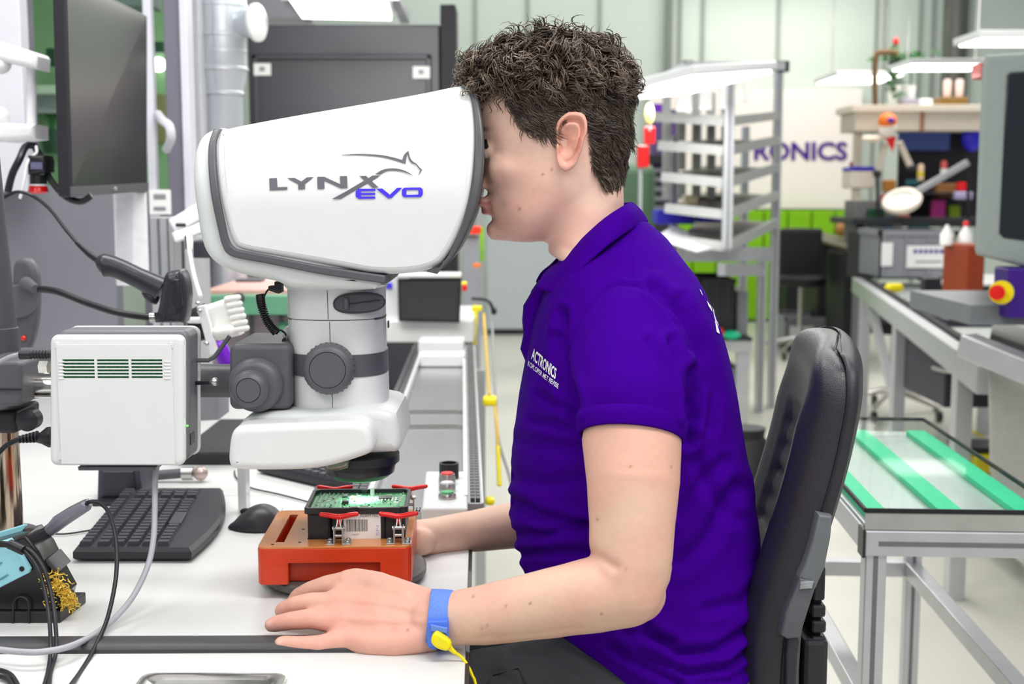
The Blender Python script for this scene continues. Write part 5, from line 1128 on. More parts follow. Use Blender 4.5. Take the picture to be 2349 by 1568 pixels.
# ---- steel tray in front
a = G(316, 1568, DZ); tr = thing('steel_tray', 'shallow polished steel tray at the bottom edge of the picture', 'tray', (G(490, 1600, DZ).x, 1.1, DZ))
x0, x1, y1_ = G(330, 1543, DZ + .003).x, G(664, 1541, DZ + .003).x, G(500, 1542, DZ + .003).y; y0_ = y1_ - .13
def rr3(i, z): return [Vector((x, y, z)) for x, y in rrect(x0 + i, x1 - i, y0_ + i, y1_ - i, .012)]
MB().rings([rr3(.002, DZ), rr3(0, DZ + .001), rr3(0, DZ + .003), rr3(.01, DZ + .003), rr3(.013, DZ + .0012)]).build('dish', steel, tr, smooth=True)
# ---- orange fixture
fx0 = P(588, 1255, 1.42); ang = math.atan(.0371)
MF = Matrix.Translation((fx0.x, 1.42, 0)) @ Matrix.Rotation(ang, 4, 'Z')
fx = thing('fixture_block', 'orange red fixture block with clamps on a black turntable, held by both hands', 'fixture', MF @ Vector((.09, .085, DZ)))
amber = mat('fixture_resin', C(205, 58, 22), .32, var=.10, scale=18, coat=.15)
FW, FD, FZ0, FZ1 = .1785, .172, .768, .813
body = MB(); pr = rrect(0, FW, 0, FD, .010)
body.rings([[MF @ Vector((x, y, z)) for x, y in pr] for z in (FZ0, FZ1 - .0022)])
cuts = [lbox(MF, .0185, .022, .778, .0285, .15, .9), lbox(MF, .0545, .033, .778, FW - .012, .15, .9), lbox(MF, .036, -.01, .7, .142, .014, .7935)]
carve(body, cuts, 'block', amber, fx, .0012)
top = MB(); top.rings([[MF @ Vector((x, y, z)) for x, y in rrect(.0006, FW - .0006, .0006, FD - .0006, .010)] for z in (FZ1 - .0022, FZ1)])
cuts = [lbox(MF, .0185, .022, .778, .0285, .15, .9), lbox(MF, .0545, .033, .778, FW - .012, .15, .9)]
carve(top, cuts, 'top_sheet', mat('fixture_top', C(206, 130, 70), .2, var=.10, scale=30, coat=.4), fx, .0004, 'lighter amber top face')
for u, v in ((.044, .078), (.0165, .012), (.047, .02)): MB().lathe(MF @ Vector((u, v, FZ1 + .0002)), [(0, 0), (.0018, 0), (.0018, .0002), (0, .0002)]).build('screw_hole', black_mt, fx)
tc_ = MF @ Vector((.092, .083, 0))
MB().lathe((tc_.x, tc_.y, 0), [(0, .757), (.098, .757), (.101, .7585), (.101, .7655), (.098, .768), (0, .768)], n=64).build('turntable', mat('turntable_dark', C(74, 72, 70), .4, var=.05), fx, smooth=True)
MB().lathe((tc_.x, tc_.y, 0), [(0, DZ), (.07, DZ), (.07, .757), (0, .757)], n=40).build('turntable_foot', black_pl, fx, smooth=True)
# toggle clamps
def clamp(u, v, dir_, label):
    t = thing('toggle_clamp', label, 'clamp', MF @ Vector((u, v, FZ1)), 'toggle clamps on the fixture'); M = MF @ Matrix.Translation((u, v, FZ1)) @ Matrix.Rotation(0 if dir_ > 0 else math.pi, 4, 'Z')
    for sx in (-1, 1):
        lbox(M, sx*.0045, -.008, 0, sx*.0145, .010, .0015).build('foot_plate', zinc, t, bevel=.0004); lbox(M, sx*.0040, -.007, 0, sx*.0058, .009, .020).build('side_plate', zinc, t, bevel=.0005)
        for v_ in (-.004, .006): MB().lathe(M @ Vector((sx*.0105, v_, .0015)), [(.0034, 0), (.0034, .0010), (.0026, .003), (.0012, .003), (.0010, .0016), (0, .0016)], n=14).build('screw', zinc, t, smooth=True)
    MB().cyl(M @ Vector((-.0075, 0, .018)), M @ Vector((.0075, 0, .018)), .0024, n=12).build('pivot_pin', zinc, t, smooth=True); MB().cyl(M @ Vector((-.006, 0, .009)), M @ Vector((.006, 0, .009)), .002, n=12).build('pivot_pin', zinc, t, smooth=True)
    mb = MB(); 
    for sx in (-1, 1): mb.bar(M @ Vector((sx*.0028, 0, .016)), M @ Vector((sx*.0012, .004, .028)), .0018, .005, up=(0, 1, 0))
    mb.build('lever', zinc, t, bevel=.0004)
    MB().bar(M @ Vector((0, .004, .022)), M @ Vector((0, .022, .030)), .006, .003).build('hold_down_arm', zinc, t, bevel=.0005)
    MB().tube([M @ Vector((-.021, .004, .0335)), M @ Vector((-.012, .004, .0325)), M @ Vector((0, .004, .0305)), M @ Vector((.012, .004, .0325)), M @ Vector((.020, .004, .034))], [.0026, .003, .0032, .003, .0026], n=12).build('red_grip', red_m, t, smooth='all')
    for sx in (-1, 1): MB().ball(M @ Vector((sx*.0205, .004, .0337)), .0027).build('grip_end', red_m, t, smooth=True)
    MB().capsule(M @ Vector((0, .004, .031)), M @ Vector((0, .004, .023)), .003).build('grip_stem', red_m, t, smooth=True)
    return t
clamp(.0935, .014, 1, 'steel toggle clamp with red T grip at the front middle of the fixture'); clamp(.163, .014, 1, 'steel toggle clamp with red T grip at the front right corner of the fixture')
clamp(.075, .16, -1, 'toggle clamp with red grip behind the board, left one'); clamp(.170, .16, -1, 'toggle clamp with red grip at the back right corner of the fixture')
# ---- electronics housing with board
ec = thing('electronics_housing', 'open black electronics housing with a green circuit board clamped in the fixture', 'circuit housing', MF @ Vector((.11, .07, .8)))
eM = MF @ Matrix.Translation((.0515, .030, 0)); EW, ED = .1215, .098; Z1e = .851
ring = [(0, .004), (.004, 0), (.052, 0), (.056, .003), (.061, .003), (.065, 0), (.112, 0), (.114, .003), (EW - .003, .003), (EW, .006), (EW, ED - .006), (EW - .004, ED), (.072, ED), (.068, ED - .003), (.06, ED - .003), (.056, ED), (.006, ED), (0, ED - .005)]
cxm, cym = EW/2, ED/2
def er(k, z): return [eM @ Vector((cxm + (x - cxm)*(1 - k/cxm), cym + (y - cym)*(1 - k/cym), z)) for x, y in ring]
MB().rings([er(0, Z1e - .0075), er(0, Z1e), er(.0042, Z1e), er(.0046, Z1e - .006), er(.006, Z1e - .0062), er(.006, .800), er(.0055, .800), er(.004, Z1e - .0075)][0:1] + [er(0, Z1e), er(.0042, Z1e), er(.0046, Z1e - .0055)], cap=True).build('rim', mat('housing_black', C(44, 43, 46), .42, var=.05), ec, bevel=.0006)
hb = MATS['housing_black']
lbox(eM, .003, .006, .800, .030, ED - .006, Z1e - .007).build('connector_block', hb, ec, bevel=.003); lbox(eM, .030, .012, .806, .044, ED - .01, Z1e - .007).build('middle_block', hb, ec, bevel=.002)
lbox(eM, .0435, .003, .798, .0945, ED - .006, Z1e - .007).build('main_block', hb, ec, bevel=.003); lbox(eM, .094, .006, .798, EW - .003, ED - .006, Z1e - .007).build('side_block', hb, ec, bevel=.002)
pcb = lbox(eM, .005, .005, Z1e - .0062, EW - .005, ED - .005, Z1e - .0046).build('circuit_board', mat('pcb_green', C(60, 165, 100), .3, var=.25, scale=160), ec)
comp = mat('chip_black', C(52, 60, 56), .35); sil = mat('solder_silver', C(226, 232, 228), .2, metal=.5, var=.1, scale=300); wht = mat('component_pale', C(214, 226, 216), .35, var=.1)
random.seed(12)
for k in range(210):
    u = random.uniform(.008, EW - .009); v = random.uniform(.008, ED - .009); a, b = random.choice(((.0012, .0008), (.0018, .001), (.001, .0016), (.0025, .0014))); h = random.uniform(.0006, .0016)
    m_ = (wht, sil, wht, comp)[k % 4]; lbox(eM, u, v, Z1e - .0046, u + a, v + b, Z1e - .0046 + h).build('component', m_, pcb)
for k in range(6):
    for j in range(13): MB().cyl(eM @ Vector((.010 + .0055*k, .012 + .0062*j, Z1e - .0046)), eM @ Vector((.010 + .0055*k, .012 + .0062*j, Z1e - .0022)), .0008, .0004, n=6).build('pin', sil, pcb)
for k in range(8):
    lbox(eM, .074 + .0042*k, .05, Z1e - .0046, .0762 + .0042*k, .066 + (k % 3)*.004, Z1e - .0038).build('trace_pad', wht, pcb)
for (u, v, a, b, h, m_) in ((.083, .058, .016, .013, .002, comp), (.041, .036, .008, .01, .004, comp), (.066, .008, .008, .006, .0035, comp), (.072, .078, .005, .005, .009, wht), (.103, .032, .006, .005, .003, wht), (.039, .066, .006, .012, .003, comp), (.048, .062, .008, .008, .002, mat('gold_pads', C(225, 205, 110), .3, metal=.5))):
    lbox(eM, u, v, Z1e - .0046, u + a, v + b, Z1e - .0046 + h).build('component', m_, pcb, bevel=.0003)
# paper sticker with bar code on the front
LM = lambda u, z, d=.0004: eM @ Vector((u - .0165, .003 - d, z))
lab_poly = [LM(.062, .844), LM(.106, .844), LM(.106, .8005), LM(.105, .7995), LM(.068, .7995), LM(.0635, .803)]
flat('sticker', [lab_poly], paper, ec, 'white sticker with bar code')
letters('print', '05661', LM(.0695, .8395, .0006), LM(.0775, .8395, .0006) - LM(.0695, .8395, .0006), Vector((0, 0, .0032)), bin_grey, ec)
letters('print', 'ESSEMTEC', LM(.0825, .8395, .0006), LM(.1035, .8395, .0006) - LM(.0825, .8395, .0006), Vector((0, 0, .0035)), ink, ec)
bars = []; x = .0655; random.seed(5)
for wd in (1, 2, 1, 1, 3, 1, 2, 1, 1, 2, 3, 1, 1, 2, 2, 1, 1, 3, 1, 1, 2, 1, 2, 1):
    w_ = .00032 * wd; bars.append([LM(x, .822, .0006), LM(x + w_, .822, .0006), LM(x + w_, .8365, .0006), LM(x, .8365, .0006)]); x += w_ + .00058
flat('bar_code', bars, ink, ec)
letters('print', '*H627*', LM(.072, .8175, .0006), LM(.081, .8175, .0006) - LM(.072, .8175, .0006), Vector((0, 0, .0018)), ink, ec)
letters('print', 'Mexico A', LM(.064, .811, .0006), LM(.0705, .811, .0006) - LM(.064, .811, .0006), Vector((0, 0, .0018)), ink, ec)
letters('handwriting', 'NS', LM(.1005, .829, .0006), Vector((0, 0, -.012)), LM(.0035, 0, 0) - LM(0, 0, 0), mat('pen_blue', C(170, 180, 232), .6, var=0), ec)
# ================================================================ soldering station
so_ = thing('soldering_stand', 'black soldering iron stand with light blue side plate at the lower left', 'soldering stand', G(60, 1430, DZ)); ys = 1.342
sb = mat('stand_black', C(24, 23, 25), .22, var=.05)
MB().prismz([(-.75, ys), (P(137, 1400, ys).x, ys), (P(190, 1385, 1.40).x, 1.412), (-.75, 1.412)], DZ, DZ + .013).build('base', mat('stand_base_black', C(36, 36, 36), .4), so_, bevel=.0015)
MB().slab(xz([(-60, 1402), (132, 1402), (142, 1370), (120, 1330), (88, 1265), (58, 1228), (-60, 1262)], ys + .004), ys + .004, ys + .055, .003).build('housing', sb, so_, smooth=True)
blue = mat('station_blue', C(150, 212, 224), .35, var=.01)
MB().slab(xz([(-60, 1262), (22, 1236), (46, 1268), (68, 1306), (66, 1314), (-60, 1378)], ys - .004), ys - .004, ys + .004, .0015).build('side_plate', blue, so_, smooth=True)
MB().slab(xz([(-60, 1238), (58, 1202), (60, 1206), (46, 1224), (-60, 1262)], ys + .045), ys + .045, ys + .05, .001).build('rear_plate', blue, so_, smooth=True)
MB().lathe(P(50, 1304, ys - .0045), [(0, 0), (.0028, 0), (.0028, .0004), (0, .0004)], axis=(0, -1, 0)).build('screw_hole', black_mt, so_)
for pts_ in (((0, 1328), (17, 1318)), ((-10, 1296), (3, 1290))): MB().capsule(P(*pts_[0], ys - .0045), P(*pts_[1], ys - .0045), .0011, n=8).build('slot', mat('slot_teal', C(90, 150, 165), .5), so_)
mbk = MB(); qa = [P(28 + 20 + 18*math.cos(a), 1388 - 20*math.sin(a), ys - .001) for a in [math.pi*k/10 for k in range(11)]]; mbk.tube([P(30, 1428, ys - .001)] + qa[::-1] + [P(67, 1428, ys - .001)], .0011, n=6, smooth=False).build('arch_rib', MATS['stand_base_black'], so_, smooth='all')
MB().slab(xz([(100, 1288), (110, 1280), (135, 1310), (128, 1316)], ys + .01), ys + .01, ys + .05, .001).build('sponge_lid', mat('lid_dark', C(64, 64, 68), .4), so_, smooth=True)
# brass wool
mb = MB(); random.seed(9)
for k in range(520):
    tt = random.random(); c0 = Vector((118 + 62*tt*random.uniform(.6, 1) , 1318 + 70*tt)); c0.x += random.gauss(0, 10) - 12; c0.y += random.gauss(0, 9)
    p = P(c0.x, c0.y, ys + random.uniform(.0, .04)); pts = []; a0 = random.uniform(0, 6.3); ax_ = Vector((random.gauss(0, 1), random.gauss(0, 1), random.gauss(0, 1))).normalized(); e1 = ax_.orthogonal().normalized(); e2 = ax_.cross(e1)
    rr_ = random.uniform(.0015, .0035)
    for j in range(7): g = a0 + j*.9; pts.append(p + e1*rr_*math.cos(g) + e2*rr_*math.sin(g) + ax_*.0012*j)
    mb.tube(pts, .00065, n=3, smooth=False)
o = mb.build('brass_wool', mat('brass', C(232, 196, 80), .35, metal=.45, var=.15, scale=300)); tag(o, 'golden brass wool tuft in the soldering iron stand', 'brass wool', kind='stuff')
# iron in its holder
si = thing('soldering_iron', 'grey handled soldering iron resting in the black holder', 'soldering iron', P(150, 1190, 1.40)); yi = 1.39
gh = mat('iron_grey', C(128, 128, 140), .3, metal=.3, var=.1)
MB().slab(xz([(92, 1220), (118, 1188), (150, 1168), (184, 1151), (193, 1149), (203, 1162), (200, 1174), (152, 1206), (120, 1230), (104, 1234)], yi), yi, yi + .018, .006).build('handle', gh, si, smooth=True)
MB().slab(xz([(66, 1232), (94, 1212), (108, 1228), (76, 1250), (60, 1246)], yi - .002), yi - .004, yi + .022, .002).build('holder_collar', black_pl, si, smooth=True)
MB().cyl(P(80, 1236, yi + .009), P(20, 1275, yi + .009), .006).build('heater_sleeve', black_pl, si, smooth=True)
MB().slab(xz([(60, 1226), (80, 1222), (120, 1278), (104, 1290), (80, 1262)], yi), yi, yi + .02, .002).build('holder_arm', sb, si, smooth=True)
cable('iron_cable', 'black soldering iron cable arching down across the desk strip', [P(192, 1160, yi + .008), P(205, 1151, yi), P(225, 1152, yi), P(248, 1172, 1.38), P(264, 1225, 1.36), P(268, 1290, 1.34), P(262, 1350, 1.32), P(244, 1425, 1.29), P(215, 1490, 1.25), P(185, 1540, 1.20), G(160, 1575, DZ + .004), G(120, 1640, DZ + .004)], .0024, rubber)
for i, (dxs, lab) in enumerate(((0, 'front black cable of the pair hanging past the brass wool'), (13, 'rear black cable of the pair hanging past the brass wool'))):
    cable('hanging_cable', lab, [P(-40, 1244 + i*6, 1.32), P(20, 1246 + i*5, 1.315), P(52 + dxs, 1260, 1.31), P(85 + dxs, 1300, 1.30), P(104 + dxs, 1360, 1.29), P(114 + dxs, 1430, 1.26), P(116 + dxs, 1490, 1.235), P(110 + dxs*.5, 1540, 1.195), G(94 + dxs, 1590, DZ + .004 + i*.004), G(60, 1660, DZ + .004)], .0022, rubber)
MB_ = MB().cyl(P(22, 1247, 1.313), P(54, 1262, 1.308), .0052).build('cable_tie', rubber, smooth=True); tag(MB_, 'black collar gathering the hanging cables at the blue plate', 'cable tie')
for i, lab in enumerate(('outer black cable loop in the lower left corner', 'inner black cable loop in the lower left corner')):
    cable('cable_loop', lab, [G(-40, 1535 + 14*i, DZ + .004), G(5, 1538 + 14*i, DZ + .004), G(32 - 9*i, 1556 + 8*i, DZ + .004), G(46 - 12*i, 1600, DZ + .004), G(40, 1680, DZ + .004)], .0026, rubber)
cable('grey_cable', 'thick light grey cable sweeping from the control unit to the lower left', [P(360, 1068, 1.45), P(356, 1100, 1.445), P(355, 1170, 1.43), P(352, 1235, 1.41), P(338, 1300, 1.385), P(300, 1375, 1.355), P(240, 1438, 1.312), G(170, 1478, DZ + .014), G(100, 1494, DZ + .016), G(40, 1494, DZ + .016), G(-40, 1486, DZ + .014), G(-140, 1486, DZ + .008)], .0033, mat('sleeve_grey', C(172, 172, 180), .45, var=.03), n=12)
# ================================================================ the man
def unproj(co):
    """picture position of room points"""
    x, y, z = co[:, 0], co[:, 1], co[:, 2] - CAMZ
    d = y * cT - z * sT; v = (y * sT + z * cT) / d
    return 1174.5 + F * x / d, 784 - F * v
YM = 1.5
def sring(f, b, hw, z, e=2.25, n=56, yc=YM, ft=0.0):
    cx = (f + b)/2; rx = (b - f)/2; out = []
    for k in range(n):
        t = 2*math.pi*k/n; c, s = math.cos(t), math.sin(t)
        x = cx + rx*math.copysign(abs(c)**(2/e), c); w_ = hw * (1 - ft*max(0, -c))
        out.append(Vector((x, yc + w_*math.copysign(abs(s)**(2/e), s), z)))
    return out
def interp(tab, q):
    a = np.array(tab, float); return [np.interp(q, a[:, 0], a[:, i]) for i in range(1, a.shape[1])]
HEAD = [(99,1232,1308,.018),(106,1182,1348,.040),(119,1145,1380,.054),(144,1112,1408,.066),(175,1092,1426,.074),(208,1083,1434,.078),(250,1084,1438,.079),(290,1089,1441,.078),
        (318,1094,1440,.076),(340,1101,1434,.074),(375,1107,1424,.072),(415,1113,1412,.070),(445,1113,1396,.068),(475,1117,1352,.064),(500,1127,1318,.059),(520,1131,1292,.053),(536,1137,1270,.046),(548,1152,1254,.036),(556,1176,1236,.024)]
def head_mb():
    rs = []
    for py in np.linspace(99, 556, 70):
        f, b, hw = interp(HEAD, py); rs.append(sring(P(f, py, YM).x, P(b, py, YM).x, hw, P(1300, py, YM).z, 2.2 if py < 400 else 2.35, ft=.12 if py < 430 else .26))
    return MB().rings(rs)
body = head_mb()
# nose, lips, chin, brow
body.chain([(P(1108, 338, YM), .008), (P(1099, 372, YM), .0095), (P(1096, 405, YM), .0115)]); body.ball(P(1094, 412, YM), (.012, .0125, .011))
for s in (-1, 1): body.ball(P(1106, 420, YM) + Vector((0, s*.0125, 0)), (.0105, .008, .0085))
body.ball(P(1110, 463, YM), (.009, .022, .0075)); body.ball(P(1121, 485, YM), (.0090, .019, .0065)); body.ball(P(1145, 527, YM), (.0155, .022, .014))
body.capsule(P(1098, 316, YM) + Vector((0, -.024, 0)), P(1098, 316, YM) + Vector((0, .024, 0)), .010)
for s in (-1, 1): body.ball(P(1170, 388, YM) + Vector((0, s*.038, 0)), (.026, .021, .024)); body.ball(P(1126, 343, YM) + Vector((0, s*.031, 0)), (.0122, .0125, .0118))
# neck and inner trunk
def ringtilt(c, rx, ry, tilt, n=48):
    u = Vector((math.cos(tilt), 0, math.sin(tilt))); return [c + u*rx*math.cos(t) + Vector((0, ry, 0))*math.sin(t) for t in (2*math.pi*k/n for k in range(n))]
nk = [((1322, 400), .055, .058, 0), ((1328, 470), .0535, .060, -.15), ((1342, 540), .0535, .062, -.35), ((1362, 600), .062, .070, -.5), ((1385, 650), .075, .09, -.5)]
body.rings([ringtilt(P(*c, YM), a, b, t) for c, a, b, t in nk])
body.chain([(P(1390, 680, YM), .07), (P(1440, 900, YM), .11), (P(1460, 1100, YM), .11)])
# arms
def pc(px, py, y, rp): return (P(px, py, y), rpx(rp, y))
near = [pc(1450, 790, 1.36, 88), pc(1449, 900, 1.315, 100), pc(1449, 1010, 1.285, 116), pc(1452, 1100, 1.265, 110), pc(1450, 1200, 1.25, 101), pc(1446, 1280, 1.24, 98), pc(1432, 1345, 1.235, 96)]
body.chain(near, 32); body.chain([pc(1452, 1300, 1.24, 92), pc(1464, 1362, 1.238, 66)], 24)
fore = [pc(1432, 1345, 1.235, 96), pc(1370, 1362, 1.235, 90), pc(1300, 1375, 1.24, 84), pc(1200, 1394, 1.25, 77.5), pc(1110, 1410, 1.26, 70), pc(1040, 1418, 1.268, 64), pc(990, 1424, 1.272, 60)]
body.chain(fore, 32)
body.chain([(P(1400, 790, YM), .07), (P(1440, 800, 1.40), .042)]); body.chain([(P(1400, 790, YM), .07), (P(1420, 810, 1.62), .042)])
far = [(P(1420, 800, 1.64), .042), (P(1400, 1000, 1.69), .046), (P(1330, 1150, 1.70), .042), (P(1240, 1195, 1.68), .0335), (P(1150, 1208, 1.665), .0305), (P(1060, 1221, 1.645), .0265), (P(1000, 1229, 1.628), .0245), (P(968, 1233, 1.615), .0245)]
body.chain(far, 28)
def flatball(mb, a, b, r, flatten=None): mb.capsule(a, b, r[0], r[1], 18)
# near hand: left hand, seen from the little finger side, palm down
W = P(985, 1424, 1.272)
def hp(px, py, y): return P(px, py, y)
mcp = [(hp(800, 1464, 1.268), .0142), (hp(772, 1424, 1.285), .0146), (hp(768, 1383, 1.306), .0150), (hp(800, 1338, 1.328), .0155)]
wr = [(hp(985, 1462, 1.262), .0150), (hp(985, 1438, 1.268), .0175), (hp(985, 1410, 1.276), .0190), (hp(985, 1386, 1.285), .0165)]
for (a, ra), (b, rb) in zip(wr, mcp):
    m_ = a.lerp(b, .5) + Vector((0, 0, .0025)); body.chain([(a, ra), (m_, (ra + rb)/2 * 1.08), (b, rb)], 20)
body.chain([(hp(960, 1462, 1.258), .0165), (hp(905, 1474, 1.255), .0150), (hp(850, 1473, 1.257), .0135), (hp(805, 1466, 1.266), .0132)], 20)
for i in range(3):
    body.chain([(wr[i][0].lerp(mcp[i][0], .15).lerp(wr[i+1][0].lerp(mcp[i+1][0], .15), .5), .016), (mcp[i][0].lerp(mcp[i+1][0], .5), .0128)], 18)
body.chain([(hp(930, 1372, 1.29), .016), (hp(870, 1345, 1.31), .0155), (hp(815, 1334, 1.328), .015)], 18)
fing = [  # knuckle, middle joint, end joint, tip
  [(hp(800, 1466, 1.267), .0130), (hp(735, 1477, 1.262), .0098), (hp(690, 1477, 1.262), .0088), (hp(652, 1475, 1.264), .0082), (hp(645, 1475, 1.264), .0074)],
  [(hp(772, 1426, 1.284), .0132), (hp(715, 1418, 1.285), .0108), (hp(668, 1423, 1.288), .0098), (hp(630, 1431, 1.294), .0086), (hp(622, 1433, 1.295), .0076)],
  [(hp(768, 1385, 1.305), .0136), (hp(716, 1381, 1.308), .0108), (hp(678, 1387, 1.312), .0098), (hp(652, 1396, 1.318), .0088), (hp(645, 1401, 1.320), .0078)],
  [(hp(800, 1338, 1.327), .0145), (hp(752, 1343, 1.334), .0118), (hp(712, 1354, 1.342), .0104), (hp(685, 1367, 1.350), .0094), (hp(676, 1376, 1.354), .0084)]]
for f_ in fing: body.chain(f_, 18)
# thumb: leaves the palm near the wrist, reaches the fixture behind the fingers
body.chain([(hp(940, 1376, 1.295), .0170), (hp(890, 1360, 1.325), .0148), (hp(840, 1352, 1.352), .0118), (hp(795, 1354, 1.372), .0105), (hp(780, 1358, 1.377), .0092)], 18)
# far hand on the back right of the fixture, fingers curling over its rear
FW_ = P(968, 1233, 1.615)
fk_ = [(P(925, 1222 + 10*i, 1.66 - .022*i), .0128) for i in range(4)]
for i, (k_, r_k) in enumerate(fk_):
    body.chain([(FW_ + Vector((0, .018 - .012*i, 0)), .019), (k_, .0145)], 18)
    body.chain([(k_, .0128), (k_ + Vector((-.034, .006, .008)), .0102), (k_ + Vector((-.054, .002, -.008)), .0092), (k_ + Vector((-.062, -.002, -.026)), .0080)], 16)
body.chain([(FW_ + Vector((-.005, -.012, 0)), .018), (P(935, 1262, 1.60), .0135), (P(915, 1270, 1.607), .0105)], 16)
me = fuse(body, .0024, 5, .5)
co = getco(me); px, py = unproj(co)
mx_, mz_ = None, None
nrm = getno(me)
ed = np.empty(len(me.edges)*2, int); me.edges.foreach_get('vertices', ed); ed = ed.reshape(-1, 2)
fm_ = (py < 560) & (px > 1128) & (px < 1400) & (np.abs(co[:, 1] - YM) < .12) & ~((px < 1150) & (py > 320) & (py < 365))
fw_ = np.clip((px - 1128)/25, 0, 1)*fm_; dg_ = np.bincount(ed.ravel(), minlength=len(co)).astype(float)
for _ in range(60):
    av = np.zeros_like(co); np.add.at(av, ed[:, 0], co[ed[:, 1]]) if False else None
    for q in range(3): av[:, q] = np.bincount(ed[:, 0], co[ed[:, 1], q], len(co)) + np.bincount(ed[:, 1], co[ed[:, 0], q], len(co))
    co = co + (av/dg_[:, None] - co)*(.6*fw_)[:, None]
setco(me, co); nrm = getno(me)
def g2(cx, cy, r, lim=None):
    d = np.exp(-(((px - cx)**2 + (py - cy)**2) / r**2)); return d
near_s = co[:, 1] < YM - .01; headm = (py < 560) & (px > 1060) & (px < 1470) & (np.abs(co[:, 1] - YM) < .12)
push = np.zeros(len(co))
# midplane picture position for the symmetric features of the face
mco = co.copy(); mco[:, 1] = YM; mpx, mpy = unproj(mco)
def gm(cx, cy, rx, ry=None): return np.exp(-(((mpx - cx)/rx)**2 + ((mpy - cy)/(ry or rx))**2)) * headm
side = np.clip((np.abs(co[:, 1] - YM) - .012)/.02, 0, 1)
push += -.0018*gm(1106, 326, 14, 8)*side - .002*gm(1146, 472, 12) * side + .0025*gm(1165, 390, 30, 22)*side - .0035*gm(1112, 442, 16, 8) - .003*gm(1118, 500, 14, 7) - .0012*gm(1107, 474.5, 26, 4) - .003*gm(1150, 290, 40, 20)*side*0 
# crease lines on the hand, knuckles, forearm tendons
def linedist(pts):
    d = np.full(len(px), 1e9)
    for (ax, ay), (bx, by) in zip(pts[:-1], pts[1:]):
        L2 = (bx-ax)**2 + (by-ay)**2; t = np.clip(((px-ax)*(bx-ax) + (py-ay)*(by-ay))/L2, 0, 1); d = np.minimum(d, np.hypot(px - ax - t*(bx-ax), py - ay - t*(by-ay)))
    return d
vis = (co[:, 1] < 1.42)
def crease(pts, w_, dep, m_=None): global push; push = push - dep*np.exp(-(linedist(pts)/w_)**2) * (vis if m_ is None else m_)
crease([(1358, 1270), (1385, 1285), (1410, 1300)], 12, .003); crease([(1080, 1462), (1200, 1458), (1330, 1440)], 8, .0012)
for q in (((990, 1400), (905, 1388), (830, 1372)), ((985, 1425), (900, 1425), (810, 1418))): crease(q, 9, -.0010)
for a, b in (((782, 1398), (850, 1405)), ((785, 1442), (850, 1440)), ((800, 1360), (860, 1372))): crease([a, b], 7, .0014)
for cx, cy in ((716, 1372), (714, 1412), (734, 1470), (772, 1325)): 
    for k in (-4, 0, 4): crease([(cx + k, cy - 8), (cx + k + 1, cy + 8)], 1.6, .0005)
noi = np.array([noise.noise(Vector(p) * 35) for p in co[::1]]) if len(co) < 400000 else 0
co2 = co + nrm * (push + .0006*noi)[:, None]
setco(me, co2); co = co2
# skin colours; face and neck lightened in the colour to look better lit
base = np.array(C(222, 184, 162)); pink = np.array(C(226, 148, 136)); lip = np.array(C(196, 104, 104)); browc = np.array(C(96, 66, 54)); nail = np.array(C(240, 200, 186))
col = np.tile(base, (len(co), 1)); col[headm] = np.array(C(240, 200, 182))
def mixc(w_, c_): global col; w_ = np.clip(w_, 0, 1)[:, None]; col = col*(1-w_) + c_*w_
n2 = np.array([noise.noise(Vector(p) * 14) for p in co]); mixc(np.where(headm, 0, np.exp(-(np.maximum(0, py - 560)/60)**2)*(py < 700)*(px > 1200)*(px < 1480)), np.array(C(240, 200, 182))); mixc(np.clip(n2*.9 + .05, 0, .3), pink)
mixc(.28*gm(1190, 400, 60, 45), pink); mixc(.5*gm(1100, 415, 14, 22), pink)
lipm = (np.exp(-((mpx - 1112)/22)**2 * 1.0) * (np.exp(-((mpy - 466)/6.5)**2) + np.exp(-((mpy - 485)/8)**2))) * headm * (np.abs(co[:, 1] - YM) < .026); mixc(lipm*.9, lip)
hand = (px < 1000) & (py > 1290); mixc(np.where(hand, .35, 0), pink)
for cx, cy, r in ((905, 1443, 9), (772, 1325, 16), (770, 1378, 16), (775, 1420, 16), (830, 1390, 26)): mixc(.45*g2(cx, cy, r)*hand, pink)
mixc(.35*g2(1500, 1370, 60)*vis, pink); mixc(.7*g2(641, 1473, 8)*hand + .7*g2(617, 1430, 8)*hand, nail)
for cx, cy in ((1447, 1070), (1540, 1070), (1370, 1190), (1435, 1305), (1160, 1390), (1085, 1367), (1105, 1440), (1118, 1435), (1216, 1383), (935, 1445), (1245, 400), (1190, 480), (1265, 388), (1380, 1407)): mixc(.8*g2(cx, cy, 3.2)*(vis | headm), np.array(C(160, 96, 72)))
mixc(.8*gm(1112, 300, 14, 5)*np.clip((np.abs(co[:, 1] - YM) - .008)/.008, 0, 1), browc)
stub = gm(1170, 520, 60, 30); mixc(.22*stub, np.array(C(190, 150, 130)))
# scalp coloured by the hair roots
HP = [(1040, 205), (1108, 216), (1150, 222), (1166, 240), (1172, 268), (1192, 296), (1226, 316), (1262, 326), (1268, 296), (1290, 268), (1318, 270), (1338, 300), (1346, 345), (1350, 388), (1366, 415), (1402, 430), (1445, 425), (1520, 300), (1500, 0), (1040, 0)]
def inpoly(x, y, poly):
    c = np.zeros(len(x), bool); j = len(poly) - 1
    for i in range(len(poly)):
        xi, yi = poly[i]; xj, yj = poly[j]
        c ^= ((yi > y) != (yj > y)) & (x < (xj - xi)*(y - yi)/(yj - yi + 1e-12) + xi); j = i
    return c
scalp = inpoly(mpx, mpy, HP) & headm; mixc(np.where(scalp, .85, 0), np.array(C(84, 62, 52)))
at = me.attributes.new('tint', 'FLOAT_COLOR', 'POINT'); at.data.foreach_set('color', np.hstack([col, np.ones((len(col), 1))]).ravel())
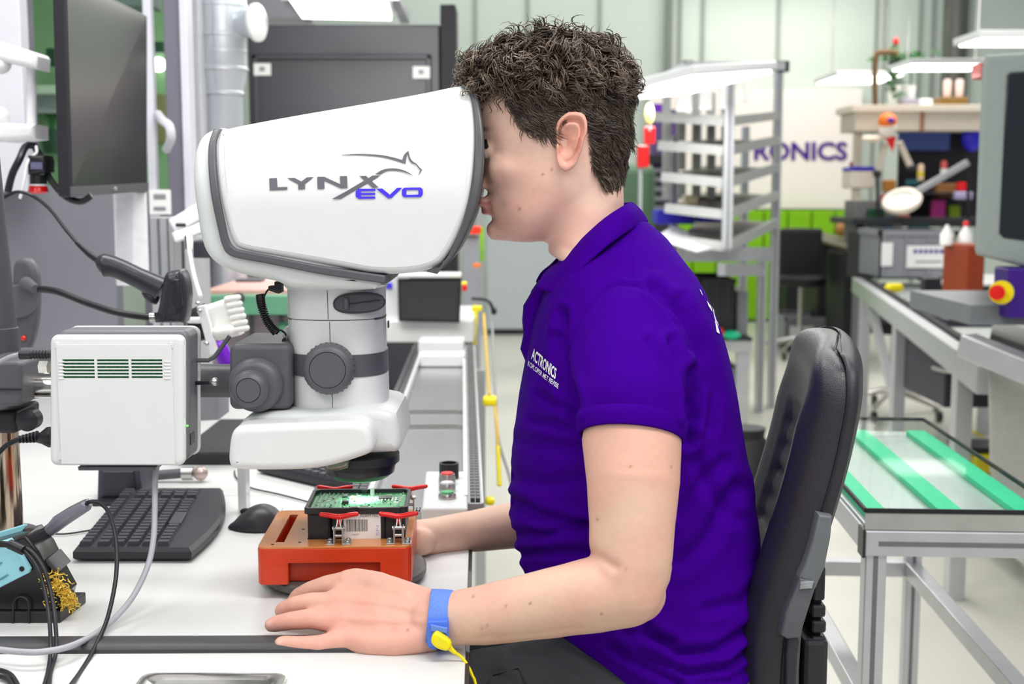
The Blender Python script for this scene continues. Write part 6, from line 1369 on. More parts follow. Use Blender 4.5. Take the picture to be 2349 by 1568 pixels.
skin = mat('skin', C(226, 186, 166), .48, var=.035, scale=120, sss=.12, vcol='tint', bump=.18, bscale=900)
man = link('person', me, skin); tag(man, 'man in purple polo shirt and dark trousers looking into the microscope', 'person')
# ear
def ear(sgn):
    cx, cy = 1298, 326
    oc_ = [(-90, 68), (-60, 58), (-30, 42), (0, 33), (30, 34), (55, 42), (80, 56), (100, 70), (112, 66), (130, 40), (160, 27), (180, 27), (210, 31), (240, 44), (270, 58), (300, 60)]
    oc2 = [(270, 58), (300, 62), (330, 44), (0, 31), (30, 32), (60, 42), (80, 60), (95, 70), (110, 62), (130, 40), (160, 27), (180, 27), (210, 32), (240, 46)]
    oc2 = sorted([(a % 360, r) for a, r in oc2]); A_ = [a for a, r in oc2]; R_ = [r for a, r in oc2]
    A_ = [A_[-1] - 360] + A_ + [A_[0] + 360]; R_ = [R_[-1]] + R_ + [R_[0]]
    rs = []; NR = 22; NA = 56
    for i in range(NR + 1):
        q = i / NR; ring_ = []
        for k in range(NA):
            a = 360*k/NA; rr_ = np.interp(a, A_, R_)*max(q, .01); ppx = cx + rr_*math.cos(R(a)); ppy = cy + rr_*math.sin(R(a))
            back = .5 + .5*math.cos(R(a - 350)); up = 1 if not (60 < a < 215) else (0.15 if a > 100 else .6)
            h = .004 + .013*q*back + .0035*math.exp(-((q - .88)/.10)**2)*up - .0055*math.exp(-(((ppx - 1289)/13)**2 + ((ppy - 338)/20)**2)) + .0032*math.exp(-((q - .55)/.13)**2)*(1 if (a < 70 or a > 255) else 0)
            h -= .004*math.exp(-((q - .73)/.08)**2)*up; h += .004*math.exp(-(((ppx - 1275)/6)**2 + ((ppy - 342)/9)**2))
            p = P(ppx, ppy, YM); ring_.append(Vector((p.x, YM + sgn*(.0735 + h), p.z)))
        rs.append(ring_)
    c_ = P(cx - 6, cy + 5, YM)
    for k_, dd in ((1.02, -.0025), (.9, -.006), (.6, -.016)):
        rs.append([Vector((c_.x + (p.x - c_.x)*k_, p.y + sgn*dd if k_ > .7 else YM + sgn*.068, c_.z + (p.z - c_.z)*k_)) for p in rs[NR]])
    return MB().rings(rs)
skin2 = mat('ear_skin', C(230, 170, 152), .45, var=.12, scale=60, sss=.15)
for s in (-1, 1): ear(s).build('ear', skin2, man, smooth='all')
eyem = mat('eye_white', C(225, 220, 216), .15, var=0)
for s in (-1, 1):
    c_ = P(1126, 344, YM) + Vector((-.0010, s*.031, 0)); e = MB().ball(c_, .0116).build('eye', eyem, man, smooth=True)
    MB().ball(c_ + Vector((-.0068, 0, -.001)), .0054).build('iris', mat('iris_brown', C(60, 46, 38), .1, var=0), e, smooth=True)
    mb = MB()
    rs = [[c_ + Vector((-math.cos(b)*math.cos(a)*.0126, s*0 + math.sin(a)*.0126, math.sin(b)*math.cos(a)*.0126)) for a in [R(-80 + 10*k) for k in range(17)]] for b in [R(2 + 9*j) for j in range(9)]]
    mb.rings(rs, cap=False, closed=False); mb.build('upper_lid', skin, e, smooth='all')
    mb = MB()
    for k in range(14):
        a = R(-60 + 9*k); q = c_ + Vector((-math.cos(a)*.0126, math.sin(a)*.0126, .0018)); mb.tube([q, q + Vector((-.004, 0, -.001)), q + Vector((-.0075, 0, .001))], [.0004, .0003, .0001], n=4)
    o = mb.build('lashes', black_mt, e); o['kind'] = 'stuff'
# ---- hair
hb_ = head_mb(); tri = []
hv = np.array(hb_.v); 
for f in hb_.f:
    if len(f) == 4: tri += [(f[0], f[1], f[2]), (f[0], f[2], f[3])]
tri = np.array(tri); A3, B3, C3 = hv[tri[:, 0]], hv[tri[:, 1]], hv[tri[:, 2]]
cr_ = np.cross(B3 - A3, C3 - A3); ar = np.linalg.norm(cr_, axis=1)/2
NS = 30000; idx = rng.choice(len(tri), NS, p=ar/ar.sum()); r1, r2 = rng.random(NS), rng.random(NS); fl = r1 + r2 > 1; r1[fl] = 1 - r1[fl]; r2[fl] = 1 - r2[fl]
pt = A3[idx] + (B3[idx] - A3[idx])*r1[:, None] + (C3[idx] - A3[idx])*r2[:, None]; nn = cr_[idx]/np.maximum(np.linalg.norm(cr_[idx], axis=1), 1e-9)[:, None]
hc = np.array([P(1270, 260, YM)[i] for i in range(3)]); nn *= np.sign((nn*(pt - hc)).sum(1))[:, None]
m0 = pt.copy(); m0[:, 1] = YM; hx, hy = unproj(m0); jit = rng.normal(0, 3, (2, NS)); ok = inpoly(hx + jit[0], hy + jit[1], HP)
pt, nn, hx, hy = pt[ok], nn[ok], hx[ok], hy[ok]
topw = np.clip((235 - hy)/70, 0, 1); topw = np.maximum(topw, np.clip((1170 - hx)/40, 0, 1)*(hy < 235)); napew = np.clip((hy - 300)/60, 0, 1)
n = len(pt); keep = rng.random(n) < (.66 + .30*(1 - topw)); pt, nn, hx, hy, topw, napew = (q[keep] for q in (pt, nn, hx, hy, topw, napew)); n = len(pt)
K_ = 13
ln = .015 + .031*topw + rng.normal(0, .003, n) + .006*napew; ln = np.clip(ln + 0*topw, .01, .06); frontw = np.clip((1200 - hx)/110, 0, 1)
side_dir = np.stack([np.full(n, .75), np.zeros(n), np.full(n, -.62)], 1); top_dir = np.stack([-.35 - .5*frontw + .9*np.clip((hx - 1330)/110, 0, 1), np.zeros(n), -.08 - .45*frontw - .6*np.clip((hx - 1380)/80, 0, 1)], 1)
flow = side_dir*(1 - topw)[:, None] + top_dir*topw[:, None]; flow[:, 2] -= napew*.4
# clumps: neighbouring roots share their noise
cl_ = np.round((pt + .0035*np.sin(pt[:, [2, 0, 1]]*260))/.0105).astype(int); key = (cl_[:, 0]*73856093 ^ cl_[:, 1]*19349663 ^ cl_[:, 2]*83492791) & 4095
rt = rng.normal(0, 1, (4096, 3)); ph = rng.random(4096)*6.283; tr_ = rng.random(4096)
cnt = np.bincount(key, minlength=4096)[:, None] + 1e-9; cen = np.stack([np.bincount(key, pt[:, q], 4096) for q in range(3)], 1)/cnt; tocen = cen[key] - pt; tocen *= (np.linalg.norm(tocen, axis=1) < .012)[:, None]; lnk = rng.normal(0, .005, 4096)
flow = flow + .45*topw[:, None]*rt[key] + .22*rt[key]*(1 - topw)[:, None] + rng.normal(0, .09, (n, 3))
flow -= nn*(flow*nn).sum(1)[:, None]*.85
flow /= np.linalg.norm(flow, axis=1)[:, None]
crown = np.clip((nn[:, 2] - .70)/.25, 0, 1); lift = (.11 + .17*topw)*(1 - .75*crown); ln = ln*(1 - .22*crown)
u = flow.copy(); b_ = np.cross(nn, flow); b_ /= np.maximum(np.linalg.norm(b_, axis=1), 1e-9)[:, None]
rad = .0011 + .0060*topw + .0008*napew + rng.normal(0, .0003, n)*topw; rad = np.abs(rad); turns = .45 + 1.0*topw + .45*tr_[key]; phs = ph[key] + rng.normal(0, .22, n)
path = np.zeros((n, K_, 3)); pos = pt + nn*.0005
for k in range(K_):
    s = k/(K_-1); a = phs + 6.283*turns*s; env = min(1, s*3)
    off = (nn*((np.cos(a) - np.cos(phs))*(1 - .45*crown))[:, None]*.8 + b_*(np.sin(a) - np.sin(phs))[:, None])*(rad*env)[:, None]
    rise = (lift*ln)*(s - .45*s*s)
    adv = ln*(s - .25*s*s*topw)
    path[:, k] = pos + u*adv[:, None]*.9 + nn*(rise + .0015*env)[:, None] + off + tocen*(.75*s*(.3 + .7*topw))[:, None]
th = (.00042 + .00042*topw)*(.8 + .5*rng.random(n))
vs = np.zeros((n, K_, 3, 3)); t_ = np.gradient(path, axis=1); t_ /= np.maximum(np.linalg.norm(t_, axis=2), 1e-9)[:, :, None]
s1 = np.cross(t_, nn[:, None, :] + .01); s1 /= np.maximum(np.linalg.norm(s1, axis=2), 1e-9)[:, :, None]; s2 = np.cross(t_, s1)
taper = np.array([.9, 1, 1, 1, 1, 1, 1, .95, .9, .8, .65, .45, .15])
for j in range(3):
    a = 2*math.pi*j/3; vs[:, :, j] = path + (s1*math.cos(a) + s2*math.sin(a))*(th[:, None]*taper[None])[:, :, None]
V = vs.reshape(-1, 3); b0 = (np.arange(n)*K_*3)[:, None, None]; kk = np.arange(K_ - 1)[None, :, None]*3; jj = np.arange(3)[None, None, :]; j2 = (jj + 1) % 3
Fq = np.stack([b0 + kk + jj, b0 + kk + j2, b0 + kk + 3 + j2, b0 + kk + 3 + jj], -1).reshape(-1, 4)
hm = bpy.data.meshes.new('hair'); hm.vertices.add(len(V)); hm.vertices.foreach_set('co', V.ravel()); hm.loops.add(Fq.size); hm.loops.foreach_set('vertex_index', Fq.ravel()); hm.polygons.add(len(Fq))
hm.polygons.foreach_set('loop_start', np.arange(len(Fq))*4); hm.update(calc_edges=True)
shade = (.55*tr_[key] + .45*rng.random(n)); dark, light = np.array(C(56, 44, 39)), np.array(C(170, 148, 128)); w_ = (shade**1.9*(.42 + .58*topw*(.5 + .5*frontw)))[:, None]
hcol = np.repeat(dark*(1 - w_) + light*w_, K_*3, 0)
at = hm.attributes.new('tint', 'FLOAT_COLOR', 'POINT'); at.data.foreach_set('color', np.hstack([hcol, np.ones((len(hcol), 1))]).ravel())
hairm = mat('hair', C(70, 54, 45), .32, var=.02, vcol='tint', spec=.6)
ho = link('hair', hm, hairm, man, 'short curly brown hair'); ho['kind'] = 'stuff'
# ---- polo shirt
TOR = [(505,1400,1478,.045),(540,1350,1525,.072),(580,1306,1556,.105),(620,1272,1586,.138),(660,1248,1608,.160),(720,1226,1634,.172),(800,1209,1657,.176),(900,1191,1681,.172),(1000,1180,1697,.166),(1100,1172,1714,.160),(1170,1170,1726,.158),(1240,1186,1733,.158),(1300,1203,1734,.160),(1400,1250,1733,.165),(1500,1330,1734,.172),(1600,1400,1738,.178),(1680,1430,1738,.172)]
sh_ = MB(); rs = []
for pyq in np.linspace(505, 1680, 60):
    f, b, hw = interp(TOR, pyq); rs.append(sring(P(f, pyq, YM).x, P(b, pyq, YM).x, hw, P(1400, pyq, YM).z, 2.45, 64))
sh_.rings(rs)
sl_ = [(P(1436, 752, 1.385), .0560), (P(1440, 780, 1.36), .0600), (P(1448, 850, 1.33), .0628), (P(1451, 920, 1.305), .0605)]
sh_.chain(sl_, 36); sh_.cyl(P(1451, 920, 1.305), P(1449, 990, 1.290), .0600, .0556, 36)
sh_.chain([(P(1400, 720, 1.44), .055), (P(1436, 752, 1.385), .056)], 28)
sh_.chain([(P(1400, 720, 1.56), .055), (P(1420, 780, 1.645), .056), (P(1415, 880, 1.67), .058)], 28); sh_.cyl(P(1415, 880, 1.67), P(1400, 985, 1.685), .058, .054, 28)
sm = fuse(sh_, .0042, 9, .5)
co = getco(sm); nrm = getno(sm); px, py = unproj(co); push = np.zeros(len(co)); nearm = (co[:, 1] < YM)
N1 = np.array([noise.noise(Vector((p[0]*16, p[1]*16, p[2]*7))) for p in co]); N2 = np.array([noise.noise(Vector((p[0]*9 + p[2]*14, p[1]*9, p[2]*26 + p[0]*12)) + Vector((3, 1, 7))) for p in co])
push += .0022*N1 + .0016*N2*np.clip((py - 1000)/250, 0, 1)*1.5
def cz(pts, w_, dep, msk=None):
    global push; d = linedist(pts); push = push - 1.35*dep*(np.exp(-(d/w_)**2) - .35*np.exp(-((d - 2.0*w_)/w_)**2))*(nearm if msk is None else msk)
cz([(1308, 815), (1318, 770), (1340, 715), (1378, 668), (1420, 650), (1465, 655), (1512, 692), (1548, 745), (1574, 805)], 4, .0030)
cz([(1292, 720), (1290, 790), (1300, 860), (1322, 935)], 11, .006); cz([(1275, 770), (1276, 860), (1300, 930), (1322, 965)], 9, .004)
cz([(1588, 850), (1590, 900), (1582, 960), (1574, 1010)], 12, .008); cz([(1500, 655), (1560, 720), (1604, 810), (1612, 880), (1596, 960)], 12, .005)
cz([(1560, 690), (1620, 800), (1640, 900), (1630, 980)], 14, .0035); cz([(1540, 780), (1560, 840), (1575, 900), (1582, 930)], 9, .004); cz([(1490, 780), (1540, 860), (1568, 940)], 10, .0025)
cz([(1235, 905), (1290, 935), (1325, 960)], 9, .004); cz([(1220, 965), (1280, 975), (1328, 985)], 10, .003); cz([(1200, 1010), (1270, 1025), (1335, 1030)], 14, .003)
cz([(1178, 1150), (1240, 1185), (1340, 1205)], 13, .006); cz([(1190, 1225), (1260, 1225), (1345, 1205)], 11, .005); cz([(1200, 1270), (1270, 1262), (1350, 1262)], 10, .005); cz([(1172, 1090), (1250, 1110), (1330, 1100)], 15, .003)
cz([(1565, 1290), (1620, 1240), (1690, 1120)], 18, .005); cz([(1600, 1060), (1640, 1140), (1690, 1190)], 16, .0035); cz([(1560, 1180), (1600, 1120), (1660, 1060)], 14, .003)
cz([(1480, 1440), (1560, 1500), (1650, 1490), (1735, 1430)], 12, .006); cz([(1470, 1500), (1580, 1545), (1680, 1530), (1738, 1470)], 11, .006); cz([(1400, 1480), (1470, 1525), (1560, 1568)], 10, .006); cz([(1600, 1568), (1680, 1560), (1736, 1520)], 10, .004)
cz([(1430, 1440), (1480, 1462), (1540, 1468)], 9, .004); cz([(1620, 1400), (1700, 1380), (1738, 1340)], 14, .003)
cz([(1488, 1420), (1492, 1490), (1494, 1600)], 2.6, .0018); cz([(1450, 640), (1440, 600), (1450, 545)], 4, .0012); cz([(1640, 1010), (1660, 900), (1690, 1110)], 4, .0008)
co = co + nrm*push[:, None]; setco(sm, co)
def shirt_mat():
    m = mat('purple_pique', C(60, 0, 138), .85, var=.05, scale=30, spec=.04); nt = m.node_tree; N = nt.nodes; L = nt.links; b = N['Principled BSDF']
    tc = N.new('ShaderNodeTexCoord'); v = N.new('ShaderNodeTexVoronoi'); v.inputs['Scale'].default_value = 620; L.new(tc.outputs['Object'], v.inputs['Vector'])
    bp = N.new('ShaderNodeBump'); bp.inputs['Strength'].default_value = .5; bp.inputs['Distance'].default_value = .0006; L.new(v.outputs['Distance'], bp.inputs['Height']); L.new(bp.outputs[0], b.inputs['Normal']); return m
pur = shirt_mat(); shirt = link('polo_shirt', sm, pur, man, 'purple polo shirt with white print')
bvh = BVHTree.FromPolygons([Vector(c) for c in co], [tuple(p.vertices) for p in sm.polygons])
# ribbed sleeve cuffs
def cuff(A, B, ra, rb, m, nr=110):
    A, B = Vector(A), Vector(B); d = (B - A).normalized(); u_ = d.cross(Vector((0, 1, 0))).normalized(); v_ = d.cross(u_); rs = []
    for s, k in ((0, .985), (.06, 1.0), (.5, 1.004), (.95, 1.0), (1, .992), (1.0, .93), (.4, .93)):
        r_0 = (ra + (rb - ra)*s)*k; rs.append([A.lerp(B, s) + (u_*math.cos(a) + v_*math.sin(a))*(r_0 + (.0004 if j % 2 else -.0003)) for j, a in enumerate([2*math.pi*q/nr/2 for q in range(nr*2)])])
    return MB().rings(rs, cap=False)
cuff(P(1450, 962, 1.2945), P(1447, 1004, 1.286), .0582, .0552, pur).build('sleeve_cuff', pur, shirt, smooth='all'); cuff(P(1404, 960, 1.683), P(1400, 1000, 1.687), .056, .054, pur).build('sleeve_cuff', pur, shirt, smooth='all')
# collar: a folded band around the neck
def collar():
    T = [(1262, 612, .010), (1290, 590, .040), (1335, 545, .060), (1385, 500, .064), (1430, 470, .045), (1449, 461, .0)]
    Bt = [(1232, 660, .050), (1285, 668, .088), (1345, 608, .098), (1405, 556, .092), (1458, 520, .055), (1488, 507, .0)]
    Mi = [(1243, 632, .028), (1282, 628, .070), (1336, 572, .083), (1392, 522, .084), (1446, 488, .056), (1471, 482, .0)]
    sides = []
    for s in (-1, 1):
        top_ = sp2([P(a, b, YM + s*o) for a, b, o in T], 6); mi = sp2([P(a, b, YM + s*o) for a, b, o in Mi], 6); bo = sp2([P(a, b, YM + s*o) for a, b, o in Bt], 6)
        if s > 0: bo = [p - Vector((0, 0, .0)) for p in bo]
        sides.append((top_, mi, bo))
    # for the far side mirror the near one about the midplane so the collar stays symmetric
    nt_, nm_, nb_ = sides[0]; mir = lambda q: [Vector((p.x, 2*YM - p.y, p.z)) for p in q][::-1][1:]
    top_, mi, bo = nt_ + mir(nt_), nm_ + mir(nm_), nb_ + mir(nb_)
    inn = [Vector((p.x*.0 + p.x + .0, p.y + (YM - p.y)*.10, p.z - .004)) for p in top_]; ini = [Vector((p.x, p.y + (YM - p.y)*.05, p.z - .003)) for p in bo]
    low = [p.lerp(q, .25) + Vector((0, (YM - q.y)*.05, -.004)) for p, q in zip(bo, mi)]
    base_ = [Vector((p.x, p.y + (YM - p.y)*.12, p.z - .03)) for p in top_]
    rows = [base_, inn, top_, [a.lerp(b, .5) for a, b in zip(top_, mi)], mi, [a.lerp(b, .5) for a, b in zip(mi, bo)], bo, low]
    return MB().rings(rows, cap=False, closed=False)
co_ = collar().build('collar', pur, shirt, smooth='all'); m_ = co_.modifiers.new('thick', 'SOLIDIFY'); m_.thickness = .0022; m_.offset = 0
m_ = co_.modifiers.new('sub', 'SUBSURF'); m_.levels = 1; m_.render_levels = 2
# placket with its buttons
pk = [(1254, 642), (1234, 668), (1223, 700), (1216, 735), (1215, 765), (1216, 800), (1224, 830)]
rs = []
for i, (a, b) in enumerate(pk):
    wv = .0025*math.sin(i*2.1); c_ = P(a - 3, b, YM); rs.append([c_ + Vector((-.001 + wv, -.020, -.002)), c_ + Vector((-.006 + wv, -.012, 0)), c_ + Vector((-.008 + wv, 0, 0)), c_ + Vector((-.006, .014, 0)), c_ + Vector((.012, .014, 0)), c_ + Vector((.012, -.02, 0))])
MB().rings(rs).build('placket', pur, shirt, smooth='all')
# print that follows the cloth
def on_shirt(a, b, off=.0010):
    o_ = Vector(cam.location); d = Vector(ray(a, b)).normalized(); h, nn_, i_, di = bvh.ray_cast(o_, d)
    return (h + nn_*off*(1 if nn_.dot(d) < 0 else -1)) if h else P(a, b, YM)
def wrap_text(name, s, o, u_, v_, bold, m):
    vv, ff = text2d(s, bold); v3 = [on_shirt(o[0] + u_[0]*a + v_[0]*b, o[1] + u_[1]*a + v_[1]*b, .0014) for a, b in vv]
    mt = bpy.data.meshes.new(name); mt.from_pydata(v3, [], ff); ob = bpy.data.objects.new(name, mt); COL.objects.link(ob); mt.materials.append(m); ob.parent = shirt; return ob
prw = mat('white_print', C(244, 244, 246), .6, var=0)
wrap_text('chest_print', 'ACTRONICS', (1221, 823), (54, 48), (4, -26), .025, prw); wrap_text('chest_print', 'KOPLOPER MET REVISIE', (1213, 838), (68, 54), (2, -11), .01, prw)
mt = []
for poly in ([(1633, 703), (1639, 712), (1650, 766), (1643, 762)], [(1620, 690), (1630, 703), (1633, 716), (1624, 702)], [(1604, 664), (1607, 667), (1611, 678), (1608, 674)], [(1636, 722), (1646, 742), (1648, 748), (1638, 730)]): mt.append([on_shirt(a - 1, b, .0012) for a, b in poly])
flat('back_print', mt, prw, shirt, 'white print on the back')
# ---- trousers
tr2 = MB()
for s in (-1, 1):
    hy_ = YM + s*.085
    hip = P(1620, 1640, hy_); knee = P(1040, 1618, hy_ + s*.02) ; knee.z = .655; ank = Vector((knee.x + .02, knee.y, .10))
    tr2.chain([(Vector((hip.x, hip.y, .60)), .098), (Vector(((hip.x + knee.x)/2, (hip.y + knee.y)/2, .628)), .086), (Vector((knee.x, knee.y, .625)), .066), (Vector((ank.x, ank.y, .12)), .055)], 30)
tr2.ball(P(1600, 1640, YM) , (.12, .17, .11))
tm = fuse(tr2, .006, 6, .5); co = getco(tm); nrm = getno(tm); N1 = np.array([noise.noise(Vector((p[0]*22, p[1]*12, p[2]*12)) + Vector((5, 5, 5))) for p in co]); px, py = unproj(co); push = .004*N1
nearm = co[:, 1] < YM; cz([(1180, 1495), (1260, 1500), (1330, 1540)], 8, .003); cz([(1120, 1535), (1180, 1560)], 8, .003)
setco(tm, co + nrm*push[:, None]); trm = mat('trouser_grey', C(52, 54, 58), .8, var=.12, scale=25, bump=.4, bscale=1200); trs = link('trousers', tm, trm, man, 'dark grey work trousers')
tb = BVHTree.FromPolygons([Vector(c) for c in getco(tm)], [tuple(p.vertices) for p in tm.polygons])
def on_tr(a, b, off=.003):
    d = Vector(ray(a, b)).normalized(); h, nn_, i_, di = tb.ray_cast(Vector(cam.location), d); return (h - d*off) if h else P(a, b, 1.35)
MB().tube([on_tr(1118, 1568), on_tr(1130, 1546), on_tr(1190, 1530), on_tr(1206, 1568)], .0012, n=6, smooth=False).build('pocket_seam', trm, trs, smooth='all')
# shoes
for s in (-1, 1):
    k_ = P(1040, 1618, YM + s*.105); MB().slab([(k_.x - .2, .0), (k_.x - .21, .03), (k_.x - .15, .06), (k_.x - .02, .10), (k_.x + .08, .11), (k_.x + .09, .0)], k_.y - .045, k_.y + .045, .02).build('shoe', black_mt, man, smooth=True)
# ---- wrist strap with cord
ws = thing('wrist_strap', 'blue antistatic wrist strap with a yellow clip on the near wrist', 'wrist strap', P(1005, 1420, 1.27))
bl_ = mat('strap_blue', C(104, 142, 226), .75, var=.12, scale=500, bump=.6, bscale=1500); bl2 = mat('clasp_blue', C(76, 118, 226), .35, var=.02)
c_ = P(1008, 1419.5, 1.2695); rs = []
for off, k_ in ((-.0115, 1.0), (-.0105, 1.02), (0, 1.03), (.0105, 1.02), (.0115, 1.0)):
    rs.append([c_ + Vector((off + .003*math.sin(a), math.cos(a)*.0292*k_, math.sin(a)*.0300*k_ - off*.06)) for a in [2*math.pi*j/48 for j in range(48)]])
MB().rings(rs, cap=False).build('band', bl_, ws, smooth='all').modifiers.new('t', 'SOLIDIFY').thickness = .0018
yb_ = c_.y - .0305
MB().slab(xz([(983, 1420), (1027, 1418), (1029, 1424), (1028, 1476), (982, 1480), (980, 1426)], yb_), yb_ - .007, yb_ + .004, .002).build('clasp', bl2, ws, smooth=True)
MB().slab(xz([(988, 1432), (1026, 1440), (1025, 1452), (988, 1446)], yb_ - .009), yb_ - .010, yb_ - .006, .001).build('strap_end', bl_, ws, smooth=True)
MB().slab(xz([(982, 1479), (1000, 1478), (1000, 1488), (988, 1486)], yb_ + .003), yb_, yb_ + .01, .001).build('strap_tail', bl_, ws, smooth=True)
MB().slab(xz(sp2([(990, 1462), (996, 1453), (1006, 1452), (1032, 1470), (1034, 1484), (1024, 1492), (1002, 1486), (990, 1474)], 4, True), yb_ - .016), yb_ - .018, yb_ - .007, .003).build('snap_clip', yellow_m, ws, smooth=True)
MB().tube([P(1030, 1482, yb_ - .012), P(1036, 1490, yb_ - .012), P(1046, 1498, yb_ - .012)], [.0032, .0024, .0018], n=10).build('strain_relief', yellow_m, ws, smooth='all')
for k in range(4): q = P(1034 + 4*k, 1487 + 3.4*k, yb_ - .012); MB().ball(q, .0026 - .0003*k, 8, 6).build('relief_rib', yellow_m, ws, smooth=True)
MB().tube([P(1044, 1496, yb_ - .012), P(1058, 1506, 1.228), P(1072, 1524, 1.226), P(1083, 1548, 1.224), P(1092, 1575, 1.222), P(1110, 1700, 1.21)], .0016, n=8).build('cord', yellow_m, ws, smooth='all')
# ================================================================ the chair
ch = thing('office_chair', 'black padded office chair behind the man with a grey taped side bracket', 'chair', (.33, 1.55, 0))
leather = mat('black_leather', C(44, 42, 50), .30, var=.05, scale=12, bump=.5, bscale=700, spec=.6); shellm = mat('chair_shell', C(44, 44, 50), .42, var=.05, bump=.3, bscale=900)
YN, YF = 1.345, 1.66
# side line of the backrest, seam between cushion and shell, measured on its near edge
seam = [(1934, 797), (1938, 808), (1941, 825), (1943, 850), (1942, 890), (1937, 950), (1915, 1060), (1885, 1170), (1850, 1280), (1818, 1380), (1798, 1470), (1790, 1568), (1788, 1650)]
sm3 = sp2([P(a, b, YN) for a, b in seam], 8)
xs_ = np.array([p.x for p in sm3]); zs_ = np.array([p.z for p in sm3]); NU = len(sm3); NV = 40
grid = []; back = []; ymid = (YN + YF)/2; hw = (YF - YN)/2
zt_ = zs_[0]
def thick(s, v):
    """cushion depth in front of the seam; v in -1..1 across, s height index 0..1"""
    e = max(0, 1 - abs(v)**7)**.5; tp = math.sqrt(max(0.0, 1 - (1 - min(1, s/.10))**2))*.94 + .06
    t = .042*e*tp
    bol = math.exp(-((abs(v) - .72)/.18)**2)*.011; q_ = min(1, max(0, (s - .06)/.2)); t += bol*q_*q_*(3 - 2*q_)
    if abs(v) < .50 and .22 < s < .62:
        ed = min(1, (.50 - abs(v))/.05)*min(1, (s - .22)/.03)*min(1, (.62 - s)/.03)
        t += -.010*ed + .0055*ed*(abs(math.sin((s - .22)*math.pi/.075)))**.6
    return t
for i in range(NU):
    s = (zs_[0] - zs_[i])/(zs_[0] - zs_[-1]); row = []; rb = []
    ta = sm3[min(i+1, NU-1)] - sm3[max(i-1, 0)]; nx = Vector((-.985, 0, .12)).normalized()
    kk_ = math.sqrt(max(0, 1 - (1 - min(1, (zs_[0] - zs_[i])/.07))**2)); w_ = hw*(.60 + .40*kk_)
    for j in range(NV + 1):
        v = -1 + 2*j/NV; p = sm3[i]; cz_ = -.012*(abs(v)**3)*max(0, 1 - s/.12)**2
        dish = .014*(1 - v*v)     # shell curves round the back of the sitter
        q = Vector((p.x + dish + (ymid + v*w_ - YN)*.12, ymid + v*w_, p.z + cz_)); row.append(q + nx*thick(s, v)); rb.append(q)
    grid.append(row); back.append(rb)
mb = MB(); rs = [g + b[::-1] for g, b in zip(grid, back)]; mb.rings(rs).build('cushion', leather, ch, smooth='all')
mb = MB(); rs = []
for i in range(NU):
    ta = sm3[min(i+1, NU-1)] - sm3[max(i-1, 0)]; nx = Vector((.985, 0, -.12)).normalized()
    s = (zs_[0] - zs_[i])/(zs_[0] - zs_[-1]); k_ = 1.012; f = [Vector((p.x, ymid + (p.y - ymid)*k_, p.z)) + Vector((0, 0, .003)) for p in back[i]]
    d_ = .003 + .016*math.sqrt(max(0, 1 - (1 - min(1, s/.08))**2)); b_ = [p + nx*d_*(1 - .35*abs(-1 + 2*j/NV)**6) for j, p in enumerate(f)]; rs.append(f + b_[::-1])
MB().rings(rs).build('back_shell', shellm, ch, smooth='all')
# grey side bracket with worn tape
gb_ = mat('bracket_grey', C(106, 110, 114), .4, var=.08, scale=40)
yq = YN - .012
MB().slab(xz([(1876, 1178), (1908, 1182), (1904, 1230), (1890, 1300), (1868, 1350), (1846, 1330), (1832, 1322), (1846, 1292), (1862, 1240)], yq), yq - .004, yq + .03, .003).build('side_bracket', gb_, ch, smooth=True)
MB().slab(xz([(1832, 1322), (1868, 1330), (1866, 1350), (1850, 1400), (1832, 1458), (1804, 1462), (1788, 1452), (1800, 1400)], yq), yq - .006, yq + .03, .003).build('bracket_sleeve', mat('sleeve_worn', C(88, 90, 96), .42, var=.15, scale=60), ch, smooth=True)
MB().slab(xz([(1836, 1334), (1866, 1332), (1862, 1348), (1834, 1350)], yq - .007), yq - .0085, yq - .005, .0005).build('tape_patch', mat('tape_pale', C(150, 154, 158), .3, var=.3, scale=120), ch, smooth=True)
MB().slab(xz([(1806, 1462), (1828, 1452), (1834, 1470), (1830, 1500), (1826, 1568), (1826, 1680), (1800, 1680), (1802, 1500)], yq), yq - .003, yq + .03, .003).build('lower_edge', shellm, ch, smooth=True)
# bellows and spine behind
for k, (a, b, c, d) in enumerate(((1866, 1300, 1894, 1378), (1862, 1388, 1895, 1416), (1862, 1424, 1896, 1452), (1862, 1460, 1896, 1480))):
    mb = MB(); bpx(mb, a, b, c, d, 1.47, .09); mb.build('bellows_fold', black_pl, ch, bevel=.003)
mb = MB(); bpx(mb, 1862, 1300, 1886, 1485, 1.48, .07); mb.build('spine', black_mt, ch, bevel=.003)
mb = MB(); bpx(mb, 1840, 1468, 1898, 1760, 1.465, .10); mb.build('mechanism_cover', shellm, ch, bevel=.006)
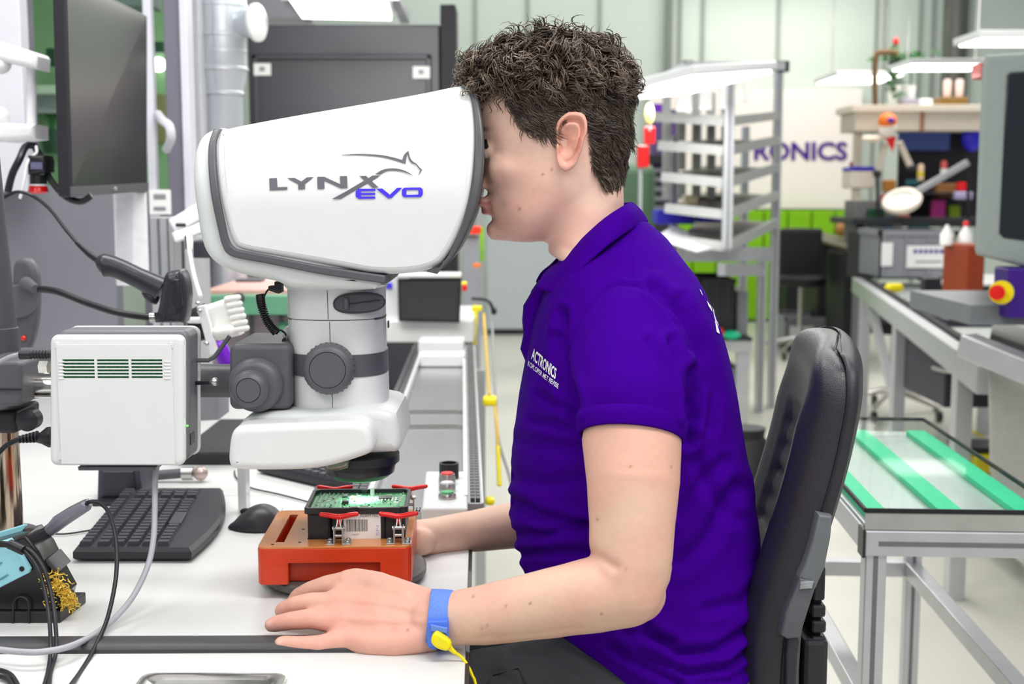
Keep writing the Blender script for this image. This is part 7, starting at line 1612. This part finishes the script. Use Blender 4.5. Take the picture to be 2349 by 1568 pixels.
# seat, column and star base below the frame
zs0 = .50; 
MB().slab([(-.06, zs0 - .02), (-.06, zs0 + .015), (-.03, zs0 + .03), (.30, zs0 + .03), (.33, zs0), (.32, zs0 - .03), (-.03, zs0 - .04)], 1.30, 1.79, .025).build('seat', leather, ch, smooth=True)
MB().box((.10, 1.48, zs0 - .09), (.34, 1.62, zs0 - .035)).build('mechanism', black_pl, ch, bevel=.006); MB().bar((.30, 1.55, zs0 - .06), (.40, 1.55, zs0 + .06), .06, .03).build('back_bar', black_pl, ch, bevel=.004)
MB().cyl((.14, 1.55, .12), (.14, 1.55, zs0 - .08), .026).build('gas_column', black_pl, ch, smooth=True)
for k in range(5):
    a = R(72*k + 10); e = Vector((.14 + .30*math.cos(a), 1.55 + .30*math.sin(a), .085)); MB().tube([(.14, 1.55, .14), (.14 + .15*math.cos(a), 1.55 + .15*math.sin(a), .115), e], [.028, .022, .016]).build('base_arm', black_pl, ch, smooth=True)
    MB().cyl(e + Vector((-.015, 0, -.055)), e + Vector((.015, 0, -.055)), .03, n=18).build('castor', black_pl, ch, smooth=True)
# ================================================================ glass topped trolley
gt = thing('glass_table', 'aluminium profile table with glass top and three green strips, right of the chair', 'table', (.7, 2.2, 0)); TZ = .75
q00 = G(1986, 1166, TZ); q10 = G(2440, 1170, TZ); q11 = G(2113, 955, TZ); ax_ = Vector((.0536, 1, 0)).normalized(); ay_ = Vector((1, -.0536, 0)).normalized()
L_t = (q11.y - q00.y); Wt = (q11 - q00).dot(ay_)
Wt = max(Wt, .28)
MT = Matrix(((ay_.x, ax_.x, 0, q00.x), (ay_.y, ax_.y, 0, q00.y), (0, 0, 1, 0), (0, 0, 0, 1)))
def tb_(name, u0, v0, z0, u1, v1, z1, m, bev=.002, par=gt): return lbox(MT, u0, v0, z0, u1, v1, z1).build(name, m, par, bevel=bev)
glt = pane_mat('table_glass', (.95, .985, .97))
tb_('glass_top', .0, .0, TZ - .006, Wt, L_t, TZ, glt, .0008)
for nm, b_ in (('front', (0, -.002, Wt, .002)), ('back', (0, L_t - .003, Wt, L_t + .002)), ('left', (-.002, 0, .002, L_t)), ('right', (Wt - .002, 0, Wt + .002, L_t))): tb_('edge_seal', b_[0], b_[1], TZ - .006, b_[2], b_[3], TZ + .0006, black_mt, 0)
tb_('under_plate', .004, .004, TZ - .032, Wt - .004, L_t - .004, TZ - .028, mat('acrylic_plate', C(186, 190, 190), .25, metal=.3, var=.04))
for i, (u0, w_) in enumerate(((-.001, .034), (.115, .036), (.232, .038))):
    tb_('green_strip', u0 + .012, .006, TZ - .0275, u0 + .012 + w_, L_t - .05, TZ - .017, green_s, .001)
tb_('front_apron', 0, -.001, TZ - .032, Wt, .003, TZ - .006, mat('apron_grey', C(168, 168, 164), .4), 0)
for (u0, v0, u1, v1) in ((0, -.004, Wt, .026), (0, L_t - .03, Wt, L_t), (0, 0, .03, L_t), (Wt - .03, 0, Wt, L_t)): tb_('top_rail', u0, v0, TZ - .072, u1, v1, TZ - .033, alu)
tb_('groove', 0.02, -.0048, TZ - .056, Wt, -.0038, TZ - .049, alu_d, 0)
for u in (.0, Wt - .034):
    for v in (.0, L_t - .036):
        o = tb_('leg', u + .002, v, .02, u + .034, v + .032, TZ - .072, alu); 
        g = lbox(MT, u + .014, v - .0006, .02, u + .021, v + .001, TZ - .072).build('groove', alu_d, o)
        MB().lathe(MT @ Vector((u + .018, v + .016, 0)), [(.025, 0), (.025, .006), (.008, .01), (.008, .02), (0, .02)], n=20).build('levelling_foot', black_pl, gt, smooth=True)
zr = P(2060, 1300, 2.6).z
for (u0, v0, u1, v1) in ((0.03, L_t - .034, Wt - .03, L_t - .004), (0.004, .03, .034, L_t - .03), (Wt - .034, .03, Wt - .004, L_t - .03)): tb_('lower_rail', u0, v0, zr - .016, u1, v1, zr + .016, alu)
tb_('corner_cap', -.004, -.006, TZ - .074, .0, .028, TZ - .031, black_pl, 0)
for k in range(9): 
    p = MT @ Vector((Wt - .02, .06 + .08*k, TZ - .024)); MB().ball(p, .004, 10, 6).build('standoff', steel, gt, smooth=True)
